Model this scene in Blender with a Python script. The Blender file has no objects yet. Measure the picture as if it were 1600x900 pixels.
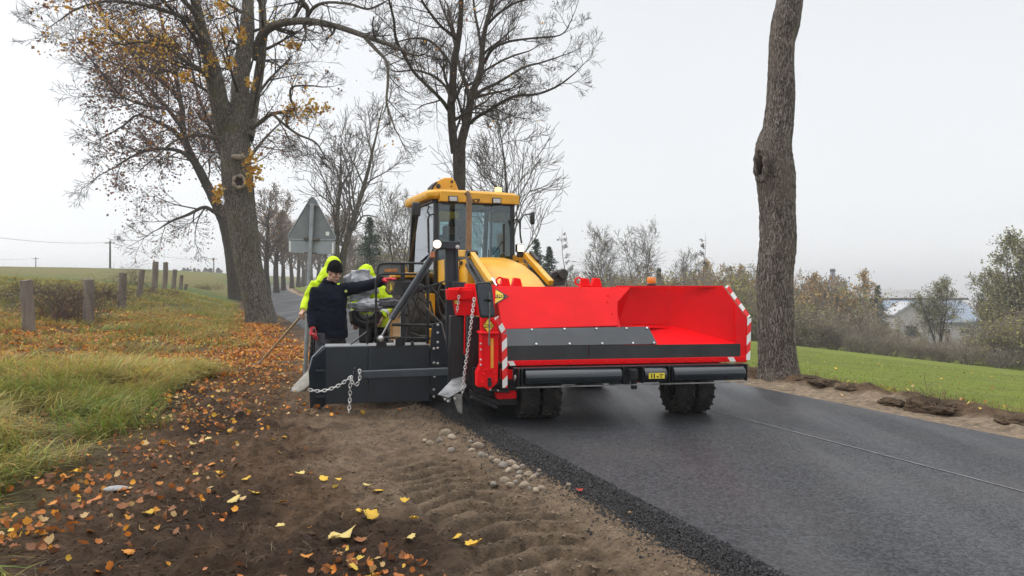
import bpy, bmesh, math, random
import numpy as np
from mathutils import Vector, Matrix

R = math.radians
scene = bpy.context.scene
COL = scene.collection
F, CX, HY, CZ = 1150.0, 800.0, 440.0, 1.45     # focal length, centre column and horizon row of the photo, eye height

# ------------------------------------------------------------------ camera, sky, sun, exposure
cam_d = bpy.data.cameras.new('camera')
cam_d.sensor_width = 36; cam_d.lens = 36 * F / 1600
cam_d.shift_y = -(450 - HY) / 1600
cam_d.clip_start = 0.05; cam_d.clip_end = 6000
cam = bpy.data.objects.new('camera', cam_d); COL.objects.link(cam)
cam.location = (0, 0, CZ); cam.rotation_euler = (R(90), 0, 0)
scene.camera = cam

SUN_EL, SUN_AZ = R(42), R(-72)                  # veiled sun, ahead on the left, outside the view
world = bpy.data.worlds.new('World'); scene.world = world
world.use_nodes = True
wn, wl = world.node_tree.nodes, world.node_tree.links
wn.clear()
wo = wn.new('ShaderNodeOutputWorld')
sky = wn.new('ShaderNodeTexSky'); sky.sky_type = 'NISHITA'; sky.sun_disc = False
sky.sun_elevation = SUN_EL; sky.sun_rotation = SUN_AZ
sky.dust_density = 1; sky.air_density = 1.0
hs = wn.new('ShaderNodeHueSaturation'); hs.inputs['Saturation'].default_value = 0.12
bg1 = wn.new('ShaderNodeBackground'); bg1.inputs['Strength'].default_value = 0.05
tc = wn.new('ShaderNodeTexCoord'); sx = wn.new('ShaderNodeSeparateXYZ')
mr = wn.new('ShaderNodeMapRange'); mr.interpolation_type = 'SMOOTHSTEP'
mr.inputs['From Min'].default_value = 0.36; mr.inputs['From Max'].default_value = 0.95
mr.inputs['To Min'].default_value = 0.0; mr.inputs['To Max'].default_value = 1.0
ramp = wn.new('ShaderNodeMix'); ramp.data_type = 'RGBA'
ramp.inputs['A'].default_value = (0.60, 0.615, 0.635, 1)      # low overcast cloud
ramp.inputs['B'].default_value = (2.0, 2.0, 2.03, 1)          # brighter cloud overhead
bg2 = wn.new('ShaderNodeBackground'); bg2.inputs['Strength'].default_value = 1.0
add = wn.new('ShaderNodeAddShader')
wl.new(sky.outputs[0], hs.inputs['Color']); wl.new(hs.outputs[0], bg1.inputs['Color'])
wl.new(tc.outputs['Generated'], sx.inputs[0]); wl.new(sx.outputs['Z'], mr.inputs['Value'])
cn = wn.new('ShaderNodeTexNoise'); cn.inputs['Scale'].default_value = 2.2; cn.inputs['Detail'].default_value = 3
cm = wn.new('ShaderNodeMix'); cm.data_type = 'RGBA'; cm.blend_type = 'MULTIPLY'; cm.inputs['Factor'].default_value = 1
cr = wn.new('ShaderNodeMapRange'); cr.inputs['To Min'].default_value = 0.93; cr.inputs['To Max'].default_value = 1.06
wl.new(tc.outputs['Generated'], cn.inputs['Vector']); wl.new(cn.outputs['Fac'], cr.inputs['Value'])
wl.new(mr.outputs[0], ramp.inputs['Factor'])
wl.new(ramp.outputs['Result'], cm.inputs['A']); wl.new(cr.outputs[0], cm.inputs['B'])
wl.new(cm.outputs['Result'], bg2.inputs['Color'])
wl.new(bg1.outputs[0], add.inputs[0]); wl.new(bg2.outputs[0], add.inputs[1]); wl.new(add.outputs[0], wo.inputs[0])

sun_d = bpy.data.lights.new('sun', 'SUN'); sun_d.energy = 1.15; sun_d.angle = R(28); sun_d.color = (1, 0.97, 0.93)
sun = bpy.data.objects.new('sun', sun_d); COL.objects.link(sun)
sun.rotation_euler = (R(90) - SUN_EL, 0, R(180) - SUN_AZ)

scene.view_settings.view_transform = 'Standard'; scene.view_settings.look = 'None'
scene.view_settings.exposure = 0.14; scene.view_settings.gamma = 1.0
scene.render.engine = 'CYCLES'
scene.cycles.use_denoising = True
scene.cycles.max_bounces = 6; scene.cycles.transparent_max_bounces = 12
scene.cycles.caustics_reflective = False; scene.cycles.caustics_refractive = False

rng = np.random.default_rng(11)
rnd = random.Random(5)

# ------------------------------------------------------------------ bookkeeping
def tag(o, label=None, cat=None, group=None, kind=None):
    if label: o['label'] = label
    if cat: o['category'] = cat
    if group: o['group'] = group
    if kind: o['kind'] = kind
    return o

def empty(name, loc=(0, 0, 0), rz=0.0, label=None, cat=None, group=None):
    o = bpy.data.objects.new(name, None); COL.objects.link(o)
    o.empty_display_size = 0.2
    o.location = loc; o.rotation_euler = (0, 0, rz)
    return tag(o, label, cat, group)

def link(name, me, m=None, parent=None, loc=None):
    o = bpy.data.objects.new(name, me); COL.objects.link(o)
    if m is not None:
        me.materials.clear(); me.materials.append(m)
    if parent is not None: o.parent = parent
    if loc is not None: o.location = loc
    return o

def copy_tree(o, parent=None):
    c = o.copy(); COL.objects.link(c)
    if parent is not None: c.parent = parent
    for ch in list(o.children): copy_tree(ch, c)
    return c

def pix(px, py, Y): return Vector(((px - CX) / F * Y, Y, CZ - (py - HY) / F * Y))

# ------------------------------------------------------------------ materials
MATS = {}
def mat(name, col, rough=0.6, metal=0.0, var=0.15, vscale=6.0, bump=0.0, bscale=40.0, col2=None, coat=0.0, emit=None, estr=0.0,
        attr=False, rvar=0.0, spec=0.5, stretch=None, thresh=None, bdist=0.02):
    if name in MATS: return MATS[name]
    m = bpy.data.materials.new(name); m.use_nodes = True
    n, l = m.node_tree.nodes, m.node_tree.links
    b = n['Principled BSDF']
    b.inputs['Roughness'].default_value = rough; b.inputs['Metallic'].default_value = metal
    b.inputs['Specular IOR Level'].default_value = spec
    if coat: b.inputs['Coat Weight'].default_value = coat; b.inputs['Coat Roughness'].default_value = 0.08
    t = n.new('ShaderNodeTexCoord'); src = t.outputs['Object']
    if stretch:
        mp = n.new('ShaderNodeMapping'); mp.inputs['Scale'].default_value = stretch
        l.new(src, mp.inputs[0]); src = mp.outputs[0]
    nz = n.new('ShaderNodeTexNoise'); nz.inputs['Scale'].default_value = vscale; nz.inputs['Detail'].default_value = 6
    nz.inputs['Roughness'].default_value = 0.62
    l.new(src, nz.inputs['Vector'])
    mx = n.new('ShaderNodeMix'); mx.data_type = 'RGBA'
    c1 = col; c2 = col2 if col2 else tuple(max(0, c * (1 - 2 * var)) for c in col)
    if not col2: c1 = tuple(c * (1 + var) for c in col)
    mx.inputs['A'].default_value = (*c2, 1); mx.inputs['B'].default_value = (*c1, 1)
    rr = n.new('ShaderNodeMapRange')
    lo, hi = thresh if thresh else (0.3, 0.7)
    rr.inputs['From Min'].default_value = lo; rr.inputs['From Max'].default_value = hi
    l.new(nz.outputs['Fac'], rr.inputs['Value']); l.new(rr.outputs[0], mx.inputs['Factor'])
    out = mx.outputs['Result']
    if attr:
        at = n.new('ShaderNodeAttribute'); at.attribute_name = 'Col'
        m2 = n.new('ShaderNodeMix'); m2.data_type = 'RGBA'; m2.blend_type = 'MULTIPLY'; m2.inputs['Factor'].default_value = 1
        l.new(at.outputs['Color'], m2.inputs['A']); l.new(out, m2.inputs['B']); out = m2.outputs['Result']
    l.new(out, b.inputs['Base Color'])
    if rvar:
        r2 = n.new('ShaderNodeMapRange')
        r2.inputs['From Min'].default_value = 0.3; r2.inputs['From Max'].default_value = 0.7
        r2.inputs['To Min'].default_value = max(0.02, rough - rvar); r2.inputs['To Max'].default_value = min(1, rough + rvar)
        n2 = n.new('ShaderNodeTexNoise'); n2.inputs['Scale'].default_value = vscale * 0.6; n2.inputs['Detail'].default_value = 4
        l.new(src, n2.inputs['Vector']); l.new(n2.outputs['Fac'], r2.inputs['Value']); l.new(r2.outputs[0], b.inputs['Roughness'])
    if bump:
        bn = n.new('ShaderNodeTexNoise'); bn.inputs['Scale'].default_value = bscale; bn.inputs['Detail'].default_value = 8
        bn.inputs['Roughness'].default_value = 0.65
        l.new(src, bn.inputs['Vector'])
        bp = n.new('ShaderNodeBump'); bp.inputs['Strength'].default_value = bump; bp.inputs['Distance'].default_value = bdist
        l.new(bn.outputs['Fac'], bp.inputs['Height']); l.new(bp.outputs[0], b.inputs['Normal'])
    if emit:
        b.inputs['Emission Color'].default_value = (*emit, 1); b.inputs['Emission Strength'].default_value = estr
    MATS[name] = m
    return m

def leaf_mat(name, rough=0.6, trans=0.3):
    """colour from the per-vertex attribute, a little light through the blade"""
    if name in MATS: return MATS[name]
    m = bpy.data.materials.new(name); m.use_nodes = True
    n, l = m.node_tree.nodes, m.node_tree.links
    b = n['Principled BSDF']; b.inputs['Roughness'].default_value = rough; b.inputs['Specular IOR Level'].default_value = 0.25
    at = n.new('ShaderNodeAttribute'); at.attribute_name = 'Col'
    tr = n.new('ShaderNodeBsdfTranslucent'); mx = n.new('ShaderNodeMixShader'); mx.inputs[0].default_value = trans
    l.new(at.outputs['Color'], b.inputs['Base Color']); l.new(at.outputs['Color'], tr.inputs['Color'])
    l.new(b.outputs[0], mx.inputs[1]); l.new(tr.outputs[0], mx.inputs[2])
    l.new(mx.outputs[0], n['Material Output'].inputs['Surface'])
    MATS[name] = m
    return m

def bark_mat(name, dark, light, moss=None, sc=9.0, bump=1.0):
    if name in MATS: return MATS[name]
    m = bpy.data.materials.new(name); m.use_nodes = True
    n, l = m.node_tree.nodes, m.node_tree.links
    b = n['Principled BSDF']; b.inputs['Roughness'].default_value = 0.9; b.inputs['Specular IOR Level'].default_value = 0.2
    t = n.new('ShaderNodeTexCoord')
    mp = n.new('ShaderNodeMapping'); mp.inputs['Scale'].default_value = (1, 1, 0.22)
    l.new(t.outputs['Object'], mp.inputs[0])
    v = n.new('ShaderNodeTexVoronoi'); v.feature = 'DISTANCE_TO_EDGE'; v.inputs['Scale'].default_value = sc * 1.6
    dn = n.new('ShaderNodeTexNoise'); dn.inputs['Scale'].default_value = sc; dn.inputs['Detail'].default_value = 3
    ad = n.new('ShaderNodeMix'); ad.data_type = 'RGBA'; ad.inputs['Factor'].default_value = 0.25
    l.new(mp.outputs[0], dn.inputs['Vector']); l.new(mp.outputs[0], ad.inputs['A']); l.new(dn.outputs['Color'], ad.inputs['B'])
    l.new(ad.outputs['Result'], v.inputs['Vector'])
    nz = n.new('ShaderNodeTexNoise'); nz.inputs['Scale'].default_value = sc * 2.2; nz.inputs['Detail'].default_value = 9; nz.inputs['Roughness'].default_value = 0.7
    l.new(mp.outputs[0], nz.inputs['Vector'])
    r1 = n.new('ShaderNodeMapRange'); r1.inputs['From Max'].default_value = 0.18
    l.new(v.outputs['Distance'], r1.inputs['Value'])
    mu = n.new('ShaderNodeMath'); mu.operation = 'MULTIPLY'
    l.new(r1.outputs[0], mu.inputs[0]); l.new(nz.outputs['Fac'], mu.inputs[1])
    mx = n.new('ShaderNodeMix'); mx.data_type = 'RGBA'
    mx.inputs['A'].default_value = (*dark, 1); mx.inputs['B'].default_value = (*light, 1)
    r3 = n.new('ShaderNodeMapRange'); r3.inputs['From Max'].default_value = 0.75
    l.new(mu.outputs[0], r3.inputs['Value']); l.new(r3.outputs[0], mx.inputs['Factor'])
    out = mx.outputs['Result']
    if moss:
        n3 = n.new('ShaderNodeTexNoise'); n3.inputs['Scale'].default_value = 1.7; n3.inputs['Detail'].default_value = 7; n3.inputs['Roughness'].default_value = 0.7
        l.new(t.outputs['Object'], n3.inputs['Vector'])
        r4 = n.new('ShaderNodeMapRange'); r4.inputs['From Min'].default_value = 0.48; r4.inputs['From Max'].default_value = 0.66; r4.inputs['To Max'].default_value = 0.75
        l.new(n3.outputs['Fac'], r4.inputs['Value'])
        m3 = n.new('ShaderNodeMix'); m3.data_type = 'RGBA'; m3.inputs['B'].default_value = (*moss, 1)
        l.new(out, m3.inputs['A']); l.new(r4.outputs[0], m3.inputs['Factor']); out = m3.outputs['Result']
    l.new(out, b.inputs['Base Color'])
    bp = n.new('ShaderNodeBump'); bp.inputs['Strength'].default_value = bump; bp.inputs['Distance'].default_value = 0.03
    l.new(mu.outputs[0], bp.inputs['Height']); l.new(bp.outputs[0], b.inputs['Normal'])
    MATS[name] = m
    return m

def glass_mat(name, tint=(0.75, 0.85, 0.86), opac=0.12):
    if name in MATS: return MATS[name]
    m = bpy.data.materials.new(name); m.use_nodes = True
    n, l = m.node_tree.nodes, m.node_tree.links
    n.remove(n['Principled BSDF'])
    tr = n.new('ShaderNodeBsdfTransparent'); tr.inputs[0].default_value = (*tint, 1)
    gl = n.new('ShaderNodeBsdfGlossy'); gl.inputs['Roughness'].default_value = 0.03
    gl.inputs['Color'].default_value = (0.9, 0.95, 1, 1)
    lw = n.new('ShaderNodeFresnel'); lw.inputs['IOR'].default_value = 1.5
    ma = n.new('ShaderNodeMath'); ma.operation = 'ADD'; ma.inputs[1].default_value = opac; ma.use_clamp = True
    mx = n.new('ShaderNodeMixShader')
    l.new(lw.outputs[0], ma.inputs[0]); l.new(ma.outputs[0], mx.inputs[0])
    l.new(tr.outputs[0], mx.inputs[1]); l.new(gl.outputs[0], mx.inputs[2])
    l.new(mx.outputs[0], n['Material Output'].inputs['Surface'])
    MATS[name] = m
    return m

def stripe_mat(name, ca, cb, k=5.0, axis=(1, 0, 1), rough=0.4):
    """diagonal two-colour hazard stripes printed on the part, in the part's own coordinates"""
    if name in MATS: return MATS[name]
    m = bpy.data.materials.new(name); m.use_nodes = True
    n, l = m.node_tree.nodes, m.node_tree.links
    b = n['Principled BSDF']; b.inputs['Roughness'].default_value = rough
    t = n.new('ShaderNodeTexCoord'); d = n.new('ShaderNodeVectorMath'); d.operation = 'DOT_PRODUCT'
    d.inputs[1].default_value = tuple(a * k for a in axis)
    l.new(t.outputs['Object'], d.inputs[0])
    f = n.new('ShaderNodeMath'); f.operation = 'FRACT'; g = n.new('ShaderNodeMath'); g.operation = 'GREATER_THAN'; g.inputs[1].default_value = 0.5
    l.new(d.outputs['Value'], f.inputs[0]); l.new(f.outputs[0], g.inputs[0])
    mx = n.new('ShaderNodeMix'); mx.data_type = 'RGBA'; mx.inputs['A'].default_value = (*ca, 1); mx.inputs['B'].default_value = (*cb, 1)
    l.new(g.outputs[0], mx.inputs['Factor']); l.new(mx.outputs['Result'], b.inputs['Base Color'])
    MATS[name] = m
    return m

# ------------------------------------------------------------------ mesh building
def fast_mesh(name, V, quads=None, tris=None, cols=None, smooth=True):
    me = bpy.data.meshes.new(name)
    V = np.asarray(V, dtype=np.float32)
    q = np.zeros((0, 4), np.int32) if quads is None else np.asarray(quads, np.int32).reshape(-1, 4)
    t = np.zeros((0, 3), np.int32) if tris is None else np.asarray(tris, np.int32).reshape(-1, 3)
    nl = q.size + t.size
    me.vertices.add(len(V)); me.vertices.foreach_set('co', V.ravel())
    me.loops.add(nl); me.loops.foreach_set('vertex_index', np.concatenate([q.ravel(), t.ravel()]))
    me.polygons.add(len(q) + len(t))
    starts = np.concatenate([np.arange(len(q)) * 4, q.size + np.arange(len(t)) * 3]).astype(np.int32)
    me.polygons.foreach_set('loop_start', starts)
    me.polygons.foreach_set('use_smooth', np.full(len(q) + len(t), smooth))
    me.update(calc_edges=True)
    if cols is not None:
        a = me.color_attributes.new('Col', 'FLOAT_COLOR', 'POINT')
        c = np.ones((len(V), 4), np.float32); c[:, :3] = cols
        a.data.foreach_set('color', c.ravel())
    return me

class Geo:
    """many tubes in one mesh, built with numpy"""
    def __init__(s): s.V = []; s.Q = []; s.T = []; s.n = 0
    def chain(s, P, rad, k=5, rough=0.0, rg=None):
        P = np.asarray(P, float); n = len(P)
        rad = np.asarray(rad, float)
        T = np.gradient(P, axis=0); T /= np.linalg.norm(T, axis=1)[:, None] + 1e-9
        ref = np.array([0.31, 0.17, 0.05]) if abs(T[0][2]) > .5 else np.array([0.05, 0.1, 1.0])
        A = np.cross(T, ref); A /= np.linalg.norm(A, axis=1)[:, None] + 1e-9
        B = np.cross(T, A)
        th = np.linspace(0, 2 * math.pi, k, endpoint=False)
        rr = np.repeat(rad[:, None], k, 1)
        if rough and rg is not None: rr = rr * (1 + rough * rg.standard_normal((n, k)))
        ring = P[:, None, :] + rr[..., None] * (np.cos(th)[None, :, None] * A[:, None, :] + np.sin(th)[None, :, None] * B[:, None, :])
        s.V.append(ring.reshape(-1, 3))
        i = np.arange(n - 1)[:, None] * k + np.arange(k)[None, :]
        j = np.arange(n - 1)[:, None] * k + (np.arange(k)[None, :] + 1) % k
        s.Q.append((np.stack([i, j, j + k, i + k], -1).reshape(-1, 4) + s.n))
        s.n += n * k
    def mesh(s, name, smooth=True):
        return fast_mesh(name, np.concatenate(s.V), np.concatenate(s.Q), smooth=smooth)

class MB:
    def __init__(s): s.v = []; s.f = []
    def _add(s, vs, fs):
        o = len(s.v); s.v += [tuple(v) for v in vs]; s.f += [tuple(i + o for i in f) for f in fs]; return s
    def box(s, c, size, M=None):
        c = Vector(c); hx, hy, hz = (a / 2 for a in size)
        vs = []
        for x, y, z in ((-1,-1,-1),(1,-1,-1),(1,1,-1),(-1,1,-1),(-1,-1,1),(1,-1,1),(1,1,1),(-1,1,1)):
            p = Vector((x * hx, y * hy, z * hz))
            if M is not None: p = M @ p
            vs.append(c + p)
        return s._add(vs, [(0,3,2,1),(4,5,6,7),(0,1,5,4),(1,2,6,5),(2,3,7,6),(3,0,4,7)])
    def bar(s, p0, p1, w, h=None, up=(0, 0, 1)):
        p0, p1 = Vector(p0), Vector(p1); h = h or w
        d = (p1 - p0).normalized(); a = d.cross(Vector(up))
        if a.length < 1e-3: a = d.cross(Vector((0, 1, 0)))
        a.normalize(); b = a.cross(d)
        vs = [p + a * (x * w / 2) + b * (z * h / 2) for p in (p0, p1) for x, z in ((-1,-1),(1,-1),(1,1),(-1,1))]
        return s._add(vs, [(0,1,2,3),(7,6,5,4),(0,4,5,1),(1,5,6,2),(2,6,7,3),(3,7,4,0)])
    def tube(s, pts, r, k=10, cap=True, ell=None):
        P = [Vector(p) for p in pts]; n = len(P)
        rs = list(r) if hasattr(r, '__len__') else [r] * n
        vs = []; prevA = None
        for i in range(n):
            d = (P[min(i + 1, n - 1)] - P[max(i - 1, 0)]).normalized()
            if prevA is None:
                A = d.cross(Vector((0, 0, 1)))
                if A.length < .05: A = d.cross(Vector((0, 1, 0)))
            else: A = prevA - d * prevA.dot(d)
            A.normalize(); prevA = A; B = d.cross(A)
            for j in range(k):
                t = 2 * math.pi * j / k
                rr = rs[i]
                ra, rb = (rr if isinstance(rr, tuple) else (rr, rr))
                vs.append(P[i] + A * (math.cos(t) * ra) + B * (math.sin(t) * rb))
        fs = [(i * k + j, i * k + (j + 1) % k, (i + 1) * k + (j + 1) % k, (i + 1) * k + j) for i in range(n - 1) for j in range(k)]
        if cap: fs += [tuple(range(k))[::-1], tuple((n - 1) * k + j for j in range(k))]
        return s._add(vs, fs)
    def cyl(s, p0, p1, r, k=20): return s.tube([p0, p1], r, k)
    def prism(s, poly, vec):
        poly = [Vector(p) for p in poly]; vec = Vector(vec); n = len(poly)
        return s._add(poly + [p + vec for p in poly],
                      [tuple(range(n))[::-1], tuple(range(n, 2 * n))] + [(i, (i + 1) % n, n + (i + 1) % n, n + i) for i in range(n)])
    def face(s, poly): return s._add(poly, [tuple(range(len(poly)))])
    def ell(s, c, r, nu=16, nv=10, M=None):
        c = Vector(c); vs = []; fs = []
        for i in range(nv + 1):
            ph = math.pi * i / nv
            for j in range(nu):
                th = 2 * math.pi * j / nu
                p = Vector((math.sin(ph) * math.cos(th) * r[0], math.sin(ph) * math.sin(th) * r[1], math.cos(ph) * r[2]))
                if M is not None: p = M @ p
                vs.append(c + p)
        for i in range(nv):
            for j in range(nu):
                a, b = i * nu + j, i * nu + (j + 1) % nu
                if i == 0: fs.append((a, a + nu, b + nu))
                elif i == nv - 1: fs.append((a, a + nu, b))
                else: fs.append((a, a + nu, b + nu, b))
        return s._add(vs, fs)
    def lathe(s, prof, c, axis=(0, 0, 1), k=32):
        """profile (radius, height) turned round an axis through c"""
        q = Vector((0, 0, 1)).rotation_difference(Vector(axis).normalized()); c = Vector(c); n = len(prof); vs = []
        for r, h in prof:
            for j in range(k):
                t = 2 * math.pi * j / k
                vs.append(c + q @ Vector((r * math.cos(t), r * math.sin(t), h)))
        fs = [(i * k + j, i * k + (j + 1) % k, (i + 1) * k + (j + 1) % k, (i + 1) * k + j) for i in range(n - 1) for j in range(k)]
        return s._add(vs, fs)
    def mesh(s, name, smooth=True, ang=35, weld=True):
        me = bpy.data.meshes.new(name); me.from_pydata(s.v, [], s.f)
        bm = bmesh.new(); bm.from_mesh(me)
        if weld: bmesh.ops.remove_doubles(bm, verts=bm.verts, dist=1e-5)
        bmesh.ops.recalc_face_normals(bm, faces=bm.faces)
        bm.to_mesh(me); bm.free()
        me.polygons.foreach_set('use_smooth', [smooth] * len(me.polygons))
        if smooth: me.set_sharp_from_angle(angle=R(ang))
        return me
    def build(s, name, m, parent=None, loc=None, bevel=0.0, smooth=True, ang=35, weld=True):
        o = link(name, s.mesh(name, smooth, ang, weld), m, parent, loc)
        if bevel:
            b = o.modifiers.new('bevel', 'BEVEL'); b.width = bevel; b.segments = 2; b.limit_method = 'ANGLE'; b.angle_limit = R(40)
            b.harden_normals = False
        return o

def text_mesh(txt, size, m, parent, M, name='lettering', bold=0.0, sx=1.0, depth=0.002):
    cu = bpy.data.curves.new(name, 'FONT'); cu.body = txt; cu.size = size; cu.align_x = 'CENTER'; cu.align_y = 'CENTER'
    cu.extrude = depth; cu.offset = bold
    o = bpy.data.objects.new(name, cu); COL.objects.link(o)
    dg = bpy.context.evaluated_depsgraph_get()
    me = bpy.data.meshes.new_from_object(o.evaluated_get(dg)); bpy.data.objects.remove(o)
    me.transform(M @ Matrix.Diagonal((sx, 1, 1, 1)))
    return link(name, me, m, parent)

def remeshed(mb, name, voxel=0.012, smooth=6, wrinkle=0.0):
    """fuses overlapping closed volumes into one continuous skin"""
    me = mb.mesh(name, weld=False)
    o = bpy.data.objects.new(name, me); COL.objects.link(o)
    r = o.modifiers.new('r', 'REMESH'); r.mode = 'VOXEL'; r.voxel_size = voxel; r.use_smooth_shade = True
    if smooth:
        sm = o.modifiers.new('s', 'SMOOTH'); sm.iterations = smooth; sm.factor = 0.5
    dg = bpy.context.evaluated_depsgraph_get()
    out = bpy.data.meshes.new_from_object(o.evaluated_get(dg)); bpy.data.objects.remove(o)
    out.name = name
    out.polygons.foreach_set('use_smooth', [True] * len(out.polygons))
    if wrinkle:
        from mathutils import noise as mn
        nn = [v.normal.copy() for v in out.vertices]
        for v, q in zip(out.vertices, nn):
            c = v.co; a = mn.noise(Vector((c.x * 7, c.y * 7, c.z * 15))); b = mn.noise(Vector((c.x * 17 + 5, c.y * 17, c.z * 26)))
            v.co = c + q * wrinkle * ((1 - abs(a) * 2.2) + .45 * b)
    return out

# ------------------------------------------------------------------ noise and terrain
def _hash(ix, iy, seed):
    h = (ix.astype(np.int64) * 374761393 + iy.astype(np.int64) * 668265263 + seed * 974711) & 0x7fffffff
    h = ((h ^ (h >> 13)) * 1274126177) & 0x7fffffff
    return ((h ^ (h >> 16)) & 0xffff) / 65535.0
def vnoise(x, y, seed=0):
    ix, iy = np.floor(x), np.floor(y); fx, fy = x - ix, y - iy
    fx = fx * fx * (3 - 2 * fx); fy = fy * fy * (3 - 2 * fy)
    a = _hash(ix, iy, seed); b = _hash(ix + 1, iy, seed); c = _hash(ix, iy + 1, seed); d = _hash(ix + 1, iy + 1, seed)
    return (a * (1 - fx) + b * fx) * (1 - fy) + (c * (1 - fx) + d * fx) * fy
def fbm(x, y, seed=0, o=4):
    t = 0; a = 0.5; 
    for i in range(o): t = t + a * vnoise(x * 2 ** i + 17 * i, y * 2 ** i - 9 * i, seed + i); a *= 0.5
    return t
def sstep(x): x = np.clip(x, 0, 1); return x * x * (3 - 2 * x)

RA = R(21.7); RC, RS = math.cos(RA), math.sin(RA); BEND = 0.00045
def bend(s): return BEND * np.maximum(s - 40, 0) ** 2
def to_ts(X, Y):
    s = -RS * X + RC * Y; t = RC * X + RS * Y - bend(s); return t, s
def to_xy(t, s):
    t = t + bend(s); return RC * t - RS * s, RS * t + RC * s
ROAD_L, ROAD_R, SEAM = 2.48, 6.92, 5.15
def grass_edge(s): return np.interp(s, [0, 3, 6.5, 11, 16, 25, 60], [-0.95, -0.9, -0.68, -0.1, 0.35, 0.9, 1.2])
def track(t, s):
    c = 1.62 + 0.06 * np.sin(s * 0.7) ; x = (t - c) / 0.40
    w = np.exp(-np.abs(x) ** 4) * sstep((6.9 - s) / 1.6) * sstep((s - 2.6) / 1.2)
    lug = np.sin((s * 1.0 + np.abs(x) * 0.22 + 0.34 * vnoise(t * 2.2, s * 2.2, 5)) * 2 * math.pi / 0.22)
    return w, lug, x
def height(X, Y):
    X = np.asarray(X, float); Y = np.asarray(Y, float)
    t, s = to_ts(X, Y)
    fz = np.interp(s, [0, 12, 20, 31, 41, 60, 110, 200], [0.12, 0.14, 0.18, 0.42, 1.05, 1.0, 2.0, 2.4])
    wl = sstep((2.4 - t) / 6.2)
    zl = -0.045 + (fz + 0.045) * wl + 1.1 * (1 - np.exp(-np.maximum(-3.6 - t, 0) / 9.0))
    x = t - 8.2
    zr = -0.035 + 0.09 * np.exp(-((t - 7.85) / 0.36) ** 2) * (0.5 + fbm(t * .8, s * .6, 71)) - 0.085 * np.clip(x, 0, 33) - 0.0006 * np.clip(x, 0, 33) ** 2 - 5.4 * sstep((x - 33) / 55) - 0.05 * np.maximum(x - 95, 0)
    z = np.where(t < 2.4, zl, np.where(t > 6.9, zr, -0.06))
    z = z + 0.6 * sstep((s - 60) / 90)
    # worked soil of the verge
    D = sstep((t - grass_edge(s) + 0.3) / 0.7) * sstep((2.5 - t) / 0.25) * sstep((40 - s) / 20)
    soil = (fbm(t * 3.2, s * 2.2, 3, 5) - 0.5) * 0.11 + (fbm(t * 15, s * 9, 9, 4) - 0.45) * 0.125 * (0.28 + 0.72 * sstep((1.25 - t) / .6)) + np.maximum(fbm(t * 7, s * 5, 19, 3) - .55, 0) * .26 * sstep((1.4 - t) / .5)
    # ragged scrape marks running up the verge
    soil = soil + (0.045 * np.abs(np.sin((t * 5.0 + 2.2 * fbm(t * 1.3, s * .9, 21)) * 2.2)) * fbm(t * 2, s * 1.2, 23) - 0.01) * sstep((1.25 - t) / .4)
    w, lug, tx = track(t, s)
    soil = soil * (1 - 0.5 * w) + w * (-0.05 + 0.058 * np.sign(lug) * np.abs(lug) ** .35 * (.5 + fbm(t * 4, s * 4, 15)) * sstep((1.15 - np.abs(tx)) / .35))
    soil = soil + 0.02 * np.exp(-((np.abs(tx) - 1.2) / .2) ** 2) * sstep((9 - s) / 1.5) * (t > .9)
    z = z + D * soil
    # tufty ground of the meadow, clods of the bank on the field side
    Gm = sstep((grass_edge(s) - t) / 1.0)
    z = z + Gm * (fbm(t * 1.1, s * 1.1, 31) - .5) * 0.16
    z = z + np.exp(-((t - 7.75) / .42) ** 2) * (fbm(t * 5, s * 4, 44, 4) - .4) * 0.22 * sstep((60 - s) / 30)
    return z
def hz(x, y): return float(height(np.array([x]), np.array([y]))[0])
def on_ground(px, py, dz=0.0):
    """point where the line of sight through a pixel meets the ground"""
    d = Vector(((px - CX) / F, 1, -(py - HY) / F)); lam = np.arange(2.5, 90, 0.02)
    zz = CZ + d.z * lam; hh = height(d.x * lam, lam)
    k = np.argmax(zz < hh)
    return Vector((d.x * lam[k], lam[k], hh[k] + dz))
# ================================================================== SETTING: ground, field, road
def grid_lines(segs):
    out = []
    for a, b, st in segs: out += list(np.arange(a, b - 1e-6, st))
    return np.array(out + [segs[-1][1]])
def geo_lines(a, b, st, g):
    out = [a]
    while out[-1] < b: out.append(out[-1] + st); st *= g
    return np.array(out)
sl = np.concatenate([np.arange(-12, 2, 1.0), grid_lines([(2, 10, .028), (10, 16, .06), (16, 30, .14), (30, 60, .5)]), geo_lines(60.5, 3200, 1.0, 1.16)])
tl = np.concatenate([-geo_lines(16, 2500, 1.0, 1.2)[::-1], grid_lines([(-15.5, -5, .3), (-5, -2, .08), (-2, 2.58, .028), (2.62, 6.8, .7), (6.8, 9.6, .06), (9.7, 16, .3), (16, 60, 1.0)]), geo_lines(61, 2500, 2.0, 1.2)])
def lerp(a, b, f): return a * (1 - f)[..., None] + b * f[..., None]
def c3(*c): return np.array(c)
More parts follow.
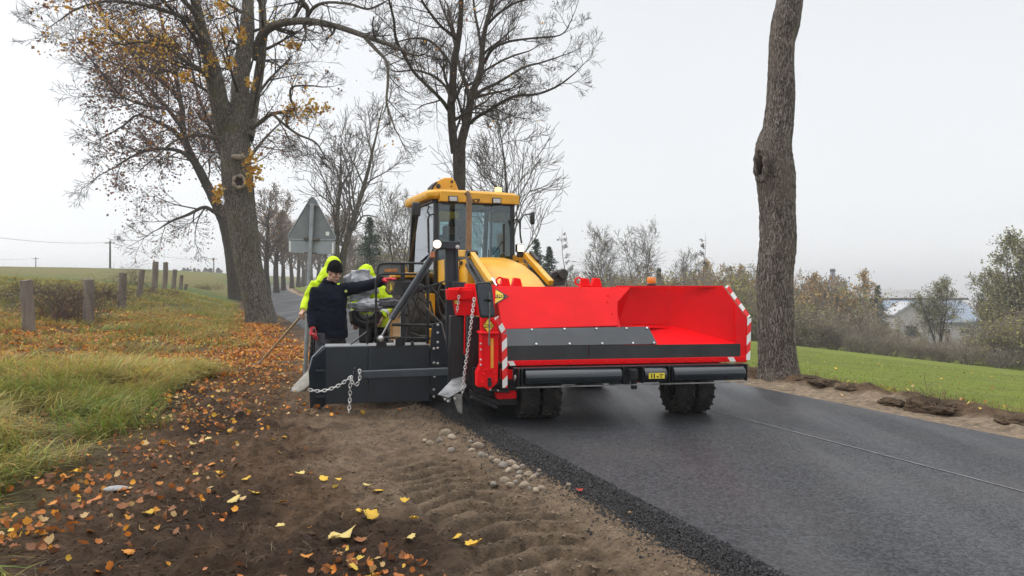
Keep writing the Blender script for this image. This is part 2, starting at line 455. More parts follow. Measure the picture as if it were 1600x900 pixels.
def ground_colour(t, s):
    n1 = fbm(t * 1.3, s * 1.0, 101); n2 = fbm(t * 6, s * 4, 107); n3 = fbm(t * .35, s * .3, 113)
    soil = lerp(c3(.044, .028, .018), c3(.105, .068, .042), sstep((n1 - .3) / .35))
    lt = lerp(c3(.140, .102, .070), c3(.215, .165, .117), n2)
    col = lerp(soil, lt, sstep((t - 0.75 + (n1 - .45) * 1.6) / 0.7) * sstep((22 - s) / 6) )
    # tyre track slightly lighter
    w, lug, tx = track(t, s)
    col = lerp(col, c3(.125, .094, .067) * np.ones(col.shape), .55 * w)
    # leaf litter tint further up the verge
    lf = sstep((s - 9.5 + (n1 - .5) * 5) / 3) * sstep((26 - s) / 6) * sstep((1.9 - t + (n1 - .5)) / .6) * sstep((t + 6.5) / 1.5)
    col = lerp(col, lerp(c3(.09, .05, .025), c3(.19, .10, .035), n2), lf * .7)
    # meadow
    g = sstep((grass_edge(s) - t + (n1 - .5) * 1.3) / .45)
    mead = lerp(c3(.075, .058, .030), c3(.075, .07, .028), sstep((n3 - .35) / .3))
    mead = lerp(mead, c3(.15, .105, .045) * np.ones(mead.shape), sstep((n1 - .5) / .2) * .6)
    far = lerp(c3(.155, .145, .055), c3(.10, .14, .04), sstep((fbm(t * .12, s * .1, 7) - .4) / .2))
    mead = lerp(mead, far, sstep((s - 26) / 20))
    col = lerp(col, mead, g * (1 - lf * .7))
    return col
def right_colour(t, s):
    n1 = fbm(t * 1.5, s * 1.2, 201); n2 = fbm(t * 7, s * 5, 207)
    sand = lerp(c3(.21, .165, .118), c3(.29, .235, .175), n2)
    dirt = lerp(c3(.085, .060, .040), c3(.15, .10, .06), n2)
    col = lerp(sand, dirt, sstep((t - 7.42 + (n1 - .5) * .6) / .22))
    return col
def grid_mesh(name, ta, sa, colour):
    Tm, Sm = np.meshgrid(ta, sa)
    X, Y = to_xy(Tm, Sm); Z = height(X, Y)
    V = np.stack([X, Y, Z], -1).reshape(-1, 3)
    n, m = len(sa), len(ta)
    i = (np.arange(n - 1)[:, None] * m + np.arange(m - 1)[None, :])
    q = np.stack([i, i + 1, i + m + 1, i + m], -1).reshape(-1, 4)
    return fast_mesh(name, V, q, cols=colour(Tm, Sm).reshape(-1, 3))
M_soil = mat('soil', (1.35, 1.28, 1.2), rough=.95, vscale=11, col2=(.48, .48, .48), attr=True, bump=1.0, bscale=34, spec=.15, bdist=.045)
FIELD0 = 8.05
i0 = int(np.argmin(np.abs(tl - 2.3))); i1 = int(np.argmin(np.abs(tl - FIELD0)))
def all_colour(t, s):
    return np.where((t > 5)[..., None], right_colour(t, s), ground_colour(t, s))
tag(link('ground', grid_mesh('ground', tl[:i1 + 1], sl, all_colour), M_soil), kind='structure')
def field_colour(t, s):
    n = fbm(t * .5, s * .5, 301); n2 = fbm(t * 5, s * 2, 307)
    g = lerp(c3(.105, .138, .020), c3(.165, .195, .030), n)
    rows = .5 + .5 * np.sin(t * 2 * math.pi / .9)
    g = lerp(g, c3(.10, .085, .035) * np.ones(g.shape), sstep((n2 - .42) / .25) * .6 * (.4 + .6 * rows))
    n1 = fbm(t * 1.5, s * 1.2, 201)
    edge = sstep((8.3 - t + (n1 - .5) * .9) / .35)
    g = lerp(g, c3(.16, .11, .05) * np.ones(g.shape), edge)
    return lerp(g, c3(.10, .09, .05) * np.ones(g.shape), sstep((t - 45) / 10))
M_field = mat('field_crop', (1.2, 1.2, 1.1), rough=.95, vscale=9, col2=(.65, .68, .6), attr=True, bump=.6, bscale=30, spec=.15)
tag(link('field', grid_mesh('field', tl[i1:], sl, field_colour), M_field), kind='structure')

# ---- asphalt
def asphalt():
    m = bpy.data.materials.new('asphalt'); m.use_nodes = True
    n, l = m.node_tree.nodes, m.node_tree.links
    b = n['Principled BSDF']
    t = n.new('ShaderNodeTexCoord')
    big = n.new('ShaderNodeTexNoise'); big.inputs['Scale'].default_value = .9; big.inputs['Detail'].default_value = 5
    fine = n.new('ShaderNodeTexVoronoi'); fine.inputs['Scale'].default_value = 62
    f2 = n.new('ShaderNodeTexNoise'); f2.inputs['Scale'].default_value = 70; f2.inputs['Detail'].default_value = 5
    for q in (big, fine, f2): l.new(t.outputs['Object'], q.inputs['Vector'])
    mx = n.new('ShaderNodeMix'); mx.data_type = 'RGBA'
    mx.inputs['A'].default_value = (.004, .0044, .0055, 1); mx.inputs['B'].default_value = (.048, .050, .056, 1)
    r = n.new('ShaderNodeMapRange'); r.inputs['From Min'].default_value = .25; r.inputs['From Max'].default_value = .75
    sp = n.new('ShaderNodeSeparateColor'); l.new(fine.outputs['Color'], sp.inputs[0])
    av = n.new('ShaderNodeMath'); av.operation = 'MULTIPLY_ADD'; av.inputs[1].default_value = .5
    hl = n.new('ShaderNodeMath'); hl.operation = 'MULTIPLY'; hl.inputs[1].default_value = .5
    l.new(f2.outputs['Fac'], hl.inputs[0]); l.new(sp.outputs[0], av.inputs[0]); l.new(hl.outputs[0], av.inputs[2])
    l.new(av.outputs[0], r.inputs['Value']); l.new(r.outputs[0], mx.inputs['Factor'])
    # dusty patches
    d = n.new('ShaderNodeMix'); d.data_type = 'RGBA'; d.inputs['B'].default_value = (.062, .056, .050, 1)
    r2 = n.new('ShaderNodeMapRange'); r2.inputs['From Min'].default_value = .5; r2.inputs['From Max'].default_value = .75; r2.inputs['To Max'].default_value = .42
    l.new(big.outputs['Fac'], r2.inputs['Value']); l.new(r2.outputs[0], d.inputs['Factor'])
    l.new(mx.outputs['Result'], d.inputs['A']); l.new(d.outputs['Result'], b.inputs['Base Color'])
    st = n.new('ShaderNodeMapping'); st.inputs['Rotation'].default_value = (0, 0, -RA); st.inputs['Scale'].default_value = (1.3, .12, 1)
    wt = n.new('ShaderNodeTexNoise'); wt.inputs['Scale'].default_value = 1.1; wt.inputs['Detail'].default_value = 5
    l.new(t.outputs['Object'], st.inputs[0]); l.new(st.outputs[0], wt.inputs['Vector'])
    r3 = n.new('ShaderNodeMapRange'); r3.inputs['From Min'].default_value = .32; r3.inputs['From Max'].default_value = .68
    r3.inputs['To Min'].default_value = .40; r3.inputs['To Max'].default_value = .72
    l.new(wt.outputs['Fac'], r3.inputs['Value']); l.new(r3.outputs[0], b.inputs['Roughness'])
    b.inputs['Specular IOR Level'].default_value = .34
    bp = n.new('ShaderNodeBump'); bp.inputs['Strength'].default_value = .55; bp.inputs['Distance'].default_value = .008
    l.new(av.outputs[0], bp.inputs['Height']); l.new(bp.outputs[0], b.inputs['Normal'])
    return m
M_asph = asphalt()
rs = np.concatenate([np.arange(-12, 14, .06), np.arange(14, 40, .5), np.arange(40, 320, 2.0)])
rt = np.array([0, .02, .05, .12, .4, .8, 1.6, 2.67, 3.4, 4.2, 4.38, 4.42, 4.44])
edge_j = (fbm(rs * 3.1, rs * 0, 77) - .5) * .14 + (fbm(rs * 11, rs * 0, 78) - .5) * .07
Tm = ROAD_L + rt[None, :] + edge_j[:, None] * np.exp(-rt / .12)[None, :]
Sm = np.repeat(rs[:, None], len(rt), 1)
X, Y = to_xy(Tm, Sm)
Z = np.zeros_like(X) + .6 * sstep((Sm - 60) / 90)
Z[:, 0] -= .075; Z[:, 1] -= .03; Z[:, 2] -= .008; Z[:, -1] -= .06; Z[:, -2] -= .012
i = np.arange(len(rs) - 1)[:, None] * len(rt) + np.arange(len(rt) - 1)[None, :]
me = fast_mesh('road', np.stack([X, Y, Z], -1).reshape(-1, 3), np.stack([i, i + 1, i + 1 + len(rt), i + len(rt)], -1).reshape(-1, 4))
tag(link('road', me, M_asph), kind='structure')
# pale paving joint along the middle
sj = np.arange(-2, 60, .1); wob = (fbm(sj * 1.5, sj * 0, 88) - .5) * .02
wj = .006 + .007 * fbm(sj * 6, sj * 0, 89)
A = np.stack([*to_xy(SEAM + wob - wj, sj), np.full_like(sj, .0045)], -1); B = np.stack([*to_xy(SEAM + wob + wj, sj), np.full_like(sj, .0045)], -1)
V = np.concatenate([A, B]); k = len(sj); i = np.arange(k - 1)
me = fast_mesh('paving_joint', V, np.stack([i, i + k, i + k + 1, i + 1], -1))
tag(link('paving_joint', me, mat('joint_dust', (.20, .20, .20), rough=.9, vscale=9, col2=(.09, .09, .09))), kind='structure')

# ---- loose asphalt crumbs along the raw road edge
def pebbles(P, S, cols, seed):
    g = np.random.default_rng(seed); n = len(P)
    base = np.array([(1,0,0),(-1,0,0),(0,1,0),(0,-1,0),(0,0,1),(0,0,-1)], float)
    V = base[None] * S[:, None, None] * g.uniform(.55, 1.25, (n, 6, 1)) + g.normal(0, .13, (n, 6, 3)) * S[:, None, None]
    V = V + P[:, None, :]
    f = np.array([(0,2,4),(2,1,4),(1,3,4),(3,0,4),(2,0,5),(1,2,5),(3,1,5),(0,3,5)])
    T = (np.arange(n)[:, None, None] * 6 + f[None]).reshape(-1, 3)
    return V.reshape(-1, 3), T, np.repeat(cols, 6, 0)
n = 42000
s_ = rng.uniform(2.2, 14, n) ; t_ = ROAD_L + np.where(rng.random(n) < .92, rng.normal(-.02, .070, n), rng.normal(-.18, .14, n)); t_ = np.minimum(t_, ROAD_L + .12)
x_, y_ = to_xy(t_, s_); sz = rng.gamma(2.5, .0017, n) + .0022
zt = np.where(t_ > ROAD_L + .05, 0.003, height(x_, y_) + sz * .4)
zt = np.where((t_ > ROAD_L - .12) & (t_ <= ROAD_L + .05), np.maximum(zt, -.055 + .055 * (t_ - ROAD_L + .12) / .17 + sz * .5), zt)
cc = (c3(.011, .011, .012)[None] * rng.uniform(.5, 2.0, (n, 1)))
V, T, C = pebbles(np.stack([x_, y_, zt], -1), sz, cc, 4)
M_peb = mat('pebble', (1.1, 1.1, 1.1), rough=.75, var=.2, attr=True, vscale=60)
tag(link('asphalt_crumbs', fast_mesh('asphalt_crumbs', V, tris=T, cols=C, smooth=False), M_peb), kind='stuff')
# small soil crumbs and grit
n = 45000
s_ = 2.6 + 11 * rng.random(n) ** 1.5; t_ = rng.uniform(-1.2, 2.35, n)
keep = rng.random(n) < (.25 + .75 * fbm(t_ * 1.5, s_ * 1.5, 57)) ; s_, t_ = s_[keep], t_[keep]; n = len(s_)
x_, y_ = to_xy(t_, s_); sz = rng.gamma(2.0, .0022, n) + .002
col_ = ground_colour(t_, s_) * rng.uniform(.8, 1.3, (n, 1))
V, T, C = pebbles(np.stack([x_, y_, height(x_, y_) + sz * .3], -1), sz, col_, 5)
tag(link('soil_crumbs', fast_mesh('soil_crumbs', V, tris=T, cols=C, smooth=False), mat('crumb', (1.1, 1.1, 1.1), rough=.95, attr=True, spec=.1)), kind='stuff')

# ================================================================== GRASS AND LEAF LITTER
def blades(x, y, z, h, w, lean, az, cb, ct):
    """curved blades: three quads-high strips ending in a point"""
    n = len(x); lv = np.array([0, .4, .75, 1.0])
    dx, dy = np.cos(az), np.sin(az); wx, wy = -dy, dx
    V = np.zeros((n, 7, 3)); C = np.zeros((n, 7, 3)); k = 0
    for li, f in enumerate(lv):
        off = lean * h * f ** 2; up = h * (f - .36 * lean * f ** 2.2)
        px_, py_, pz_ = x + dx * off, y + dy * off, z + up
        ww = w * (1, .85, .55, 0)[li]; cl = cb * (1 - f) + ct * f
        if li < 3:
            for sg in (-1, 1):
                V[:, k] = np.stack([px_ + sg * wx * ww, py_ + sg * wy * ww, pz_], -1); C[:, k] = cl; k += 1
        else: V[:, k] = np.stack([px_, py_, pz_], -1); C[:, k] = cl
    b = np.arange(n)[:, None] * 7
    Q = np.concatenate([b + np.array([0, 1, 3, 2]), b + np.array([2, 3, 5, 4])]); T = b + np.array([4, 5, 6])
    return V.reshape(-1, 3), Q, T, C.reshape(-1, 3)
M_grass = leaf_mat('grass_blade', .55, .35)
def meadow(n, s0, s1, pw, wid):
    s_ = s0 + (s1 - s0) * rng.random(n) ** pw
    t_ = grass_edge(s_) + .35 - rng.random(n) ** 1.3 * np.interp(s_, [3, 12, 30], [6, 9, 13])
    cl = fbm(t_ * 1.6, s_ * 1.6, 61); fr = fbm(t_ * .5, s_ * .45, 67)
    pr = (.06 + 1.2 * sstep((cl - .34) / .22)) * sstep((grass_edge(s_) + (fbm(t_ * 1.1, s_ * 1.1, 63) - .5) * 1.6 - t_) / .5)
    # the leaf-covered hollow by the posts carries little grass
    lf = sstep((s_ - 13) / 2.5) * sstep((22.5 - s_) / 3) * sstep((t_ + 5.5) / 2)
    pr = pr * (1 - .62 * lf)
    k = rng.random(n) < pr; s_, t_, cl, fr = s_[k], t_[k], cl[k], fr[k]; n = len(s_)
    x, y = to_xy(t_, s_); z = height(x, y) - .01
    h = rng.uniform(.12, .38, n) * (.40 + .95 * cl) * np.interp(s_, [3, 10, 18, 30], [1.0, 1.15, 1.0, .9])
    lean = rng.uniform(.5, 1.75, n)
    az = rng.normal(0, 1.0, n) + 5.6 + 2.0 * (fbm(t_ * .8, s_ * .8, 69) - .5) * 3
    dry = np.clip(sstep((fbm(t_ * 1.1, s_ * .9, 73) - .34 + .10 * sstep((s_ - 9) / 4)) / .25) * .8 + .12 + rng.normal(0, .28, n), 0, 1)
    dry = np.maximum(dry, sstep((s_ - 24) / 10) * .35)
    green = np.stack([rng.uniform(.14, .34, n), rng.uniform(.20, .38, n), rng.uniform(.022, .06, n)], -1)
    straw = np.stack([rng.uniform(.40, .74, n), rng.uniform(.34, .56, n), rng.uniform(.09, .20, n)], -1)
    ct = green * (1 - dry[:, None]) + straw * dry[:, None]
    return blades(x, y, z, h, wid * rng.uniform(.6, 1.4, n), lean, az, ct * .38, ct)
def join_blades(L):
    V, Q, T, C, o = [], [], [], [], 0
    for v, q, t, c in L: V.append(v); Q.append(q + o); T.append(t + o); C.append(c); o += len(v)
    return np.concatenate(V), np.concatenate(Q), np.concatenate(T), np.concatenate(C)
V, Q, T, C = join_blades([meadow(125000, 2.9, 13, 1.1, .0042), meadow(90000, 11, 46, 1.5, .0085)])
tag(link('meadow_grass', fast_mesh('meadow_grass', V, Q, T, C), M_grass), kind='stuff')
# sprouting crop on the field, rough grass on its margin
n = 70000
s_ = -2 + 34 * rng.random(n) ** 1.3; t_ = 8.0 + 14 * rng.random(n) ** 1.6
k = rng.random(n) < .25 + .9 * fbm(t_ * 2, s_ * 2, 83); s_, t_ = s_[k], t_[k]; n = len(s_)
x, y = to_xy(t_, s_)
g = np.stack([rng.uniform(.13, .23, n), rng.uniform(.17, .27, n), rng.uniform(.02, .04, n)], -1)
near = sstep((8.6 - t_) / .5)[:, None] * (rng.random((n, 1)) < .6)
g = g * (1 - near) + c3(.30, .24, .09) * near
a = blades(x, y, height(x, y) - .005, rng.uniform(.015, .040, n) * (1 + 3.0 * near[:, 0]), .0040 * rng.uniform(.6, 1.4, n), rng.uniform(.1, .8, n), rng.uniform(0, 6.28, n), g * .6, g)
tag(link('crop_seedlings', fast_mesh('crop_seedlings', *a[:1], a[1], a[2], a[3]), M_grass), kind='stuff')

# ---- leaves: a five-lobed maple leaf outline, a little curled
LOBES = [(0, -.42), (.14, -.30), (.32, -.34), (.40, -.16), (.56, -.02), (.46, .10), (.46, .30), (.28, .32), (.18, .46), (0, .64),
         (-.18, .46), (-.28, .32), (-.46, .30), (-.46, .10), (-.56, -.02), (-.40, -.16), (-.32, -.34), (-.14, -.30)]
LOBES = np.array(LOBES)
def leaves(P, size, cols, seed, flat=.45, simple=False):
    g = np.random.default_rng(seed); n = len(P)
    O = LOBES[[0, 2, 4, 6, 9, 12, 14, 16]] if simple else LOBES
    m = len(O)
    loc = np.zeros((n, m + 1, 3)); loc[:, 1:, :2] = O[None] * g.uniform(.8, 1.2, (n, 1, 2))
    r2 = (loc[..., 0] ** 2 + loc[..., 1] ** 2)
    loc[..., 2] = r2 * g.uniform(-.5, .9, (n, 1)) + loc[..., 0] * loc[..., 1] * g.uniform(-.8, .8, (n, 1)) + np.abs(loc[..., 0]) * g.uniform(-.1, .5, (n, 1))
    loc *= size[:, None, None]
    a = g.uniform(0, 2 * math.pi, n); tx = g.normal(0, flat, n); ty = g.normal(0, flat, n)
    ca, sa = np.cos(a), np.sin(a); cx_, sx_ = np.cos(tx), np.sin(tx); cy_, sy_ = np.cos(ty), np.sin(ty)
    x, y, z = loc[..., 0], loc[..., 1], loc[..., 2]
    y, z = y * cx_[:, None] - z * sx_[:, None], y * sx_[:, None] + z * cx_[:, None]
    x, z = x * cy_[:, None] + z * sy_[:, None], -x * sy_[:, None] + z * cy_[:, None]
    x, y = x * ca[:, None] - y * sa[:, None], x * sa[:, None] + y * ca[:, None]
    V = np.stack([x, y, z], -1) + P[:, None, :]
    i = np.arange(m)
    tri = np.stack([np.zeros(m, int), 1 + i, 1 + (i + 1) % m], -1)
    T = (np.arange(n)[:, None, None] * (m + 1) + tri[None]).reshape(-1, 3)
    return V.reshape(-1, 3), T, np.repeat(cols, m + 1, 0)
M_leaf = leaf_mat('fallen_leaf', .55, .25)
LEAFC = np.array([(.66, .29, .035), (.58, .19, .03), (.44, .15, .035), (.70, .42, .05), (.32, .13, .05), (.74, .52, .09), (.54, .36, .16), (.22, .10, .05)])
def leafcols(n, p): return LEAFC[rng.choice(len(LEAFC), n, p=p)] * rng.uniform(.7, 1.2, (n, 1))
n = 80000
s_ = 4 + 34 * rng.random(n) ** 1.05; t_ = rng.uniform(-6.5, 2.2, n)
dens = .02 + .9 * sstep((s_ - 10.5 + (fbm(t_, s_, 91) - .5) * 6) / 3) * sstep((33 - s_) / 10) * sstep((2.0 - t_) / .5) * sstep((t_ + 6.5) / 2.5)
dens = dens * (.10 + 1.5 * sstep((fbm(t_ * 1.4, s_ * 1.1, 93) - .34) / .28)) + .22 * sstep((.9 - np.abs(t_ - grass_edge(s_) - .25)) / .5)
dens = dens * (1 - .9 * sstep((t_ - 0.9) / .5) * sstep((10.5 - s_) / 2)) * np.interp(s_, [4, 7.5, 10], [.35, .55, 1])
k = rng.random(n) < dens; s_, t_ = s_[k], t_[k]; n = len(s_)
x, y = to_xy(t_, s_); sz = rng.uniform(.020, .056, n) * np.interp(s_, [4, 9, 13, 22, 38], [.8, .9, 1.3, 1.4, 1.5])
V, T, C = leaves(np.stack([x, y, height(x, y) + .012 + rng.uniform(0, .03, n)], -1), sz, leafcols(n, [.20, .15, .17, .06, .20, .02, .10, .10]), 7, .6, False)
litter = [(V, T, C)]
n = 800; s_ = rng.uniform(-2, 40, n); t_ = np.where(rng.random(n) < .45, rng.normal(8.0, .4, n), rng.uniform(8, 20, n)); x, y = to_xy(t_, s_)
litter.append(leaves(np.stack([x, y, height(x, y) + .035], -1), rng.uniform(.025, .05, n), leafcols(n, [.08, .05, .12, .12, .15, .12, .28, .08]), 8, .4, True))
n = 2600; s_ = 2.6 + 9 * rng.random(n); t_ = rng.uniform(-2.0, .75, n)
k = rng.random(n) < (.1 + .9 * sstep((fbm(t_ * 1.4, s_ * 1.2, 97) - .48) / .15)) * (.3 + .7 * sstep((.1 - t_) / .5)); s_, t_ = s_[k], t_[k]; n = len(s_); x, y = to_xy(t_, s_)
litter.append(leaves(np.stack([x, y, height(x, y) + .014], -1), rng.uniform(.025, .062, n), leafcols(n, [.04, .05, .17, .04, .26, .04, .20, .20]), 9, .5, False))
for px_, py_, nn_, sp_ in ((45, 822, 60, .22), (15, 850, 40, .2), (560, 890, 40, .16), (600, 898, 24, .14), (112, 758, 60, .2), (215, 610, 0, .2), (240, 792, 40, .25), (300, 660, 60, .3), (345, 640, 70, .35), (500, 640, 60, .2), (395, 590, 90, .3)):
    if nn_:
        q_ = on_ground(px_, py_); x, y = q_.x + rng.normal(0, sp_, nn_), q_.y + rng.normal(0, sp_, nn_)
        litter.append(leaves(np.stack([x, y, height(x, y) + .012 + rng.uniform(0, .03, nn_)], -1), rng.uniform(.022, .055, nn_), leafcols(nn_, [.08, .09, .2, .04, .26, .02, .14, .17]), int(px_), .6, False))
o = 0; VV, TT, CC = [], [], []
for v, t, c in litter: VV.append(v); TT.append(t + o); CC.append(c); o += len(v)
tag(link('leaf_litter', fast_mesh('leaf_litter', np.concatenate(VV), tris=np.concatenate(TT), cols=np.concatenate(CC)), M_leaf), kind='stuff')
# ---- dead stems and rootlets pressed into the soil
n = 5200; s_ = 2.6 + 9 * rng.random(n) ** 1.2; t_ = rng.uniform(-2.2, 1.25, n)
k = rng.random(n) < .25 + .75 * fbm(t_ * 1.3, s_ * 1.3, 99) * sstep((1.3 - t_) / .8); s_, t_ = s_[k], t_[k]; n = len(s_); x, y = to_xy(t_, s_)
cc = np.where(rng.random((n, 1)) < .5, c3(.22, .16, .10), c3(.07, .05, .035)) * rng.uniform(.6, 1.4, (n, 1))
a = blades(x, y, height(x, y) + .003, rng.uniform(.015, .075, n), .0013 * rng.uniform(.7, 1.6, n), rng.uniform(1.8, 3.6, n), rng.uniform(0, 6.28, n), cc, cc)
tag(link('dead_stems', fast_mesh('dead_stems', a[0], a[1], a[2], a[3]), M_grass), kind='stuff')

# ---- single leaves that lie apart on the soil, single stones
def one_leaf(px, py, size, col, seed, label, group, dz=.02):
    p = on_ground(px, py, dz)
    v, t, c = leaves(np.zeros((1, 3)), np.array([size]), np.array([col]) * rng.uniform(.85, 1.1), seed, .22)
    o = link('maple_leaf', fast_mesh('maple_leaf', v, tris=t, cols=c), M_leaf, loc=p)
    sd = o.modifiers.new('thickness', 'SOLIDIFY'); sd.thickness = .0008
    tag(o, label, 'leaf', group)
YL = (.72, .46, .06); PY = (.70, .55, .20); OR = (.62, .26, .05)
spots = [(538,842,.085),(580,813,.062),(742,860,.075),(640,849,.055),(712,845,.04),(592,771,.05),(366,788,.05),(396,775,.05),(440,788,.042),
         (470,748,.045),(505,754,.045),(528,755,.04),(326,690,.045),(360,677,.05),(232,808,.05),(438,830,.035),(646,817,.04),(445,690,.04),
         (575,762,.04),(633,790,.035),(385,752,.04),(520,850,.05),(345,745,.04),(560,805,.035),(300,700,.04)]
for q, (px, py, sz) in enumerate(spots):
    one_leaf(px, py, sz * 1.45, YL if q % 3 else PY, 100 + q, 'yellow maple leaf lying apart on the dark scraped soil of the verge', 'yellow maple leaves on the scraped soil')
for q, (px, py, sz) in enumerate([(82,795,.05),(104,752,.06),(140,835,.04),(200,872,.05),(480,880,.05),(330,730,.045),(250,760,.04),(60,828,.04)]):
    one_leaf(px, py, sz * 1.2, OR, 150 + q, 'orange brown curled leaf lying on dark soil near the grass edge', 'orange brown leaves by the grass')
one_leaf(905, 772, .06, (.45, .06, .04), 171, 'red maple leaf lying on gravel beside the black asphalt edge', None)
one_leaf(985, 814, .035, (.62, .40, .22), 172, 'small pale orange leaf on the crumbly asphalt edge', None, .05)
M_stone = [mat('stone_a', (.34, .28, .205), rough=.9, vscale=5, var=.25, col2=(.16, .12, .085), bump=.4), mat('stone_b', (.42, .35, .26), rough=.9, vscale=5, var=.25, col2=(.20, .155, .11), bump=.4), mat('stone_c', (.24, .21, .175), rough=.9, vscale=22, var=.25, bump=.4)]
def stone_mesh(sd):
    bm = bmesh.new(); bmesh.ops.create_icosphere(bm, subdivisions=3, radius=1)
    g = np.random.default_rng(sd); off = g.uniform(0, 50, 3)
    from mathutils import noise as mn
    sc = g.uniform(.75, 1.2, 3)
    for v in bm.verts:
        d = 1 + .32 * mn.noise(v.co * .9 + Vector(off)) + .10 * mn.noise(v.co * 2.6 + Vector(off))
        v.co = Vector((v.co.x * sc[0], v.co.y * sc[1], v.co.z * sc[2] * .75)) * d
    me = bpy.data.meshes.new('fieldstone'); bm.to_mesh(me); bm.free()
    me.polygons.foreach_set('use_smooth', [True] * len(me.polygons)); return me
SM = [stone_mesh(s) for s in range(6)]
stones = [(697,676,12),(706,683,8),(688,688,7),(672,692,9),(664,688,6),(705,703,9),(748,697,11),(738,703,7),(752,710,10),(760,712,6),(778,721,9),(786,727,11),(800,724,11),
          (806,730,9),(812,738,8),(826,741,9),(833,745,7),(838,742,6),(790,751,11),(798,757,8),(806,753,7),(820,757,11),(810,746,7),(771,758,8),(847,763,9),(837,766,7),(828,763,5),(888,757,6),
          (640,628,6),(735,690,6),(768,716,6),(795,735,7),(816,728,6),(842,735,5)]
for q, (px, py, rp) in enumerate(stones):
    p = on_ground(px, py + rp * .3)
    rad = rp * p.y / F * .80
    o = link('fieldstone', SM[q % 6].copy() if q < 6 else bpy.data.meshes[SM[q % 6].name], None, loc=p + Vector((0, 0, rad * .18)))
    if not o.data.materials: o.data.materials.append(M_stone[q % 3])
    o.scale = (rad, rad, rad); o.rotation_euler = (rnd.uniform(-.4, .4), rnd.uniform(-.4, .4), rnd.uniform(0, 6))
    big = rp >= 9
    tag(o, ('larger' if big else 'small') + ' rounded fieldstone in the loose row of stones beside the asphalt edge', 'stone', 'fieldstones along the asphalt edge')
o = link('fieldstone', stone_mesh(31), mat('stone_w', (.30, .30, .30), rough=.9, var=.2), loc=on_ground(182, 771, .02)); o.scale = (.075, .045, .03)
tag(o, 'flat pale grey stone lying alone among brown leaves at the grass edge', 'stone')
# ================================================================== TREES
B_LIME = bark_mat('bark_old', (.026, .022, .018), (.29, .255, .215), moss=(.115, .112, .058), sc=12, bump=1.0)
B_GREY = bark_mat('bark_grey', (.028, .022, .018), (.33, .285, .245), moss=(.19, .155, .125), sc=15.0, bump=1.0)
B_DARK = bark_mat('bark_dark', (.020, .016, .013), (.115, .088, .068), moss=(.07, .07, .04), sc=10.0, bump=.8)
M_TWIG = mat('twig', (.075, .058, .046), rough=.9, var=.3, vscale=1.5, spec=.15)
M_TWIGF = mat('twig_far', (.15, .13, .115), rough=.95, var=.25, vscale=1.0, spec=.1)
M_CROWN = leaf_mat('crown_leaf', .6, .3)

def rot_about(d, axis, a):
    d, axis = np.asarray(d), np.asarray(axis); axis = axis / (np.linalg.norm(axis) + 1e-9)
    return d * math.cos(a) + np.cross(axis, d) * math.sin(a) + axis * np.dot(axis, d) * (1 - math.cos(a))

def grow(G, p, d, L, r, lv, maxlv, g, tips, up=.15, spread=(.45, .95), nch=(4, 5, 4), rmin=.006, wob=.11, ratio=(.52, .78), droop=0.0):
    n = 4 if lv == maxlv else max(4, min(9, int(L / .35)))
    P = [np.array(p, float)]; d = np.array(d, float); d /= np.linalg.norm(d); D = [d]
    for i in range(n):
        d = d + g.normal(0, wob, 3) + np.array([0, 0, up * .5 - droop * (i / n)])
        d /= np.linalg.norm(d); P.append(P[-1] + d * L / n); D.append(d)
    rad = np.maximum(r * np.linspace(1, .35, n + 1) ** 1.0, rmin)
    G.chain(P, rad, 6 if r > .04 else (4 if r > .015 else 3))
    if lv >= maxlv:
        tips += [P[-1], P[-2], P[len(P) // 2]]; return
    k = nch[min(lv, len(nch) - 1)]
    for j in range(k):
        f = .22 + .78 * (j + g.random()) / k; i = min(int(f * n), n - 1); fr = f * n - i
        q = P[i] * (1 - fr) + P[i + 1] * fr
        ax = np.cross(D[i], g.normal(0, 1, 3)); dd = rot_about(D[i], ax, g.uniform(*spread))
        grow(G, q, dd, L * g.uniform(*ratio) * (1.1 - .45 * f), max(rad[i] * .62, rmin), lv + 1, maxlv, g, tips, up, spread, nch, rmin, wob, ratio, droop)

def smooth_line(P, W, m=4):
    """Catmull-Rom through the traced points"""
    P = np.asarray(P, float); W = np.asarray(W, float); n = len(P)
    if n < 3: return np.array([P[0] * (1 - f) + P[-1] * f for f in np.linspace(0, 1, m + 1)]), np.interp(np.linspace(0, 1, m + 1), [0, 1], [W[0], W[-1]])
    out, ow = [], []
    for i in range(n - 1):
        p0, p1, p2, p3 = P[max(i - 1, 0)], P[i], P[i + 1], P[min(i + 2, n - 1)]
        for k in range(m):
            t = k / m
            out.append(.5 * (2 * p1 + (p2 - p0) * t + (2 * p0 - 5 * p1 + 4 * p2 - p3) * t * t + (3 * p1 - p0 - 3 * p2 + p3) * t ** 3)); ow.append(W[i] * (1 - t) + W[i + 1] * t)
    out.append(P[-1]); ow.append(W[-1]); return np.array(out), np.array(ow)

def trace(pts, Y0, Y1=None):
    """a limb given as seen widths; its distance goes evenly from Y0 to Y1"""
    Y1 = Y0 if Y1 is None else Y1; n = len(pts); P, W = [], []
    for i, (x, y, w) in enumerate(pts):
        Y = Y0 + (Y1 - Y0) * i / max(n - 1, 1); P.append(pix(x, y, Y)[:]); W.append(w / 2 * Y / F)
    return P, W

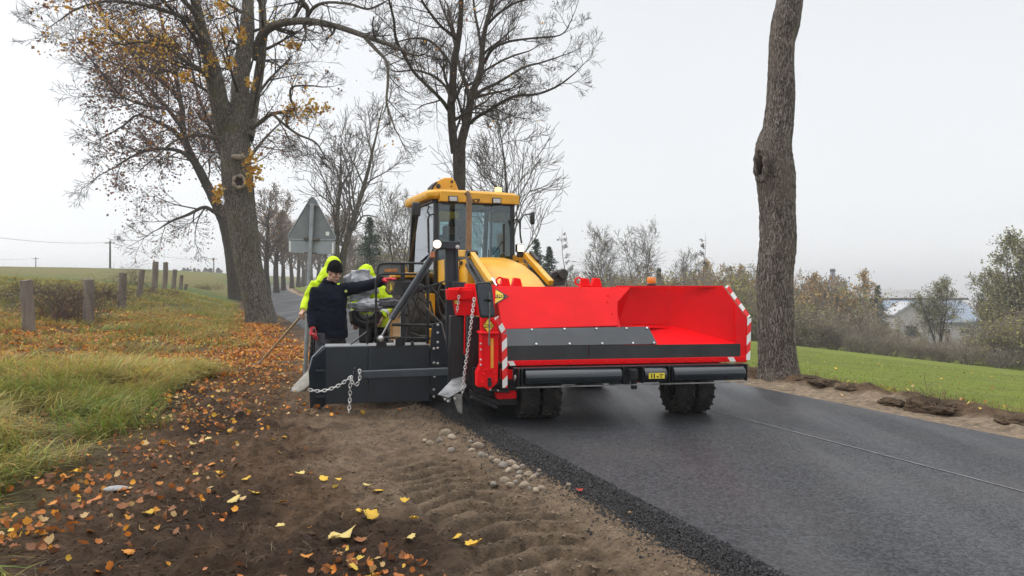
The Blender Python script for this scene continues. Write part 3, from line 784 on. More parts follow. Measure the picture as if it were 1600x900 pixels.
def rough_trunk(P, W, seed, k=40, m=8, flare=.35, amp=.05, slim=1.0):
    W = np.asarray(W) * slim
    """main stem: many rings, ridged and lumpy, flaring into root buttresses"""
    P, W = smooth_line(P, W, m); n = len(P); g = np.random.default_rng(seed)
    th = np.linspace(0, 2 * math.pi, k, endpoint=False)
    z = P[:, 2]; z0 = z[0]
    ph = g.uniform(0, 6.28, 5)
    V = []
    for i in range(n):
        T = P[min(i + 1, n - 1)] - P[max(i - 1, 0)]; T /= np.linalg.norm(T)
        A = np.cross(T, [0, 1, 0]); A /= np.linalg.norm(A); B = np.cross(A, T)
        hgt = z[i] - z0
        rr = W[i] * (1 + amp * np.sin(3 * th + ph[0] + .25 * z[i]) + amp * .7 * np.sin(5 * th + ph[1] - .4 * z[i]) + amp * .45 * np.sin(9 * th + ph[2] + .5 * z[i]) + .012 * g.standard_normal(k))
        lump = fbm(th * 1.6 + 7, np.full(k, z[i] * 1.1 + seed), seed, 3) - .45
        rr *= 1 + .16 * lump
        rr *= 1 + flare * math.exp(-max(hgt, 0) / .28) * (.55 + .45 * np.sin(4 * th + ph[3])) 
        V.append(P[i][None] + rr[:, None] * (np.cos(th)[:, None] * A + np.sin(th)[:, None] * B))
    V = np.concatenate(V)
    i = np.arange(n - 1)[:, None] * k + np.arange(k); j = np.arange(n - 1)[:, None] * k + (np.arange(k) + 1) % k
    return V, np.stack([i, j, j + k, i + k], -1).reshape(-1, 4)

def leaf_cloud(tips, n, size, pal, pw, g, spread=.25, droop=.1):
    t = np.asarray(tips); P = t[g.integers(0, len(t), n)] + g.normal(0, spread, (n, 3)) - np.array([0, 0, droop])
    pal = np.array(pal); c = pal[g.choice(len(pal), n, p=np.array(pw) / sum(pw))] * g.uniform(.65, 1.25, (n, 1))
    s = size * g.uniform(.6, 1.4, n)
    a = g.normal(0, 1, (n, 3)); a /= np.linalg.norm(a, axis=1)[:, None]; b = np.cross(a, g.normal(0, 1, (n, 3))); b /= np.linalg.norm(b, axis=1)[:, None] + 1e-9
    cc = np.cross(a, b)
    V = np.stack([P - a * s[:, None] * .6, P + b * s[:, None] * .45 + cc * s[:, None] * .15, P + a * s[:, None] * .6, P - b * s[:, None] * .45 + cc * s[:, None] * .15], 1).reshape(-1, 3)
    Q = np.arange(n * 4).reshape(n, 4)
    return V, Q, np.repeat(c, 4, 0)

def traced_tree(name, base_pts, Y, limbs, seed, bark, label, leaves_=None, dens=1.0, maxlv=3, twig=M_TWIG, rmin=.007, flare=.35, side=4.6, trunk_k=40, up=.10, slim=1.0, droop=.0):
    g = np.random.default_rng(seed)
    P, W = trace(base_pts, Y); base = Vector(P[0])
    root = empty(name, base, 0, label, 'tree')
    V, Q = rough_trunk(P, W, seed, trunk_k, 8, flare, slim=slim)
    GT, GC = Geo(), Geo(); tips = []
    for pts, y1, nsub, lm in limbs:
        y0 = Y if not isinstance(y1, tuple) else y1[0]; y1 = y1 if not isinstance(y1, tuple) else y1[1]
        LP, LW = trace(pts, y0, y1); LP, LW = smooth_line(LP, np.asarray(LW) * (.5 + .5 * slim), 5)
        GT.chain(LP, LW, 14 if LW[0] > .12 else 8, .04, g)
        n = len(LP)
        total = np.linalg.norm(np.diff(LP, axis=0), axis=1).sum()
        for j in range(int(nsub * dens)):
            f = .12 + .88 * (j + g.random()) / (nsub * dens); i = min(int(f * (n - 1)), n - 2)
            D = LP[i + 1] - LP[i]; D /= np.linalg.norm(D)
            ax = np.cross(D, g.normal(0, 1, 3)); dd = rot_about(D, ax, g.uniform(.5, 1.2))
            r0 = min(LW[i] * .5, .06)
            grow(GC, LP[i], dd, lm * g.uniform(.55, 1.15) * (1.1 - .4 * f), max(r0, .014), 0 if maxlv == 3 else 1, maxlv, g, tips, up=up, rmin=rmin, droop=droop)
        D = LP[-1] - LP[-2]
        grow(GC, LP[-1], D, lm * .8, max(LW[-1], .012), 0 if maxlv == 3 else 1, maxlv, g, tips, up=up, rmin=rmin, droop=droop)
    allV = [V] + GT.V; o = len(V); allQ = [Q] + [q + o for q in GT.Q]
    me = fast_mesh('trunk', np.concatenate(allV) - np.array(base[:]), np.concatenate(allQ))
    link('trunk', me, bark, root)
    if GC.V:
        me = fast_mesh('crown', np.concatenate(GC.V) - np.array(base[:]), np.concatenate(GC.Q)); link('crown', me, twig, root)
    if leaves_:
        Vs, Qs, Cs, o = [], [], [], 0
        for (sel, n, size, pal, pw, spr) in leaves_:
            tt = [t for t in tips if sel(t)]
            if not tt: continue
            v, q, c = leaf_cloud(tt, n, size, pal, pw, g, spr); Vs.append(v); Qs.append(q + o); Cs.append(c); o += len(v)
        if Vs: link('foliage', fast_mesh('foliage', np.concatenate(Vs) - np.array(base[:]), np.concatenate(Qs), cols=np.concatenate(Cs)), M_CROWN, root)
    return root
def seen(t): return CX + t[0] / t[1] * F, HY - (t[2] - CZ) / t[1] * F
def inbox(x0, y0, x1, y1):
    def f(t):
        x, y = seen(t); return x0 <= x <= x1 and y0 <= y <= y1
    return f
YEL = [(.62, .36, .04), (.55, .27, .03), (.66, .46, .08), (.42, .17, .03)]
RUST = [(.20, .085, .065), (.28, .12, .06), (.14, .075, .065), (.38, .18, .045), (.22, .13, .08)]

# ---- the big old maple at the left edge of the road
A_Y = 25.6
old_maple = traced_tree('maple_tree', [(409,512,60),(407,500,54),(398,455,51),(388,413,51),(378,342,53),(371,280,58),(369,245,55),(370,210,53),(373,185,50)], A_Y, [
    ([(356,215,30),(344,165,32),(331,105,28),(317,52,19),(305,0,16),(292,-80,12),(276,-170,7)], 23.5, 10, 2.6),
    ([(372,200,36),(374,165,32),(378,105,28),(385,52,26),(388,0,19),(392,-90,12),(398,-180,7)], 26.5, 9, 2.6),
    ([(385,215,26),(391,190,22),(397,157,18),(407,100,16),(411,50,14),(409,0,12),(404,-80,9),(415,-150,6)], 28, 9, 2.5),
    ([(402,90,19),(406,66,18),(416,47,16),(441,36,13),(480,33,12),(525,41,10),(567,55,9),(613,72,7),(640,84,4)], (27.5, 21.5), 16, 1.7),
    ([(567,55,7),(588,78,6),(604,97,5.5),(606,130,4.5),(604,160,4),(614,192,3)], (22.4, 21), 9, 1.3),
    ([(480,33,8),(480,12,8),(468,-6,7),(466,-50,5)], (25, 24), 5, 1.8),
    ([(480,28,6),(490,12,6),(510,4,5),(545,6,4.5),(575,14,4),(600,4,3)], (25, 22), 9, 1.5),
    ([(394,200,8),(410,188,7),(426,178,6.5),(459,171,5.5),(454,154,4.5),(457,136,4),(485,134,3),(503,136,2)], (25.6, 24), 9, 1.2),
    ([(426,178,5),(446,196,4.5),(466,210,4),(492,222,3.5),(505,240,2.5)], (25, 23.6), 9, 1.2),
    ([(338,140,12),(318,112,9),(290,96,7),(262,72,6),(230,66,4)], (25, 23), 8, 1.6),
    ([(320,62,13),(296,34,9),(262,18,7),(215,6,6),(165,2,5),(120,14,3.5),(96,30,2.5)], (24.4, 21.5), 13, 1.5),
    ([(312,30,9),(290,4,8),(250,-30,6),(200,-60,4)], (24, 22), 6, 2),
    ([(346,218,8),(322,212,7),(296,212,6),(270,222,4),(250,240,3)], (25.2, 24), 6, 1.5),
  ], 3, B_LIME, 'thick old maple with knotty trunk at the left road edge, last yellow leaves above',
  [(inbox(60,-20,160,70), 420, .085, YEL + RUST, [3, 3, 2, 3, 2, 2, 2, 2, 1], .16), (inbox(150,20,275,100), 520, .085, YEL, [3, 3, 2, 1], .22),
   (inbox(300,-40,440,110), 240, .085, YEL, [3, 2, 3, 1], .16), (inbox(430,130,520,185), 170, .085, YEL, [3, 3, 2, 1], .2),
   (inbox(420,60,640,220), 110, .07, YEL + RUST, [2, 2, 1, 2, 2, 2, 2, 2, 1], .2), (inbox(230,90,330,240), 160, .08, YEL + RUST, [2, 2, 1, 2, 2, 2, 2, 2, 1], .2)], maxlv=3, rmin=.0046, up=.10, dens=.8, slim=.80)
# tufts of yellow leaves sprouting from the trunk itself, the two old branch wounds
g = np.random.default_rng(8)
b0 = old_maple.location
def sprout(px, py, w, h, n, Y):
    q = [np.array(pix(px + g.normal(0, w), py + g.normal(0, h), Y + g.normal(0, .12))[:]) for _ in range(n // 5)]
    v, qq, c = leaf_cloud(q, n, .11, YEL, [4, 3, 3, 1], g, .06); return v, qq, c
Vs, Qs, Cs, o = [], [], [], 0
for a in ((393,265,5,12,150,25.0), (400,255,6,10,60,25.1), (342,298,4,7,80,25.0), (318,105,3,5,30,24.6), (330,88,4,8,40,24.3), (352,45,5,6,45,24), (360,98,4,5,40,24.2), (377,52,5,9,60,25), (392,122,4,5,40,25.5), (288,115,6,4,45,24), (345,5,5,6,60,24), (462,65,7,4,60,24.5), (455,162,5,3,30,24.5), (495,165,12,6,90,24)):
    v, q, c = sprout(*a); Vs.append(v); Qs.append(q + o); Cs.append(c); o += len(v)
link('leaf_tuft', fast_mesh('leaf_tuft', np.concatenate(Vs) - np.array(b0[:]), np.concatenate(Qs), cols=np.concatenate(Cs)), M_CROWN, old_maple)
M_WOUND = mat('wound_wood', (.34, .28, .22), rough=.9, var=.3, vscale=7, bump=.8, bscale=20, spec=.1)
M_HOLE = mat('wound_hollow', (.035, .026, .02), rough=1, var=.3, spec=.05)
def wound(root, px, py, Y, rx, rz, tilt=0.0, hollow=True, tube=.045):
    c = pix(px, py, Y) - root.location; k = MB(); n = 22
    ring = [c + Vector((math.cos(a) * rx, -.02 * math.sin(a * 3), math.sin(a) * rz)) for a in np.linspace(0, 2 * math.pi, n)]
    k.tube(ring, [tube * (1 + .3 * math.sin(i * 1.7)) for i in range(n)], 8, cap=False)
    o = k.build('branch_scar', M_WOUND, root)
    if hollow:
        h = MB(); h.ell(c + Vector((0, .07, 0)), (rx * .95, .10, rz * .95)); h.build('hollow', M_HOLE, o)
    return o
wound(old_maple, 374, 284, 24.98, .20, .20, tube=.06)
k = MB(); k.ell(pix(372, 245, 24.98) - b0, (.26, .08, .10)); k.build('branch_scar', M_WOUND, old_maple)

# ---- the second tree of the left row, its crown still hung with brown leaves
traced_tree('maple_tree', [(369,470,30),(367,455,27),(364,415,25),(359,380,24),(352,350,22),(345,335,20)], 54, [
    ([(345,335,18),(333,308,17),(316,275,15),(292,228,12),(285,196,10),(284,165,8),(268,140,6),(250,112,4)], 52, 15, 5),
    ([(352,350,18),(358,310,15),(352,260,13),(340,210,10),(332,160,8),(328,110,6)], 57, 13, 5),
    ([(318,280,9),(301,252,8),(277,235,6.5),(235,234,5),(200,248,3.5),(180,262,2.5)], (53, 50), 14, 3.5),
    ([(345,339,8),(333,330,7),(318,324,6),(295,335,5),(267,346,3.5),(248,358,2)], (53.5, 51), 10, 3),
    ([(292,228,8),(272,205,7),(245,190,5),(215,180,4),(195,195,3)], (52, 49), 14, 3.5),
    ([(288,205,8),(262,170,7),(235,140,5),(205,110,4),(180,100,3)], (52, 48), 14, 4),
    ([(284,170,8),(275,120,7),(262,70,5),(250,20,4),(246,-20,3)], (52, 51), 13, 4.5),
    ([(262,170,6),(230,165,5),(190,150,4),(165,120,3)], (50, 47), 10, 4),
    ([(268,140,6),(230,110,5),(195,70,4),(170,40,3)], (51, 48), 12, 4),
    ([(358,310,9),(375,270,8),(395,240,6),(415,215,4),(430,200,3)], (55, 58), 12, 4),
    ([(352,260,9),(330,200,7),(310,150,5),(296,90,4)], (54, 53), 12, 4),
  ], 4, B_DARK, 'second roadside tree just behind the big maple, wide low crown with brown and orange leaves',
  [(inbox(150,0,345,310), 9500, .15, RUST, [4, 3, 3, 1, 2], .55), (inbox(150,40,280,140), 1500, .15, YEL + RUST, [2, 3, 1, 3, 2, 2, 1, 1, 1], .5), (inbox(200,300,450,420), 500, .12, RUST, [3, 2, 2, 1, 2], .4),
   (inbox(330,150,460,330), 1500, .13, RUST, [4, 2, 4, 1, 2], .5)], maxlv=3, rmin=.011, flare=.2, up=.04, dens=.62, slim=.82)

# ---- tree behind the cab, on the right side of the road
traced_tree('bare_tree', [(712,506,28),(713,480,23),(714,440,21),(717,400,20),(718,340,19),(718,293,18),(717,262,19),(717,236,20)], 25.7, [
    ([(711,240,13),(707,205,13),(705,170,12.5),(706,147,12),(710,95,11),(718,48,9),(721,0,7),(722,-60,5),(720,-120,3)], 24.5, 9, 2.0),
    ([(720,240,14),(722,218,14),(730,187,13),(738,147,11),(751,110,10),(754,70,8),(760,37,7),(769,0,6),(776,-60,4.5),(780,-120,3)], 27, 9, 2.0),
    ([(736,192,6),(744,184,5.5),(773,167,5),(802,151,4.5),(839,147,4),(872,134,3),(901,112,1.8)], (26, 22.5), 11, 1.25),
    ([(742,149,6),(755,140,5.5),(780,128,4.5),(817,106,3.5),(845,98,2.8),(870,90,2)], (26.5, 28), 10, 1.35),
    ([(757,98,6),(770,76,5),(795,65,4),(830,60,3.2),(875,55,2.2),(890,37,1.5)], (27, 24), 11, 1.4),
    ([(701,172,7),(693,160,6),(681,147,5.5),(648,114,5),(633,88,5),(619,62,4.5),(615,29,4),(608,0,3.5),(600,-60,2.5)], (25.5, 22), 12, 1.6),
    ([(713,60,6),(700,50,5),(688,40,4.5),(672,20,4),(659,0,4),(645,-40,3)], (25, 23), 8, 1.7),
    ([(734,170,7),(729,135,6),(719,108,5),(714,85,4),(708,60,3)], (26, 28), 8, 1.6),
    ([(706,160,5),(696,135,4.5),(675,118,4),(650,110,3),(625,112,2)], (25, 27), 9, 1.5),
    ([(709,110,5),(696,88,4.5),(672,64,4),(645,60,3),(620,66,2)], (25, 27.5), 9, 1.6),
    ([(753,85,5),(748,50,4.5),(742,20,4),(738,-20,3)], (27, 28), 7, 1.6),
    ([(760,40,5),(778,22,4),(802,6,3.5),(830,-4,2.5),(850,-20,2)], (27, 25), 8, 1.7),
    ([(712,205,4),(724,170,3.5),(727,140,2.5)], (26, 26.5), 4, 1.0),
    ([(738,148,5),(750,118,4),(775,100,3.5),(800,88,3),(826,80,2)], (26.6, 29), 8, 1.4),
  ], 6, B_DARK, 'nearly bare tree with a forked trunk rising behind the yellow cab roof',
  [(inbox(640,0,900,200), 130, .075, YEL + RUST, [2, 1, 3, 1, 2, 2, 2, 1, 1], .15)], maxlv=3, rmin=.0048, flare=.3, up=.17, trunk_k=24, dens=.85)

# ---- the knobbly trunk standing right of the machine
Yr = 11.15
trunk_R = traced_tree('maple_tree', [(1217,592,72),(1216,575,64),(1214,533,60),(1213,480,60),(1212,433,60),(1217,380,60),(1217,333,59),(1216,295,63),(1214,270,66),(1211,250,64),(1211,227,60),(1217,200,50),
    (1221,165,48),(1222,133,47),(1222,100,43),(1223,67,43),(1228,40,48),(1235,0,44),(1240,-60,42),(1238,-130,40),(1232,-220,34)], Yr, [
    ([(1240,-110,26),(1270,-200,20),(1310,-300,14)], 11.6, 6, 1.5), ([(1232,-200,26),(1200,-290,18),(1160,-400,12)], 10.8, 6, 1.5), ([(1232,-210,28),(1236,-300,22),(1240,-420,14)], 11.2, 6, 1.5)],
    9, B_GREY, 'tall knobbly bare trunk standing alone by the right road edge beyond the red hopper', None, maxlv=2, flare=.16, slim=.90)
k = MB(); n = 24; c = pix(1187, 258, Yr - .26) - trunk_R.location
k.tube([c + Vector((math.cos(a) * .055 + .02, .03 - .05 * math.cos(a), math.sin(a) * .24)) for a in np.linspace(0, 2 * math.pi, n)], [.035 + .012 * math.sin(i * 2.1) for i in range(n)], 9, cap=False)
sc_ = k.build('branch_scar', B_GREY, trunk_R)
h = MB(); h.ell(c + Vector((.02, .05, .01)), (.05, .05, .15)); h.build('hollow', M_HOLE, sc_)

# ---- generic tree maker for the farther trees (built at the origin, metres)
def wild_tree(name, H, seed, clear=.25, r=None, bark=B_DARK, twig=M_TWIGF, n1=16, crown=.33, pal=None, pw=None, nleaf=0, lsize=.14, rmin=.016, upr=.75, stems=1, lv=2):
    g = np.random.default_rng(seed); r = r or H * .02
    GT, GC = Geo(), Geo(); tips = []
    for sidx in range(stems):
        a0 = g.uniform(0, 6.28); lean = 0 if stems == 1 else .10
        n = 12; P = [np.zeros(3) + (0 if stems == 1 else 1) * np.array([math.cos(a0), math.sin(a0), 0]) * r]; d = np.array([lean * math.cos(a0), lean * math.sin(a0), 1.0])
        hh = H * (1 if sidx == 0 else g.uniform(.7, .95))
        for i in range(n):
            d = d + g.normal(0, .05, 3) * np.array([1, 1, .2]); d /= np.linalg.norm(d); P.append(P[-1] + d * hh / n)
        P = np.array(P); P[0, 2] -= .3; W = np.interp(np.linspace(0, 1, n + 1), [0, .08, .4, 1], [1.35, 1, .7, .08]) * r / (stems ** .4)
        GT.chain(P, W, 10, .04, g)
        m = max(4, n1 // stems)
        for j in range(m):
            f = clear + (1 - clear) * ((j + g.random()) / m); i = min(int(f * n), n - 1)
            a = g.uniform(0, 6.28); el = g.uniform(upr - .3, upr + .35)
            dd = np.array([math.cos(a) * math.cos(el), math.sin(a) * math.cos(el), math.sin(el)])
            L = H * crown * (1.0 - .62 * ((f - clear) / (1 - clear)) ** 1.5) * g.uniform(.7, 1.2)
            grow(GC, P[i], dd, L, max(W[i] * .45, rmin * 1.4), 2 - lv, 2, g, tips, up=.14, rmin=rmin, wob=.13, nch=(6, 6, 5), ratio=(.45, .7))
    root = empty(name)
    link('trunk', GT.mesh('trunk'), bark, root); link('crown', GC.mesh('crown'), twig, root)
    if nleaf:
        v, q, c = leaf_cloud(tips, nleaf, lsize, pal, pw, g, H * .03); link('foliage', fast_mesh('foliage', v, q, cols=c), M_CROWN, root)
    return root
OLIVE = [(.28, .27, .10), (.36, .33, .13), (.22, .22, .09), (.42, .36, .12)]
TAN = [(.34, .22, .10), (.42, .27, .10), (.25, .16, .09), (.48, .34, .12)]
def put(o, px, Y, base=None, H=None, scale=1.0, rz=0.0, label=None, cat='tree', group=None):
    x = (px - CX) / F * Y; o.location = (x, Y, hz(x, Y) - .05); o.scale = (scale,) * 3; o.rotation_euler = (0, 0, rz)
    tag(o, label, cat, group); return o
def top_scale(px, py, Y, H):
    x = (px - CX) / F * Y; return (CZ - (py - HY) / F * Y - hz(x, Y)) / H

# tree far left of the cab behind the sign, twin stems
P_twin = wild_tree('bare_tree', 12, 31, clear=.28, r=.30, bark=bark_mat('bark_mossy', (.03, .026, .02), (.17, .15, .11), moss=(.10, .10, .05), sc=8), n1=26, crown=.34, stems=2, rmin=.013, upr=.85)
put(P_twin, 522, 52, scale=top_scale(522, 148, 52, 12), label='bare mossy tree with upright twin stems behind the road sign')
P_air = wild_tree('bare_tree', 10, 37, clear=.22, r=.12, n1=26, crown=.42, rmin=.012, upr=.75)
put(P_air, 797, 41, scale=top_scale(797, 172, 41, 10), rz=1.2, label='slim bare tree with airy spreading crown right behind the cab roof')
# slender bare trees above the hopper
P_whip = wild_tree('bare_tree', 8, 41, clear=.35, r=.06, n1=12, crown=.13, rmin=.012, upr=.5)
put(P_whip, 891, 62, scale=top_scale(891, 352, 62, 8), label='thin bare sapling with a straight stem between the dark conifer and the red hopper')
w2 = copy_tree(P_whip); put(w2, 1093, 70, scale=top_scale(1093, 362, 70, 8), rz=2, label='thin bare sapling rising above the right half of the red hopper')
P_broom = wild_tree('bare_tree', 9, 43, clear=.12, r=.10, n1=30, crown=.42, rmin=.013, upr=1.05, stems=2, pal=OLIVE, pw=[2, 2, 1, 1], nleaf=260, lsize=.12)
for q, (px, py, Y, lb) in enumerate(((945, 362, 66, 'broom shaped bare tree, left one of the pair above the hopper top edge'), (998, 360, 70, 'broom shaped bare tree, right one of the pair above the hopper top edge'),
        (1070, 398, 76, 'low bare tree behind the thin sapling above the hopper'), (625, 300, 62, 'bare bushy tree between the spruce and the cab'), (590, 352, 72, 'greyish bare tree directly behind the spruce left of the cab'),
        (1150, 425, 72, 'small bare tree just left of the tall knobbly trunk'))):
    o = P_broom if q == 0 else copy_tree(P_broom)
    put(o, px, Y, scale=top_scale(px, py, Y, 9), rz=q * 1.9, label=lb, group='bare trees beyond the machine')
# row of big avenue trees farther along the road, brown leaves left in their crowns
P_ave = [wild_tree('avenue_tree', 14, 51 + i, clear=.30, r=.42, n1=24, crown=.30, rmin=.022, upr=.7, pal=TAN + RUST, pw=[3, 2, 3, 1, 2, 2, 2, 1, 1], nleaf=900, lsize=.20) for i in range(2)]
ave = [(432, 312, 86), (443, 330, 98), (456, 338, 112), (466, 345, 128), (473, 352, 146), (486, 350, 160), (497, 345, 140), (508, 338, 120), (418, 300, 76), (540, 330, 104), (556, 345, 125), (478, 356, 185)]
for q, (px, py, Y) in enumerate(ave):
    o = P_ave[q % 2] if q < 2 else copy_tree(P_ave[q % 2])
    where = ('left row of the avenue' if px < 470 else 'right row of the avenue')
    put(o, px, Y, scale=top_scale(px, py, Y, 14), rz=q * 2.3, label='distant brown leaved tree of the ' + where + ' where the road bends', group='avenue trees of the ' + where)
# ---- conifers
def conifer(name, H, seed, wide=.33, col=(.045, .075, .045)):
    g = np.random.default_rng(seed); root = empty(name)
    G = Geo(); G.chain(np.array([[0, 0, -.3], [0, 0, H * .5], [0, 0, H * .99]]), [H * .018, H * .011, .01], 8); link('trunk', G.mesh('trunk'), B_DARK, root)
    P, S, D = [], [], []
    lv = int(H * 4.5)
    for i in range(lv):
        f = (i + .5) / lv; z = H * (.06 + .94 * f); L = H * wide * (1 - f) ** .85 * g.uniform(.75, 1.12) + .05
        for b in range(9):
            a = g.uniform(0, 6.28); LL = L * g.uniform(.6, 1.1); m = max(4, int(LL / .13))
            for j in range(m):
                u = (j + .6) / m
                p = np.array([math.cos(a) * LL * u, math.sin(a) * LL * u, z - LL * .35 * u + LL * .16 * u * u])
                for _ in range(4):
                    P.append(p + g.normal(0, .05 + .02 * LL, 3)); D.append(np.array([math.cos(a), math.sin(a), -.35]) + g.normal(0, .6, 3))
    P, D = np.array(P), np.array(D); n = len(P); D /= np.linalg.norm(D, axis=1)[:, None]
    W = np.cross(D, g.normal(0, 1, (n, 3))); W /= np.linalg.norm(W, axis=1)[:, None]; s = g.uniform(.12, .26, n)[:, None] * H / 7
    V = np.stack([P - W * s * .22, P + W * s * .22, P + D * s], 1).reshape(-1, 3)
    c = np.array(col)[None] * g.uniform(.5, 1.7, (n, 1)) * np.array([1, 1, 1])
    link('foliage', fast_mesh('foliage', V, tris=np.arange(n * 3).reshape(n, 3), cols=np.repeat(c, 3, 0)), M_CROWN, root)
    return root
P_con = conifer('spruce_tree', 7, 61)
put(P_con, 578, 60, scale=top_scale(578, 338, 60, 7), label='dark spruce with a pointed top between the workers and the cab')
for q, (px, py, Y, lb) in enumerate(((838, 372, 58, 'dark conifer directly right of the cab behind the loader arm'), (858, 384, 60, 'dark conifer nearest the thin sapling right of the cab'), (1371, 445, 92, 'dark spruce in front of the grey green factory hall'),
        (1030, 418, 84, 'small dark conifer just right of the amber beacon on the hopper'), (820, 395, 66, 'small dark conifer half hidden behind the cab and mirror'))):
    o = copy_tree(P_con); put(o, px, Y, scale=top_scale(px, py, Y, 7), rz=q * 1.3, label=lb)

# ---- scrub along the foot of the field
M_SCRUB = mat('scrub_twig', (.26, .225, .185), rough=.95, var=.3, vscale=.8, spec=.1)
def bush(name, H, seed, pal, pw, nleaf, stems=20, lsize=.12, twig=M_SCRUB):
    g = np.random.default_rng(seed); G = Geo(); tips = []
    for i in range(stems):
        a = g.uniform(0, 6.28); el = g.uniform(.75, 1.45); d = np.array([math.cos(a) * math.cos(el), math.sin(a) * math.cos(el), math.sin(el)])
        grow(G, np.array([math.cos(a), math.sin(a), 0]) * H * .14 * g.random(), d, H * g.uniform(.45, .85), H * .010, 0, 2, g, tips, up=.12, rmin=.013, nch=(6, 4, 3), wob=.14, ratio=(.45, .7))
    root = empty(name); link('branches', G.mesh('branches'), twig, root)
    v, q, c = leaf_cloud(tips, nleaf, lsize, pal, pw, g, H * .05); link('foliage', fast_mesh('foliage', v, q, cols=c), M_CROWN, root)
    return root
GREYB = [(.29, .25, .19), (.34, .28, .20), (.22, .195, .155), (.33, .29, .14)]
GOLD = [(.50, .30, .05), (.40, .25, .07), (.30, .20, .07), (.55, .38, .10)]
WILLOW = [(.24, .24, .13), (.30, .29, .16), (.18, .18, .10), (.34, .31, .17)]
protos = {'grey brown': bush('bush', 4, 71, GREYB, [3, 2, 3, 1], 900), 'olive': bush('bush', 4, 72, OLIVE, [3, 2, 3, 1], 1700),
          'tan orange': bush('bush', 4, 73, TAN, [3, 3, 2, 1], 1100), 'dark bare': bush('bush', 4, 74, GREYB, [1, 1, 4, 0], 500, stems=24)}
used = set()
def put_bush(kind, px, py, Y, q, label):
    o = protos[kind] if kind not in used else copy_tree(protos[kind]); used.add(kind)
    x = (px - CX) / F * Y; sc = max(.35, (CZ - (py - HY) / F * Y - hz(x, Y)) / 3.6)
    o.location = (x, Y, hz(x, Y) - .1); o.scale = (sc * rnd.uniform(.95, 1.25), sc * rnd.uniform(.9, 1.1), sc); o.rotation_euler = (0, 0, rnd.uniform(0, 6))
    tag(o, label, 'bush', kind + ' bushes at the foot of the field'); return o
kinds = ['grey brown', 'olive', 'dark bare', 'tan orange']
row = [(1010,430,60),(1040,432,58),(1075,430,56),(1105,428,58),(1128,428,54),(1150,440,50),(1168,430,58),(1255,432,60),(1275,445,56),(1290,440,64),(1312,450,58),(1330,480,52),(1350,496,48),(1372,505,50),(1395,515,47),(1420,524,45),
       (1440,528,46),(1462,530,44),(1482,533,43),(1505,532,44),(1528,522,46),(1550,505,44),(1575,490,43),(1600,485,44),(1240,470,50),(1268,485,48),(1300,505,48),(1335,522,44),(1380,535,42),(1425,540,41.5),(1470,545,41),(1515,548,41),(1560,545,41),(1610,540,41),(1180,470,52),
       (960,432,64),(985,436,60),(1215,455,56),(1640,480,44),(560,400,70),(600,396,66),(545,408,58),(612,404,56),(640,380,74),(870,425,66),(920,428,70)]
seq = [3,1,0,1,3,1,0,3,3,0,1,0,2,1,0,2,1,0,2,0,1,2,1,0,1,0,2,0,2,0,2,0,2,2,0,1,0,3,1,0,1,0,0,1,0,1]
for q, (px, py, Y) in enumerate(row):
    kd = kinds[seq[q % len(seq)]]
    put_bush(kd, px, py, Y, q, kd + (' bush in the thicket beyond the green field' if px > 900 else ' bush in the thicket behind the workers and the machine'))
# taller leaf bearing trees in the thicket
P_gold = wild_tree('birch_tree', 8, 81, clear=.22, r=.09, n1=24, crown=.26, rmin=.014, upr=.95, pal=GOLD, pw=[3, 2, 2, 2], nleaf=1300, lsize=.15)
put(P_gold, 1341, 72, scale=top_scale(1341, 428, 72, 8), label='golden leaved birch in the thicket just left of the dark spruce')
for q, (px, py, Y, lb) in enumerate(((1277, 432, 74, 'rusty gold birch between the bare trunk and the factory chimney'), (1115, 412, 80, 'faded gold birch behind the right corner of the red hopper'), (1147, 420, 84, 'pale gold birch just left of the bare trunk'))):
    put(copy_tree(P_gold), px, Y, scale=top_scale(px, py, Y, 8), rz=q * 2 + 1, label=lb)
P_wil = wild_tree('willow_tree', 8, 83, clear=.12, r=.16, n1=34, crown=.42, rmin=.013, upr=.8, pal=WILLOW, pw=[3, 3, 2, 2], nleaf=5200, lsize=.13, stems=3)
put(P_wil, 1602, 46, scale=top_scale(1602, 372, 46, 8), label='large grey green willow at the right edge of the view')
for q, (px, py, Y, lb) in enumerate(((1562, 428, 52, 'middling grey green willow left of the large willow at the right edge'), (1466, 440, 60, 'smaller grey green willow in front of the blue factory roof'), (1655, 380, 50, 'grey green willow cut by the picture edge'))):
    put(copy_tree(P_wil), px, Y, scale=top_scale(px, py, Y, 8), rz=q * 2 + 1, label=lb)
# slender autumn trees standing in the thicket, in three kinds
P_thin = [wild_tree('thicket_tree', 7, 91 + i, clear=.10, r=.07, n1=26, crown=.30, rmin=.012, upr=1.0, stems=3, pal=(TAN, OLIVE, GREYB)[i], pw=[3, 3, 2, 1], nleaf=(900, 1300, 500)[i], lsize=.12, twig=M_SCRUB) for i in range(3)]
thin = [(1018,440,62,1),(1046,436,70,0),(1085,424,72,2),(1112,424,66,0),(1136,420,64,0),(1160,412,70,1),(1176,428,60,2),(1254,438,62,0),(1262,430,66,0),(1283,446,60,2),(1300,452,58,1),(1318,458,60,0),(1330,446,66,1),(1356,480,62,0),
        (1380,506,56,2),(1402,512,52,1),(1440,512,56,1),(1484,515,54,0),(1512,518,52,1),(1545,470,50,1),(1588,420,48,1),(1680,470,46,2),(1730,460,46,0),(1790,470,45,1),(1860,465,44,2),(1940,460,44,0),(2030,470,43,1),(972,430,66,2),(930,424,68,2),(1230,450,60,1)]
used_k = set()
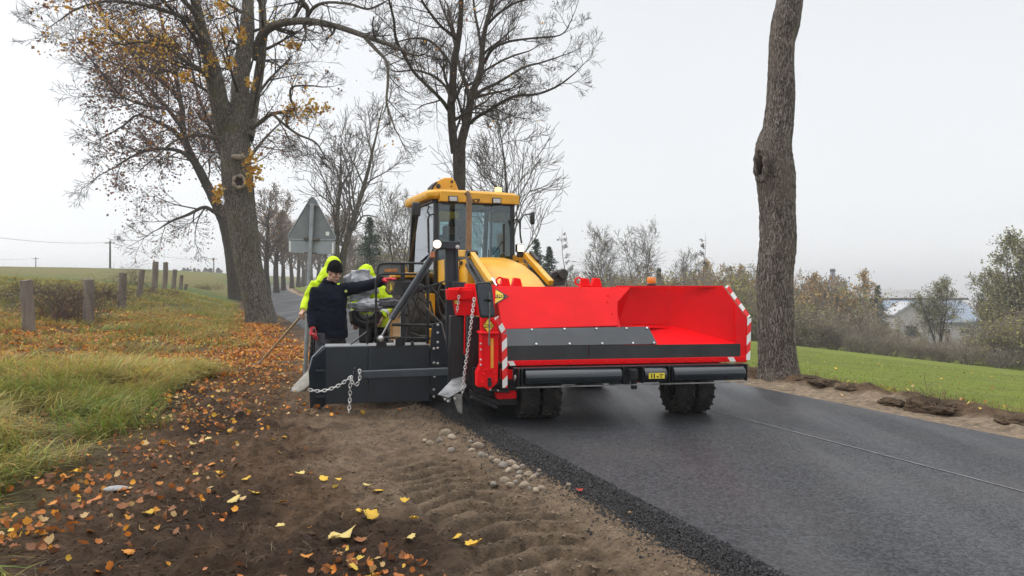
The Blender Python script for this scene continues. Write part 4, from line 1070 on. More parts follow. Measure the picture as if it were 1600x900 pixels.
for q, (px, py, Y, kd) in enumerate(thin):
    o = P_thin[kd] if kd not in used_k else copy_tree(P_thin[kd]); used_k.add(kd)
    put(o, px, Y, scale=top_scale(px, py, Y, 7), rz=q * 1.7, label=('tan leaved', 'olive leaved', 'grey nearly bare')[kd] + ' many stemmed young tree in the thicket beyond the field', group=('tan', 'olive', 'grey')[kd] + ' young trees of the thicket')
# far woods closing the view
def far_wood(name, px0, px1, Y, topy, n, label, pal):
    g = np.random.default_rng(int(px0) + 1000); Vs, Qs, Cs, o = [], [], [], 0
    GT = Geo()
    for i in range(n):
        px = g.uniform(px0, px1); y = Y * g.uniform(.92, 1.12); x = (px - CX) / F * y; z0 = hz(x, y)
        h = (CZ - (topy + g.normal(0, 3) - HY) / F * y) - z0; h = max(h, 2.0)
        GT.chain(np.array([[x, y, z0 - .5], [x + g.normal(0, .2), y, z0 + h * .6], [x + g.normal(0, .4), y, z0 + h]]), [h * .02, h * .012, .02], 5)
        tt = [np.array([x, y, z0 + h * f]) + g.normal(0, h * .17 * math.sin(math.pi * min(.95, f)) ** .7, 3) * np.array([1, 1, .4]) for f in g.uniform(.12, .98, 40)]
        v, q, c = leaf_cloud(tt, 260, .30 * Y / 120, pal, [1] * len(pal), g, h * .04); Vs.append(v); Qs.append(q + o); Cs.append(c); o += len(v)
    root = link(name, fast_mesh(name, np.concatenate(Vs), np.concatenate(Qs), cols=np.concatenate(Cs)), M_CROWN); tag(root, None, None, None, 'stuff')
    st = link('stems', GT.mesh('stems'), M_TWIGF, root); tag(st, kind='stuff')
    return root
far_wood('distant_wood', 480, 700, 190, 415, 26, '', [(.16, .13, .10), (.22, .17, .12), (.13, .12, .09)])
far_wood('distant_wood', 860, 1320, 150, 437, 60, '', [(.19, .17, .14), (.25, .20, .14), (.15, .14, .12), (.28, .20, .10)])
far_wood('distant_wood', 1300, 1800, 200, 468, 50, '', [(.19, .18, .16), (.24, .21, .17), (.16, .15, .13)])
far_wood('distant_wood', -200, 40, 330, 424, 24, '', [(.20, .19, .18), (.24, .21, .18)])
far_wood('distant_wood', 280, 345, 260, 426, 12, '', [(.20, .19, .18), (.24, .21, .18)])
# ================================================================== MACHINE PAINTS
M_RED = mat('red_paint', (.80, .006, .010), rough=.42, var=.08, vscale=1.6, spec=.14, coat=.04, rvar=.08, bump=.10, bscale=2.6)
M_YEL = mat('yellow_paint', (.72, .36, .014), rough=.42, var=.09, vscale=3.5, coat=.15, rvar=.10)
M_ANTH = mat('anthracite_paint', (.017, .024, .032), rough=.46, var=.18, vscale=4, rvar=.10, bump=.03, bscale=14)
M_BLK = mat('black_paint', (.013, .014, .016), rough=.35, var=.2, vscale=5, rvar=.1)
M_GLOSS = mat('roller_black', (.014, .020, .026), rough=.22, var=.15, vscale=6, coat=.5, rvar=.06)
M_RUB = mat('rubber_belt', (.060, .066, .074), rough=.42, var=.14, vscale=2.5, rvar=.1, bump=.05, bscale=9)
M_FLAP = mat('rubber_flap', (.030, .032, .034), rough=.62, var=.25, vscale=3, rvar=.1, bump=.06, bscale=9)
M_TYRE = mat('tyre_rubber', (.020, .019, .018), rough=.85, var=.3, vscale=9, bump=.25, bscale=30, col2=(.055, .047, .038), thresh=(.35, .5))
M_GALV = mat('galvanised', (.27, .275, .28), rough=.42, metal=.75, var=.25, vscale=9, rvar=.12)
M_BOLT = mat('zinc_bolt', (.62, .62, .60), rough=.35, metal=.8, var=.15)
M_CHROME = mat('chrome_rod', (.42, .42, .43), rough=.32, metal=1.0, var=.05)
M_STEEL = mat('bare_steel', (.30, .30, .29), rough=.5, metal=.6, var=.35, vscale=7, rvar=.15, bump=.1, bscale=18)
M_HOSE = mat('hose', (.014, .014, .014), rough=.5, var=.2)
M_RUST = mat('rusty_pipe', (.27, .17, .10), rough=.8, var=.35, vscale=9, col2=(.16, .10, .06), bump=.1)
M_WHITE = mat('white_print', (.78, .78, .76), rough=.5, var=.05)
M_YSTK = mat('yellow_sticker', (.82, .66, .04), rough=.45, var=.06)
M_BSTK = mat('black_print', (.012, .012, .012), rough=.5, var=.1)
M_ORANGE = mat('orange_reflector', (.85, .32, .03), rough=.35, var=.1)
M_STRIPE = stripe_mat('hazard_stripe', (.80, .02, .02), (.80, .79, .77), 5.2, (1, 0, -1))
M_AMBER = mat('amber_lens', (.80, .25, .02), rough=.15, var=.12, vscale=14, coat=.6)
M_LAMPLIT = mat('lamp_lit', (1, .95, .8), rough=.3, emit=(1, .88, .66), estr=1.3)
M_BEACONLIT = mat('beacon_lit', (1, .7, .2), rough=.3, emit=(1, .66, .18), estr=2.4)
M_LAMP = mat('lamp_glass', (.50, .51, .52), rough=.12, var=.1, vscale=30, coat=.8)
M_WRAP = mat('plastic_wrap', (.30, .315, .34), rough=.22, var=.35, vscale=5, coat=.5, bump=1.0, bscale=5, rvar=.1)
M_MESH = mat('orange_grid', (.62, .30, .04), rough=.6, var=.2)
M_GLASS = glass_mat('cab_glass', (.66, .76, .77), .03)
M_SGLASS = glass_mat('side_glass', (.70, .80, .82), .22)

def wheel(name, parent, c, r, w, axis=(1, 0, 0), rim=None, lugs=22, rimr=.55):
    """tyre with chevron lugs; the rim is a sub-part"""
    c = Vector(c); ax = Vector(axis).normalized(); q = Vector((0, 0, 1)).rotation_difference(ax)
    k = MB(); h = w / 2
    k.lathe([(r * rimr, -h * .8), (r * .70, -h), (r * .90, -h * .98), (r * .975, -h * .8), (r * .985, 0), (r * .975, h * .8), (r * .90, h * .98), (r * .70, h), (r * rimr, h * .8), (r * rimr, -h * .8)], c, ax, 48)
    for i in range(lugs):
        for sg in (-1, 1):
            a0 = 2 * math.pi * (i + (.5 if sg > 0 else 0)) / lugs; a1 = a0 + .9 * 2 * math.pi / lugs * 1.1
            p0 = c + q @ Vector((math.cos(a0) * r * .985, math.sin(a0) * r * .985, sg * h * .04)); p1 = c + q @ Vector((math.cos(a1) * r * .955, math.sin(a1) * r * .955, sg * h * .97))
            up = (p0 - c); k.bar(p0, p1, r * .085, r * .09, up)
    o = k.build(name, M_TYRE, parent, bevel=.004)
    d = MB(); d.lathe([(.001, -h * .55), (r * .2, -h * .55), (r * .24, -h * .3), (r * rimr * .9, -h * .35), (r * rimr * 1.0, -h * .82), (r * rimr * 1.03, -h * .82), (r * rimr * 1.03, h * .82), (r * rimr * .9, h * .35), (.001, h * .3)], c, ax, 36)
    for i in range(8):
        a = 2 * math.pi * i / 8
        for sg in (-1, 1):
            p = c + q @ Vector((math.cos(a) * r * .3, math.sin(a) * r * .3, sg * h * .38)); d.cyl(p - ax * .02, p + ax * .02, r * .03, 8)
    d.build('rim', rim or M_BLK, o)
    return o

def chain_part(parent, pts, link_len=.045, wire=.0045, m=None, name='chain'):
    """real interlocked oval links along a line"""
    P, _ = smooth_line([tuple(p) for p in pts], [0] * len(pts), 24)
    seg = np.linalg.norm(np.diff(P, axis=0), axis=1); cum = np.concatenate([[0], np.cumsum(seg)])
    n = max(2, int(cum[-1] / (link_len * .72))); k = MB()
    for i in range(n):
        d = (i + .5) * cum[-1] / n
        c = Vector([np.interp(d, cum, P[:, a]) for a in range(3)]); e = Vector([np.interp(min(d + .01, cum[-1]), cum, P[:, a]) - np.interp(max(d - .01, 0), cum, P[:, a]) for a in range(3)]).normalized()
        s = e.cross(Vector((.2, 1, .1))).normalized(); t = e.cross(s)
        if i % 2: s, t = t, s
        loop = []
        for j in range(13):
            a = 2 * math.pi * j / 12
            loop.append(c + e * (math.cos(a) * link_len * .5) + s * (math.copysign(abs(math.sin(a)) ** .7, math.sin(a)) * link_len * .30))
        k.tube(loop, wire, 6, cap=False)
    return k.build(name, m or M_BOLT, parent)

def bolts(parent, pts, nrm, r=.013, h=.010, m=None, name='bolts'):
    k = MB(); nrm = Vector(nrm).normalized()
    for p in pts: k.tube([Vector(p) - nrm * .004, Vector(p) + nrm * h * .7, Vector(p) + nrm * h], [r, r, r * .6], 8)
    return k.build(name, m or M_BOLT, parent)

class Frame:
    """turns lines of sight of the photo into positions in a machine's own coordinates"""
    def __init__(s, org, yaw):
        s.o = Vector(org); s.yaw = yaw; s.x = Vector((math.cos(yaw), math.sin(yaw), 0)); s.y = Vector((-math.sin(yaw), math.cos(yaw), 0))
    def ray(s, px, py):
        d = Vector(((px - CX) / F, 1, -(py - HY) / F)); o = Vector((0, 0, CZ)) - s.o
        return Vector((o.dot(s.x), o.dot(s.y), o.z)), Vector((d.dot(s.x), d.dot(s.y), d.z))
    def at(s, px, py, yl):
        o, d = s.ray(px, py); return o + d * ((yl - o.y) / d.y)
    def atx(s, px, py, xl):
        o, d = s.ray(px, py); return o + d * ((xl - o.x) / d.x)
    def on(s, px, py, p, n):
        o, d = s.ray(px, py); p, n = Vector(p), Vector(n); return o + d * ((p - o).dot(n) / d.dot(n))
    def world(s, p): return s.o + s.x * p[0] + s.y * p[1] + Vector((0, 0, p[2]))

# ================================================================== THE VERGE SPREADER (red hopper, roller, side blade, operator stand)
Hf = Frame(((785 - CX) / F * 7.4, 7.4, 0), R(12)); h = Hf.at
sp = empty('verge_spreader', Hf.o, Hf.yaw, 'red road shoulder spreader with wide hopper, black push roller and dark side blade', 'road machine')
S0, SN = h(785, 514, .10), Vector((0, -.56, -.83)).normalized()
SN = Vector((0, -.83, .56))                                       # the leaning front sheet looks up and forward
def hs(px, py, off=0.0): return Hf.on(px, py, S0 + SN * off, SN)
k = MB(); k.prism([hs(785, 514), hs(773, 447), hs(985, 449), hs(965, 472), hs(965, 509)], -SN * .02)
hop = k.build('hopper', M_RED, sp, bevel=.004)
# box behind the sheet
xr = h(965, 500, .3).x; xe = h(1047, 480, .45).x; ztop = h(900, 448, .42).z
k = MB()
prof = [(.03, .62), (.03, .78), (.14, .95), (.40, ztop - .035), (.70, ztop - .02), (.70, .62)]
k.prism([Vector((.012, a, b)) for a, b in prof], (xr - .03, 0, 0))
k.box(((xr + xe) / 2, .60, (ztop + .70) / 2), (xe - xr - .02, .2, ztop - .72))
k.box(((xr + xe) / 2 + .28, .30, .66), (xe - xr + .55, .44, .1))
k.build('hopper_body', M_RED, sp, bevel=.004)
# open right bay: back sheet, flared side sheet, floor
bt, bb = h(1047, 448, .46), h(1047, 508, .46)
k = MB()
k.prism([h(960, 448, .46), h(960, 507, .46), bb, bt], (0, .015, 0))
k.prism([h(985, 449, .40), h(965, 472, .34), h(965, 508, .34), h(965, 508, .46), h(985, 449, .46)], (.006, 0, 0))
ft, fm, fb = h(1130, 448, .16), h(1165, 497, .02), h(1163, 562, .0)
fbl = Vector((fb.x, fb.y, fb.z - .03)); bbl = Vector((bb.x, bb.y, bb.z - .14))
k.prism([bt, bbl, fbl, fm], (.014, .01, 0)); k.prism([bt + Vector((.0015, 0, 0)), fm, ft], (.014, .01, 0))
k.prism([h(1149, 566, -.004), h(1167, 566, -.004), h(1167, 497, .014), h(1149, 474, .05)], (0, .02, 0))
k.prism([h(1013, 510, .42), bb + Vector((0, -.01, 0)), bb + Vector((.10, -.01, -.02)), h(1172, 537, .03), h(1024, 539, .03)], (0, .0, -.015))
k.prism([h(960, 507.5, .33), h(1047, 508.5, .45), h(1047, 511, .40), h(1014, 511, .30)], (0, .0, -.012))
k.prism([h(965, 446.5, .44), h(1130, 446.5, .18), h(1130, 449.5, .18), h(965, 449.5, .44)], (0, .05, 0))
k.build('hopper_side', M_RED, sp, bevel=.003)
bolts(hop, [h(x, y, .445) for x, y in ((1045, 452), (1045, 461), (1045, 500), (986, 507), (1005, 507), (1025, 507))] + [hs(957, 449), hs(950, 462), hs(949, 472), hs(956, 490)], (0, -1, .2), .010, .008, M_RED, 'bolts')
# hazard edge of the right end
k = MB()
def ribbon(k, pts, w, dy=-.006):
    for (a, b) in zip(pts[:-1], pts[1:]):
        a, b = Vector(a), Vector(b); d = (b - a).normalized(); n = Vector((d.z, 0, -d.x)) * w
        k.prism([a, b, b - n, a - n], (0, dy, 0))
ribbon(k, [ft + Vector((.012, -.015, 0)), fm + Vector((.012, -.015, 0)), fb + Vector((.012, -.015, 0))], .045)
k.build('hazard_edge', M_STRIPE, sp)
# belts and flaps
G0 = h(785, 541, 0.0); GN = (h(900, 513, .10) - h(900, 541, 0)).cross(Vector((-1, 0, 0))).normalized()
if GN.y > 0: GN = -GN
def hg(px, py, off=.004): return Hf.on(px, py, G0 + GN * off, GN)
k = MB(); k.prism([hg(786, 541), hg(1027, 537.5), hg(1013, 510), hg(786, 514)], -GN * .01)
belt = k.build('rubber_belt', M_RUB, sp, bevel=.002)
bolts(belt, [hg(x, y, .012) for x, y in ((831,515),(882,514),(932,513.5),(979,513),(1011,512.5),(838,537.5),(890,537),(941,536.5),(989,536),(1022,535.5))], GN, .011, .006)
k = MB(); ya = -.008
for x0, x1 in ((786, 919.5), (920.5, 1157)):
    f = lambda x, a, b: a + (b - a) * (x - 785) / 375.
    k.prism([h(x0, f(x0, 565, 557), ya), h(x1, f(x1, 565, 557), ya), h(x1, f(x1, 541.5, 537), ya), h(x0, f(x0, 541.5, 537), ya)], (0, .006, 0))
k.build('rubber_flap', M_FLAP, sp)
k = MB(); k.prism([h(785, 572, -.02), h(1166, 565, -.02), h(1166, 557, -.02), h(785, 564, -.02)], (0, .014, 0))
strip = k.build('clamp_strip', M_RED, sp, bevel=.003)
bolts(strip, [h(x, 568.2 - (x - 785) * .0185, -.022) for x in (817, 843, 868, 892, 917, 930, 948, 972, 995, 1020, 1042, 1052, 1072, 1094, 1114, 1135, 1152)], (0, -1, 0), .011, .008, M_RED)
k = MB()
for x in (795, 1139): 
    yy = 568 - (x - 785) * .0185
    k.prism([h(x + 2, yy + 3.6, -.0215), h(x + 11, yy + 3.4, -.0215), h(x + 7, yy - 3.6, -.0215), h(x - 2, yy - 3.4, -.0215)], (0, -.001, 0))
k.build('white_marking', M_WHITE, strip)
# push roller, its beam and brackets
c0, c1 = h(809, 590, -.17), h(1165, 583.5, -.17)
c1.z = c0.z - .012
ax = (c1 - c0).normalized(); Lr = (c1 - c0).length; rr = 12.4 * 7.2 / F
def ra(f): return c0 + ax * (Lr * f)
for a, b in ((.028, .432), (.532, .628), (.662, .985)):
    k = MB(); k.lathe([(.02, 0), (rr * .93, 0), (rr, .008), (rr, Lr * (b - a) - .008), (rr * .93, Lr * (b - a)), (.02, Lr * (b - a))], ra(a), ax, 36); ro = k.build('push_roller', M_GLOSS, sp)
k = MB(); k.prism([ra(.545) + Vector((0, -rr - .001, .025)), ra(.615) + Vector((0, -rr - .001, .025)), ra(.615) + Vector((0, -rr - .001, -.032)), ra(.545) + Vector((0, -rr - .001, -.032))], (0, -.0015, 0))
stk = k.build('warning_sticker', M_YSTK, sp)
k = MB()
for f0, f1, z0, z1 in ((.555, .56, -.026, .018), (.566, .572, -.026, .018), (.580, .588, -.02, -.004), (.592, .608, .0, .012), (.594, .604, -.022, -.012)):
    k.prism([ra(f0) + Vector((0, -rr - .0028, z1)), ra(f1) + Vector((0, -rr - .0028, z1)), ra(f1) + Vector((0, -rr - .0028, z0)), ra(f0) + Vector((0, -rr - .0028, z0))], (0, -.0008, 0))
k.build('pictogram', M_BSTK, stk)
k = MB()
k.bar(ra(-.012) + Vector((0, .05, rr + .010)), ra(1.005) + Vector((0, .05, rr + .010)), .10, .010)
k.bar(ra(-.012) + Vector((0, -.02, rr + .012)), ra(1.005) + Vector((0, -.02, rr + .012)), .010, .010)
k.bar(ra(-.012) + Vector((0, .10, 0)), ra(1.005) + Vector((0, .10, 0)), .03, .15)
for f in (.0, .012, .44, .524, .640, .655, .994):
    k.prism([ra(f) + Vector((0, -.04, -rr - .005)), ra(f) + Vector((0, .1, -rr - .005)), ra(f) + Vector((0, .1, rr + .01)), ra(f) + Vector((0, -.05, rr + .01))], ax * .012)
k.box(ra(.478) + Vector((0, -.06, .02)), (.085, .07, .10)); k.box(ra(.478) + Vector((0, -.1, .035)), (.05, .02, .05))
k.build('roller_frame', M_BLK, sp, bevel=.003)
k = MB(); k.bar(ra(-.012) + Vector((0, -.065, -rr - .012)), ra(1.0) + Vector((0, -.065, -rr - .012)), .008, .012); k.lathe([(.001, -.012), (.026, -.012), (.03, 0), (.001, .001)], ra(-.005) - ax * .01, ax, 12)
k.build('guard_bar', M_STEEL, sp)
# chassis below, with black boxes added to darken its left side
k = MB()
zc = .56
k.box((1.25, .25, .52), (2.3, .12, .12)); k.box((1.25, .75, .55), (2.1, .12, .14))
for x in (.46, 2.15): k.box((x, .42, .5), (.12, .9, .12)); k.cyl((x, .30, .5), (x, .30, .30), .05, 12)
k.bar((1.25, .3, .5), (1.25, 2.2, .62), .35, .2); k.box((1.02, .12, .42), (.10, .08, .12)); k.box((1.26, .05, .40), (.22, .06, .07)); k.box((1.42, .05, .37), (.05, .06, .10)); k.box((.88, .15, .42), (.22, .10, .05))
k.bar((.7, .5, .42), (1.8, .5, .42), .08); k.box((.05, .62, .36), (.62, .7, .40)); k.box((.28, 1.6, .42), (1.0, 1.2, .5))  # last boxes are no real parts, added to block light under the machine
k.build('chassis', M_BLK, sp, bevel=.005)
k = MB(); k.tube([(1.55, 0, .46), (1.62, -.02, .40), (1.70, 0, .42), (1.73, .02, .48)], .012, 8); k.build('hose', M_HOSE, sp)
k = MB(); k.box((1.55, .2, .42), (.16, .1, .10)); k.build('linkage', M_RED, sp, bevel=.005)
for x0, yy in ((.44, .36), (2.16, .36)):
    for dx in (-.115, .115): wheel('tyre', sp, (x0 + dx, yy, .285), .285, .195, rim=M_BLK, lugs=18)
k = MB(); k.prism([(2.02, .05, .50), (2.02, .3, .64), (2.02, .65, .56), (2.02, .66, .58), (2.02, .3, .665), (2.02, .04, .52)], (.42, 0, 0)); k.build('mudguard', M_BLK, sp)
# lifting lugs, eyes and beacon along the top edge
for px in (800, 925):
    k = MB(); b = h(px, 446, .55); k.box(b + Vector((0, .05, -.01)), (.2, .1, .02))
    for dx in (-.07, .06): k.prism([b + Vector((dx - .06, 0, -.02)), b + Vector((dx + .06, 0, -.02)), b + Vector((dx + .035, 0, .075)), b + Vector((dx - .03, 0, .085))], (0, .1, 0))
    k.build('lifting_lug', M_RED, sp, bevel=.006)
for px in (781, 904):
    k = MB(); c = h(px, 439.5, .45); k.tube([c + Vector((math.cos(a) * .038, 0, math.sin(a) * .040)) for a in np.linspace(0, 2 * math.pi, 20)], .010, 8, cap=False)
    k.build('lifting_eye', M_RED, sp)
b = h(1018, 447, .50)
k = MB(); k.lathe([(.001, 0), (.055, 0), (.055, .02), (.045, .03), (.001, .03)], b, (0, 0, 1), 20); bc = k.build('beacon', M_BLK, sp)
k = MB(); k.lathe([(.046, .03), (.050, .045), (.050, .088), (.044, .10), (.001, .104)], b, (0, 0, 1), 20); k.build('beacon_lens', M_AMBER, bc)
# left end: mast plate, column, bracket, mirror
yc = -.06
k = MB()
k.prism([h(752, 521, yc), h(779, 521, yc), h(778, 598, yc), h(764, 611, yc), h(757, 605, yc), h(746, 605, yc), h(746, 582, yc), h(752, 570, yc)], (0, .16, 0))
k.prism([h(750, 519, yc - .03), h(780, 519, yc - .03), h(780, 522.5, yc - .03), h(750, 522.5, yc - .03)], (0, .22, 0))
k.prism([h(752, 493, yc + .05), h(772, 493, yc + .05), h(780, 521, yc + .03), h(752, 521, yc + .03)], (0, .10, 0))
col_ = k.build('side_column', M_RED, sp, bevel=.006)
bolts(col_, [h(x, y, yc - .002) for x, y in ((756, 585), (772, 582), (773, 590), (759, 578), (766, 578), (754, 597), (768, 594), (775, 595))], (0, -1, 0), .012, .014, M_RED)
k = MB(); k.prism([h(762, 590, yc - .003), h(768, 590, yc - .003), h(768, 604, yc - .003), h(762, 604, yc - .003)], (0, -.012, 0)); k.build('latch_plate', M_BLK, sp, bevel=.003)
bolts(col_, [h(751, y, yc - .01) for y in (537, 546, 562, 570)] + [h(766, 609, yc - .02), h(778, 610, yc - .02)], (0, -1, 0), .010, .02)
k = MB(); ribbon(k, [h(772, 497, yc - .012), h(784, 522, yc - .012), h(785, 606, yc - .012)], .052); k.build('hazard_edge', M_STRIPE, sp)
k = MB(); k.prism([h(766.5, 529, yc - .004), h(771, 529, yc - .004), h(771, 575, yc - .004), h(766.5, 575, yc - .004)], (0, -.006, 0)); k.build('side_reflector', M_ORANGE, sp)
k = MB(); k.prism([h(762.5, 527, yc - .004), h(765.5, 527, yc - .004), h(765.5, 538, yc - .004), h(762.5, 538, yc - .004)], (0, -.006, 0)); k.build('side_mark', mat('pink_mark', (.75, .35, .30), rough=.5), sp)
# diamond emblems
def diamond(cx, cy, hw, hh, plane, txt, tsz, parent, toff=0):
    pts = [plane(cx - hw, cy), plane(cx, cy - hh), plane(cx + hw, cy), plane(cx, cy + hh)]
    xa = (pts[2] - pts[0]).normalized(); za = (pts[1] - pts[3]).normalized(); n = xa.cross(za).normalized()
    if n.y > 0: n = -n
    c = (pts[0] + pts[2] + pts[1] + pts[3]) / 4
    def P(u, v, o): return c + xa * u + za * v + n * o
    W, Hh = (pts[2] - pts[0]).length / 2, (pts[1] - pts[3]).length / 2
    k = MB(); k.prism([P(-W, 0, .003), P(0, Hh, .003), P(W, 0, .003), P(0, -Hh, .003)], n * .001); em = k.build('emblem', M_BSTK, parent)
    k = MB(); f = .86; k.prism([P(-W * f, 0, .0045), P(0, Hh * f, .0045), P(W * f, 0, .0045), P(0, -Hh * f, .0045)], n * .001); k.build('emblem_face', M_YSTK, em)
    hb = tsz * .50; k = MB(); wb = W * .86 * (1 - hb / Hh) ; k.prism([P(-wb, hb, .006), P(wb, hb, .006), P(W * .84, 0, .006), P(wb, -hb, .006), P(-wb, -hb, .006), P(-W * .84, 0, .006)], n * .001); k.build('emblem_bar', M_BSTK, em)
    M = Matrix(((xa.x, za.x, n.x, 0), (xa.y, za.y, n.y, 0), (xa.z, za.z, n.z, 0), (0, 0, 0, 1))); p = P(W * toff / hw, 0, .0085); M.translation = p
    text_mesh(txt, tsz, M_YSTK, em, M, 'lettering', bold=tsz * .035, sx=1.25, depth=.0006)
diamond(771, 463.5, 24, 14.5, lambda x, y: hs(x, y, .003), 'MOG', .044, sp, 6)
diamond(763, 509, 9, 13, lambda x, y: h(x, y, yc + .022), 'MOG', .034, sp)
# red cross head left of the hopper
k = MB()
k.prism([h(699, 452, .35), h(742, 453, .35), h(742, 468, .35), h(701, 469, .35)], (0, .2, 0)); k.prism([h(703, 450, .38), h(742, 448, .38), h(742, 456, .38), h(703, 456, .38)], (0, .15, 0))
k.prism([h(709, 468, .38), h(742, 468, .38), h(747, 493, .38), h(714, 493, .38)], (0, .14, 0)); k.prism([h(729, 443, .42), h(775, 445, .42), h(775, 470, .42), h(729, 452, .42)], (0, .15, 0))
k.prism([h(742, 447, .25), h(775, 447, .25), h(772, 500, .1), h(748, 494, .2)], (0, .1, 0))
k.lathe([(.001, -.02), (.03, -.02), (.03, .02), (.001, .02)], h(720, 453, .33), (0, 1, 0), 16)
k.build('cross_head', M_RED, sp, bevel=.005)
k = MB(); k.prism([h(709, 467, .375), h(715, 466, .375), h(716, 475, .375), h(711, 475, .375)], (0, -.002, 0)); k.build('warning_sticker', M_YSTK, sp)
k = MB(); k.cyl(h(726.5, 492, .36), h(726, 553, .36), .010, 10); k.build('red_rod', M_RED, sp)
k = MB()
k.prism([h(703, 493, .42), h(726, 493, .42), h(726, 602, .42), h(701, 602, .42)], (0, .12, 0)); k.prism([h(729, 495, .30), h(752, 495, .30), h(753, 604, .30), h(728, 604, .30)], (0, .12, 0))
k.box(h(735, 560, .6), (.35, .25, .5))
k.build('side_plate', M_BLK, sp, bevel=.012)
k = MB(); poly = []
cor = [(742.5, 441.5), (768, 440), (774.5, 496), (750.5, 497.5)]; ym = -.30
C4 = [h(x, y, ym) for x, y in cor]; ctr = sum(C4, Vector()) / 4
for i in range(4):
    a, b, c = C4[i - 1], C4[i], C4[(i + 1) % 4]; e1 = (a - b).normalized(); e2 = (c - b).normalized(); rd = .032
    for t in np.linspace(0, 1, 6): poly.append(b + e1 * rd * (1 - t) ** 2 + e2 * rd * t ** 2)
k.prism(poly, (0, .035, 0)); mir = k.build('mirror', M_BLK, sp, bevel=.008)
k = MB(); inner = [ctr + (p - ctr) * .86 for p in poly]; k.prism([p + Vector((0, -.001, 0)) for p in inner], (0, -.006, 0)); k.build('mirror_back', mat('mirror_shell', (.045, .055, .068), rough=.5, var=.1), mir, bevel=.004)
k = MB(); p = h(764.5, 468, ym - .02); k.ell(p, (.022, .03, .022)); k.ell(p + Vector((0, -.02, 0)), (.014, .014, .014)); k.box(p + Vector((-.01, .01, 0)), (.07, .02, .02)); k.build('mirror_clamp', M_BLK, mir, bevel=.003)
k = MB(); k.cyl(h(765, 457, ym - .03), h(764.2, 540, ym + .02), .0075, 10); k.build('mirror_rod', M_GALV, mir)
chain_part(sp, [h(741, 466, .15), h(738, 490, .12), h(733, 530, .09), h(726, 580, .06), h(722, 617, .04)], .040, .0048)
chain_part(sp, [h(717, 462, .33), h(716, 472, .33), h(714, 488, .33)], .036, .0042)
# ground shoe in grey steel and small cutter plates
k = MB(); ys = .15
k.prism([h(684, 616, ys), h(707, 592, ys + .25), h(723, 588, ys + .25), h(729, 602, ys), h(728, 606, ys), h(701, 622, ys - .02)], (.0, .02, -.012)); k.build('ground_shoe', M_GALV, sp, bevel=.003)
k = MB(); k.prism([h(706, 616, ys), h(722, 616, ys - .02), h(722, 647, ys - .02), h(715, 643, ys)], (.01, .03, 0)); k.prism([h(693, 621, ys), h(704, 619, ys), h(704, 629, ys), h(697, 628, ys)], (0, .05, 0)); k.build('cutter_plate', M_STEEL, sp, bevel=.002)
bolts(sp, [h(695, 624, ys - .01), h(711, 623, ys - .02), h(700, 627, ys - .01)], (0, -1, 0), .012, .012)
k = MB(); k.bar(h(731, 611, .2), h(777, 628, .2), .10, .05); k.bar(h(734, 619, .12), h(776, 636, .12), .10, .035); k.bar(h(705, 600, .5), h(790, 605, .4), .2, .12); k.bar(h(750, 609, .1), h(795, 611, .1), .06, .03); k.build('shoe_arm', M_BLK, sp, bevel=.006)
k = MB(); k.prism([h(775, 613, .12), h(807, 612, .12), h(807, 623, .12), h(777, 624, .12)], (0, .1, 0)); k.prism([h(784, 578, .0), h(801, 578, .0), h(801, 593, .0), h(784, 593, .0)], (0, .1, 0)); k.build('red_bracket', M_RED, sp, bevel=.004)

# ---- the side blade that levels the shoulder
yb = 1.50
def soil_foot(px, yl):
    w = Hf.world(h(px, 620, yl)); return hz(w.x, w.y)
k = MB()
zb = .035
def col_to(px, yl, z): p = h(px, 600, yl); return Vector((p.x, yl, z))
zt = h(590, 541, yb).z
k.prism([col_to(507, yb, zb), col_to(575, yb, zb), col_to(575, yb, zt), col_to(507, yb, zt)], (0, .05, 0))
k.prism([col_to(575.6, yb - .012, zb), col_to(671, yb - .012, zb), col_to(671, yb - .012, zt + .005), col_to(575.6, yb - .012, zt + .005)], (0, .06, 0))
k.prism([col_to(507, yb, zb), col_to(507, yb, zt), h(488, 558, yb - .22), h(482, 580, yb - .26), h(483, 606, yb - .26), Vector((h(485, 600, yb - .26).x, yb - .26, -.06)), ], (.03, .03, 0))
bl = k.build('side_blade', M_ANTH, sp, bevel=.004)
k = MB(); k.prism([col_to(505, yb - .004, zt - .004), col_to(576, yb - .004, zt - .004), col_to(576, yb - .004, zt + .008), col_to(505, yb - .004, zt + .008)], (0, .08, 0))
k.bar(h(505, 541, yb - .02), h(488, 558, yb - .24), .012, .012); k.bar(h(488, 558, yb - .24), h(482, 580, yb - .28), .012, .012)
k.build('edge_lip', mat('lip_highlight', (.20, .23, .26), rough=.4, metal=.3, var=.2), bl, bevel=.002)  # paler colour paints a highlight along the top edge of the blade
k = MB()
for z in (.44, .14): k.prism([h(493, 640 - z * 134, yb - .16) + Vector((0, -.01, .02)), h(508, 640 - z * 134, yb - .02) + Vector((0, -.01, .02)), h(508, 640 - z * 134, yb - .02) + Vector((0, -.05, 0)), h(493, 640 - z * 134, yb - .16) + Vector((0, -.05, 0))], (0, 0, .012))
k.prism([h(498, 570, yb - .12), h(499, 570, yb - .12), h(499, 590, yb - .12), h(498, 590, yb - .12)], (0, -.02, 0))
k.build('wear_rib', M_ANTH, bl)
k = MB(); k.lathe([(.001, 0), (.018, 0), (.018, .003), (.001, .004)], h(542, 558, yb - .001), (0, -1, 0), 12); k.build('plug', M_BLK, bl)
k = MB(); xa_, xb_ = h(505, 541, yb).x, h(690, 541, yb).x
k.box(((xa_ + xb_) / 2, yb + .36, zt - .03), (xb_ - xa_, .58, .03)); k.box(((xa_ + xb_) / 2, yb + .66, zt - .30), (xb_ - xa_, .03, .55)); k.build('deck', mat('deck_plate', (.26, .26, .26), rough=.6, var=.25, vscale=5), sp, bevel=.003)
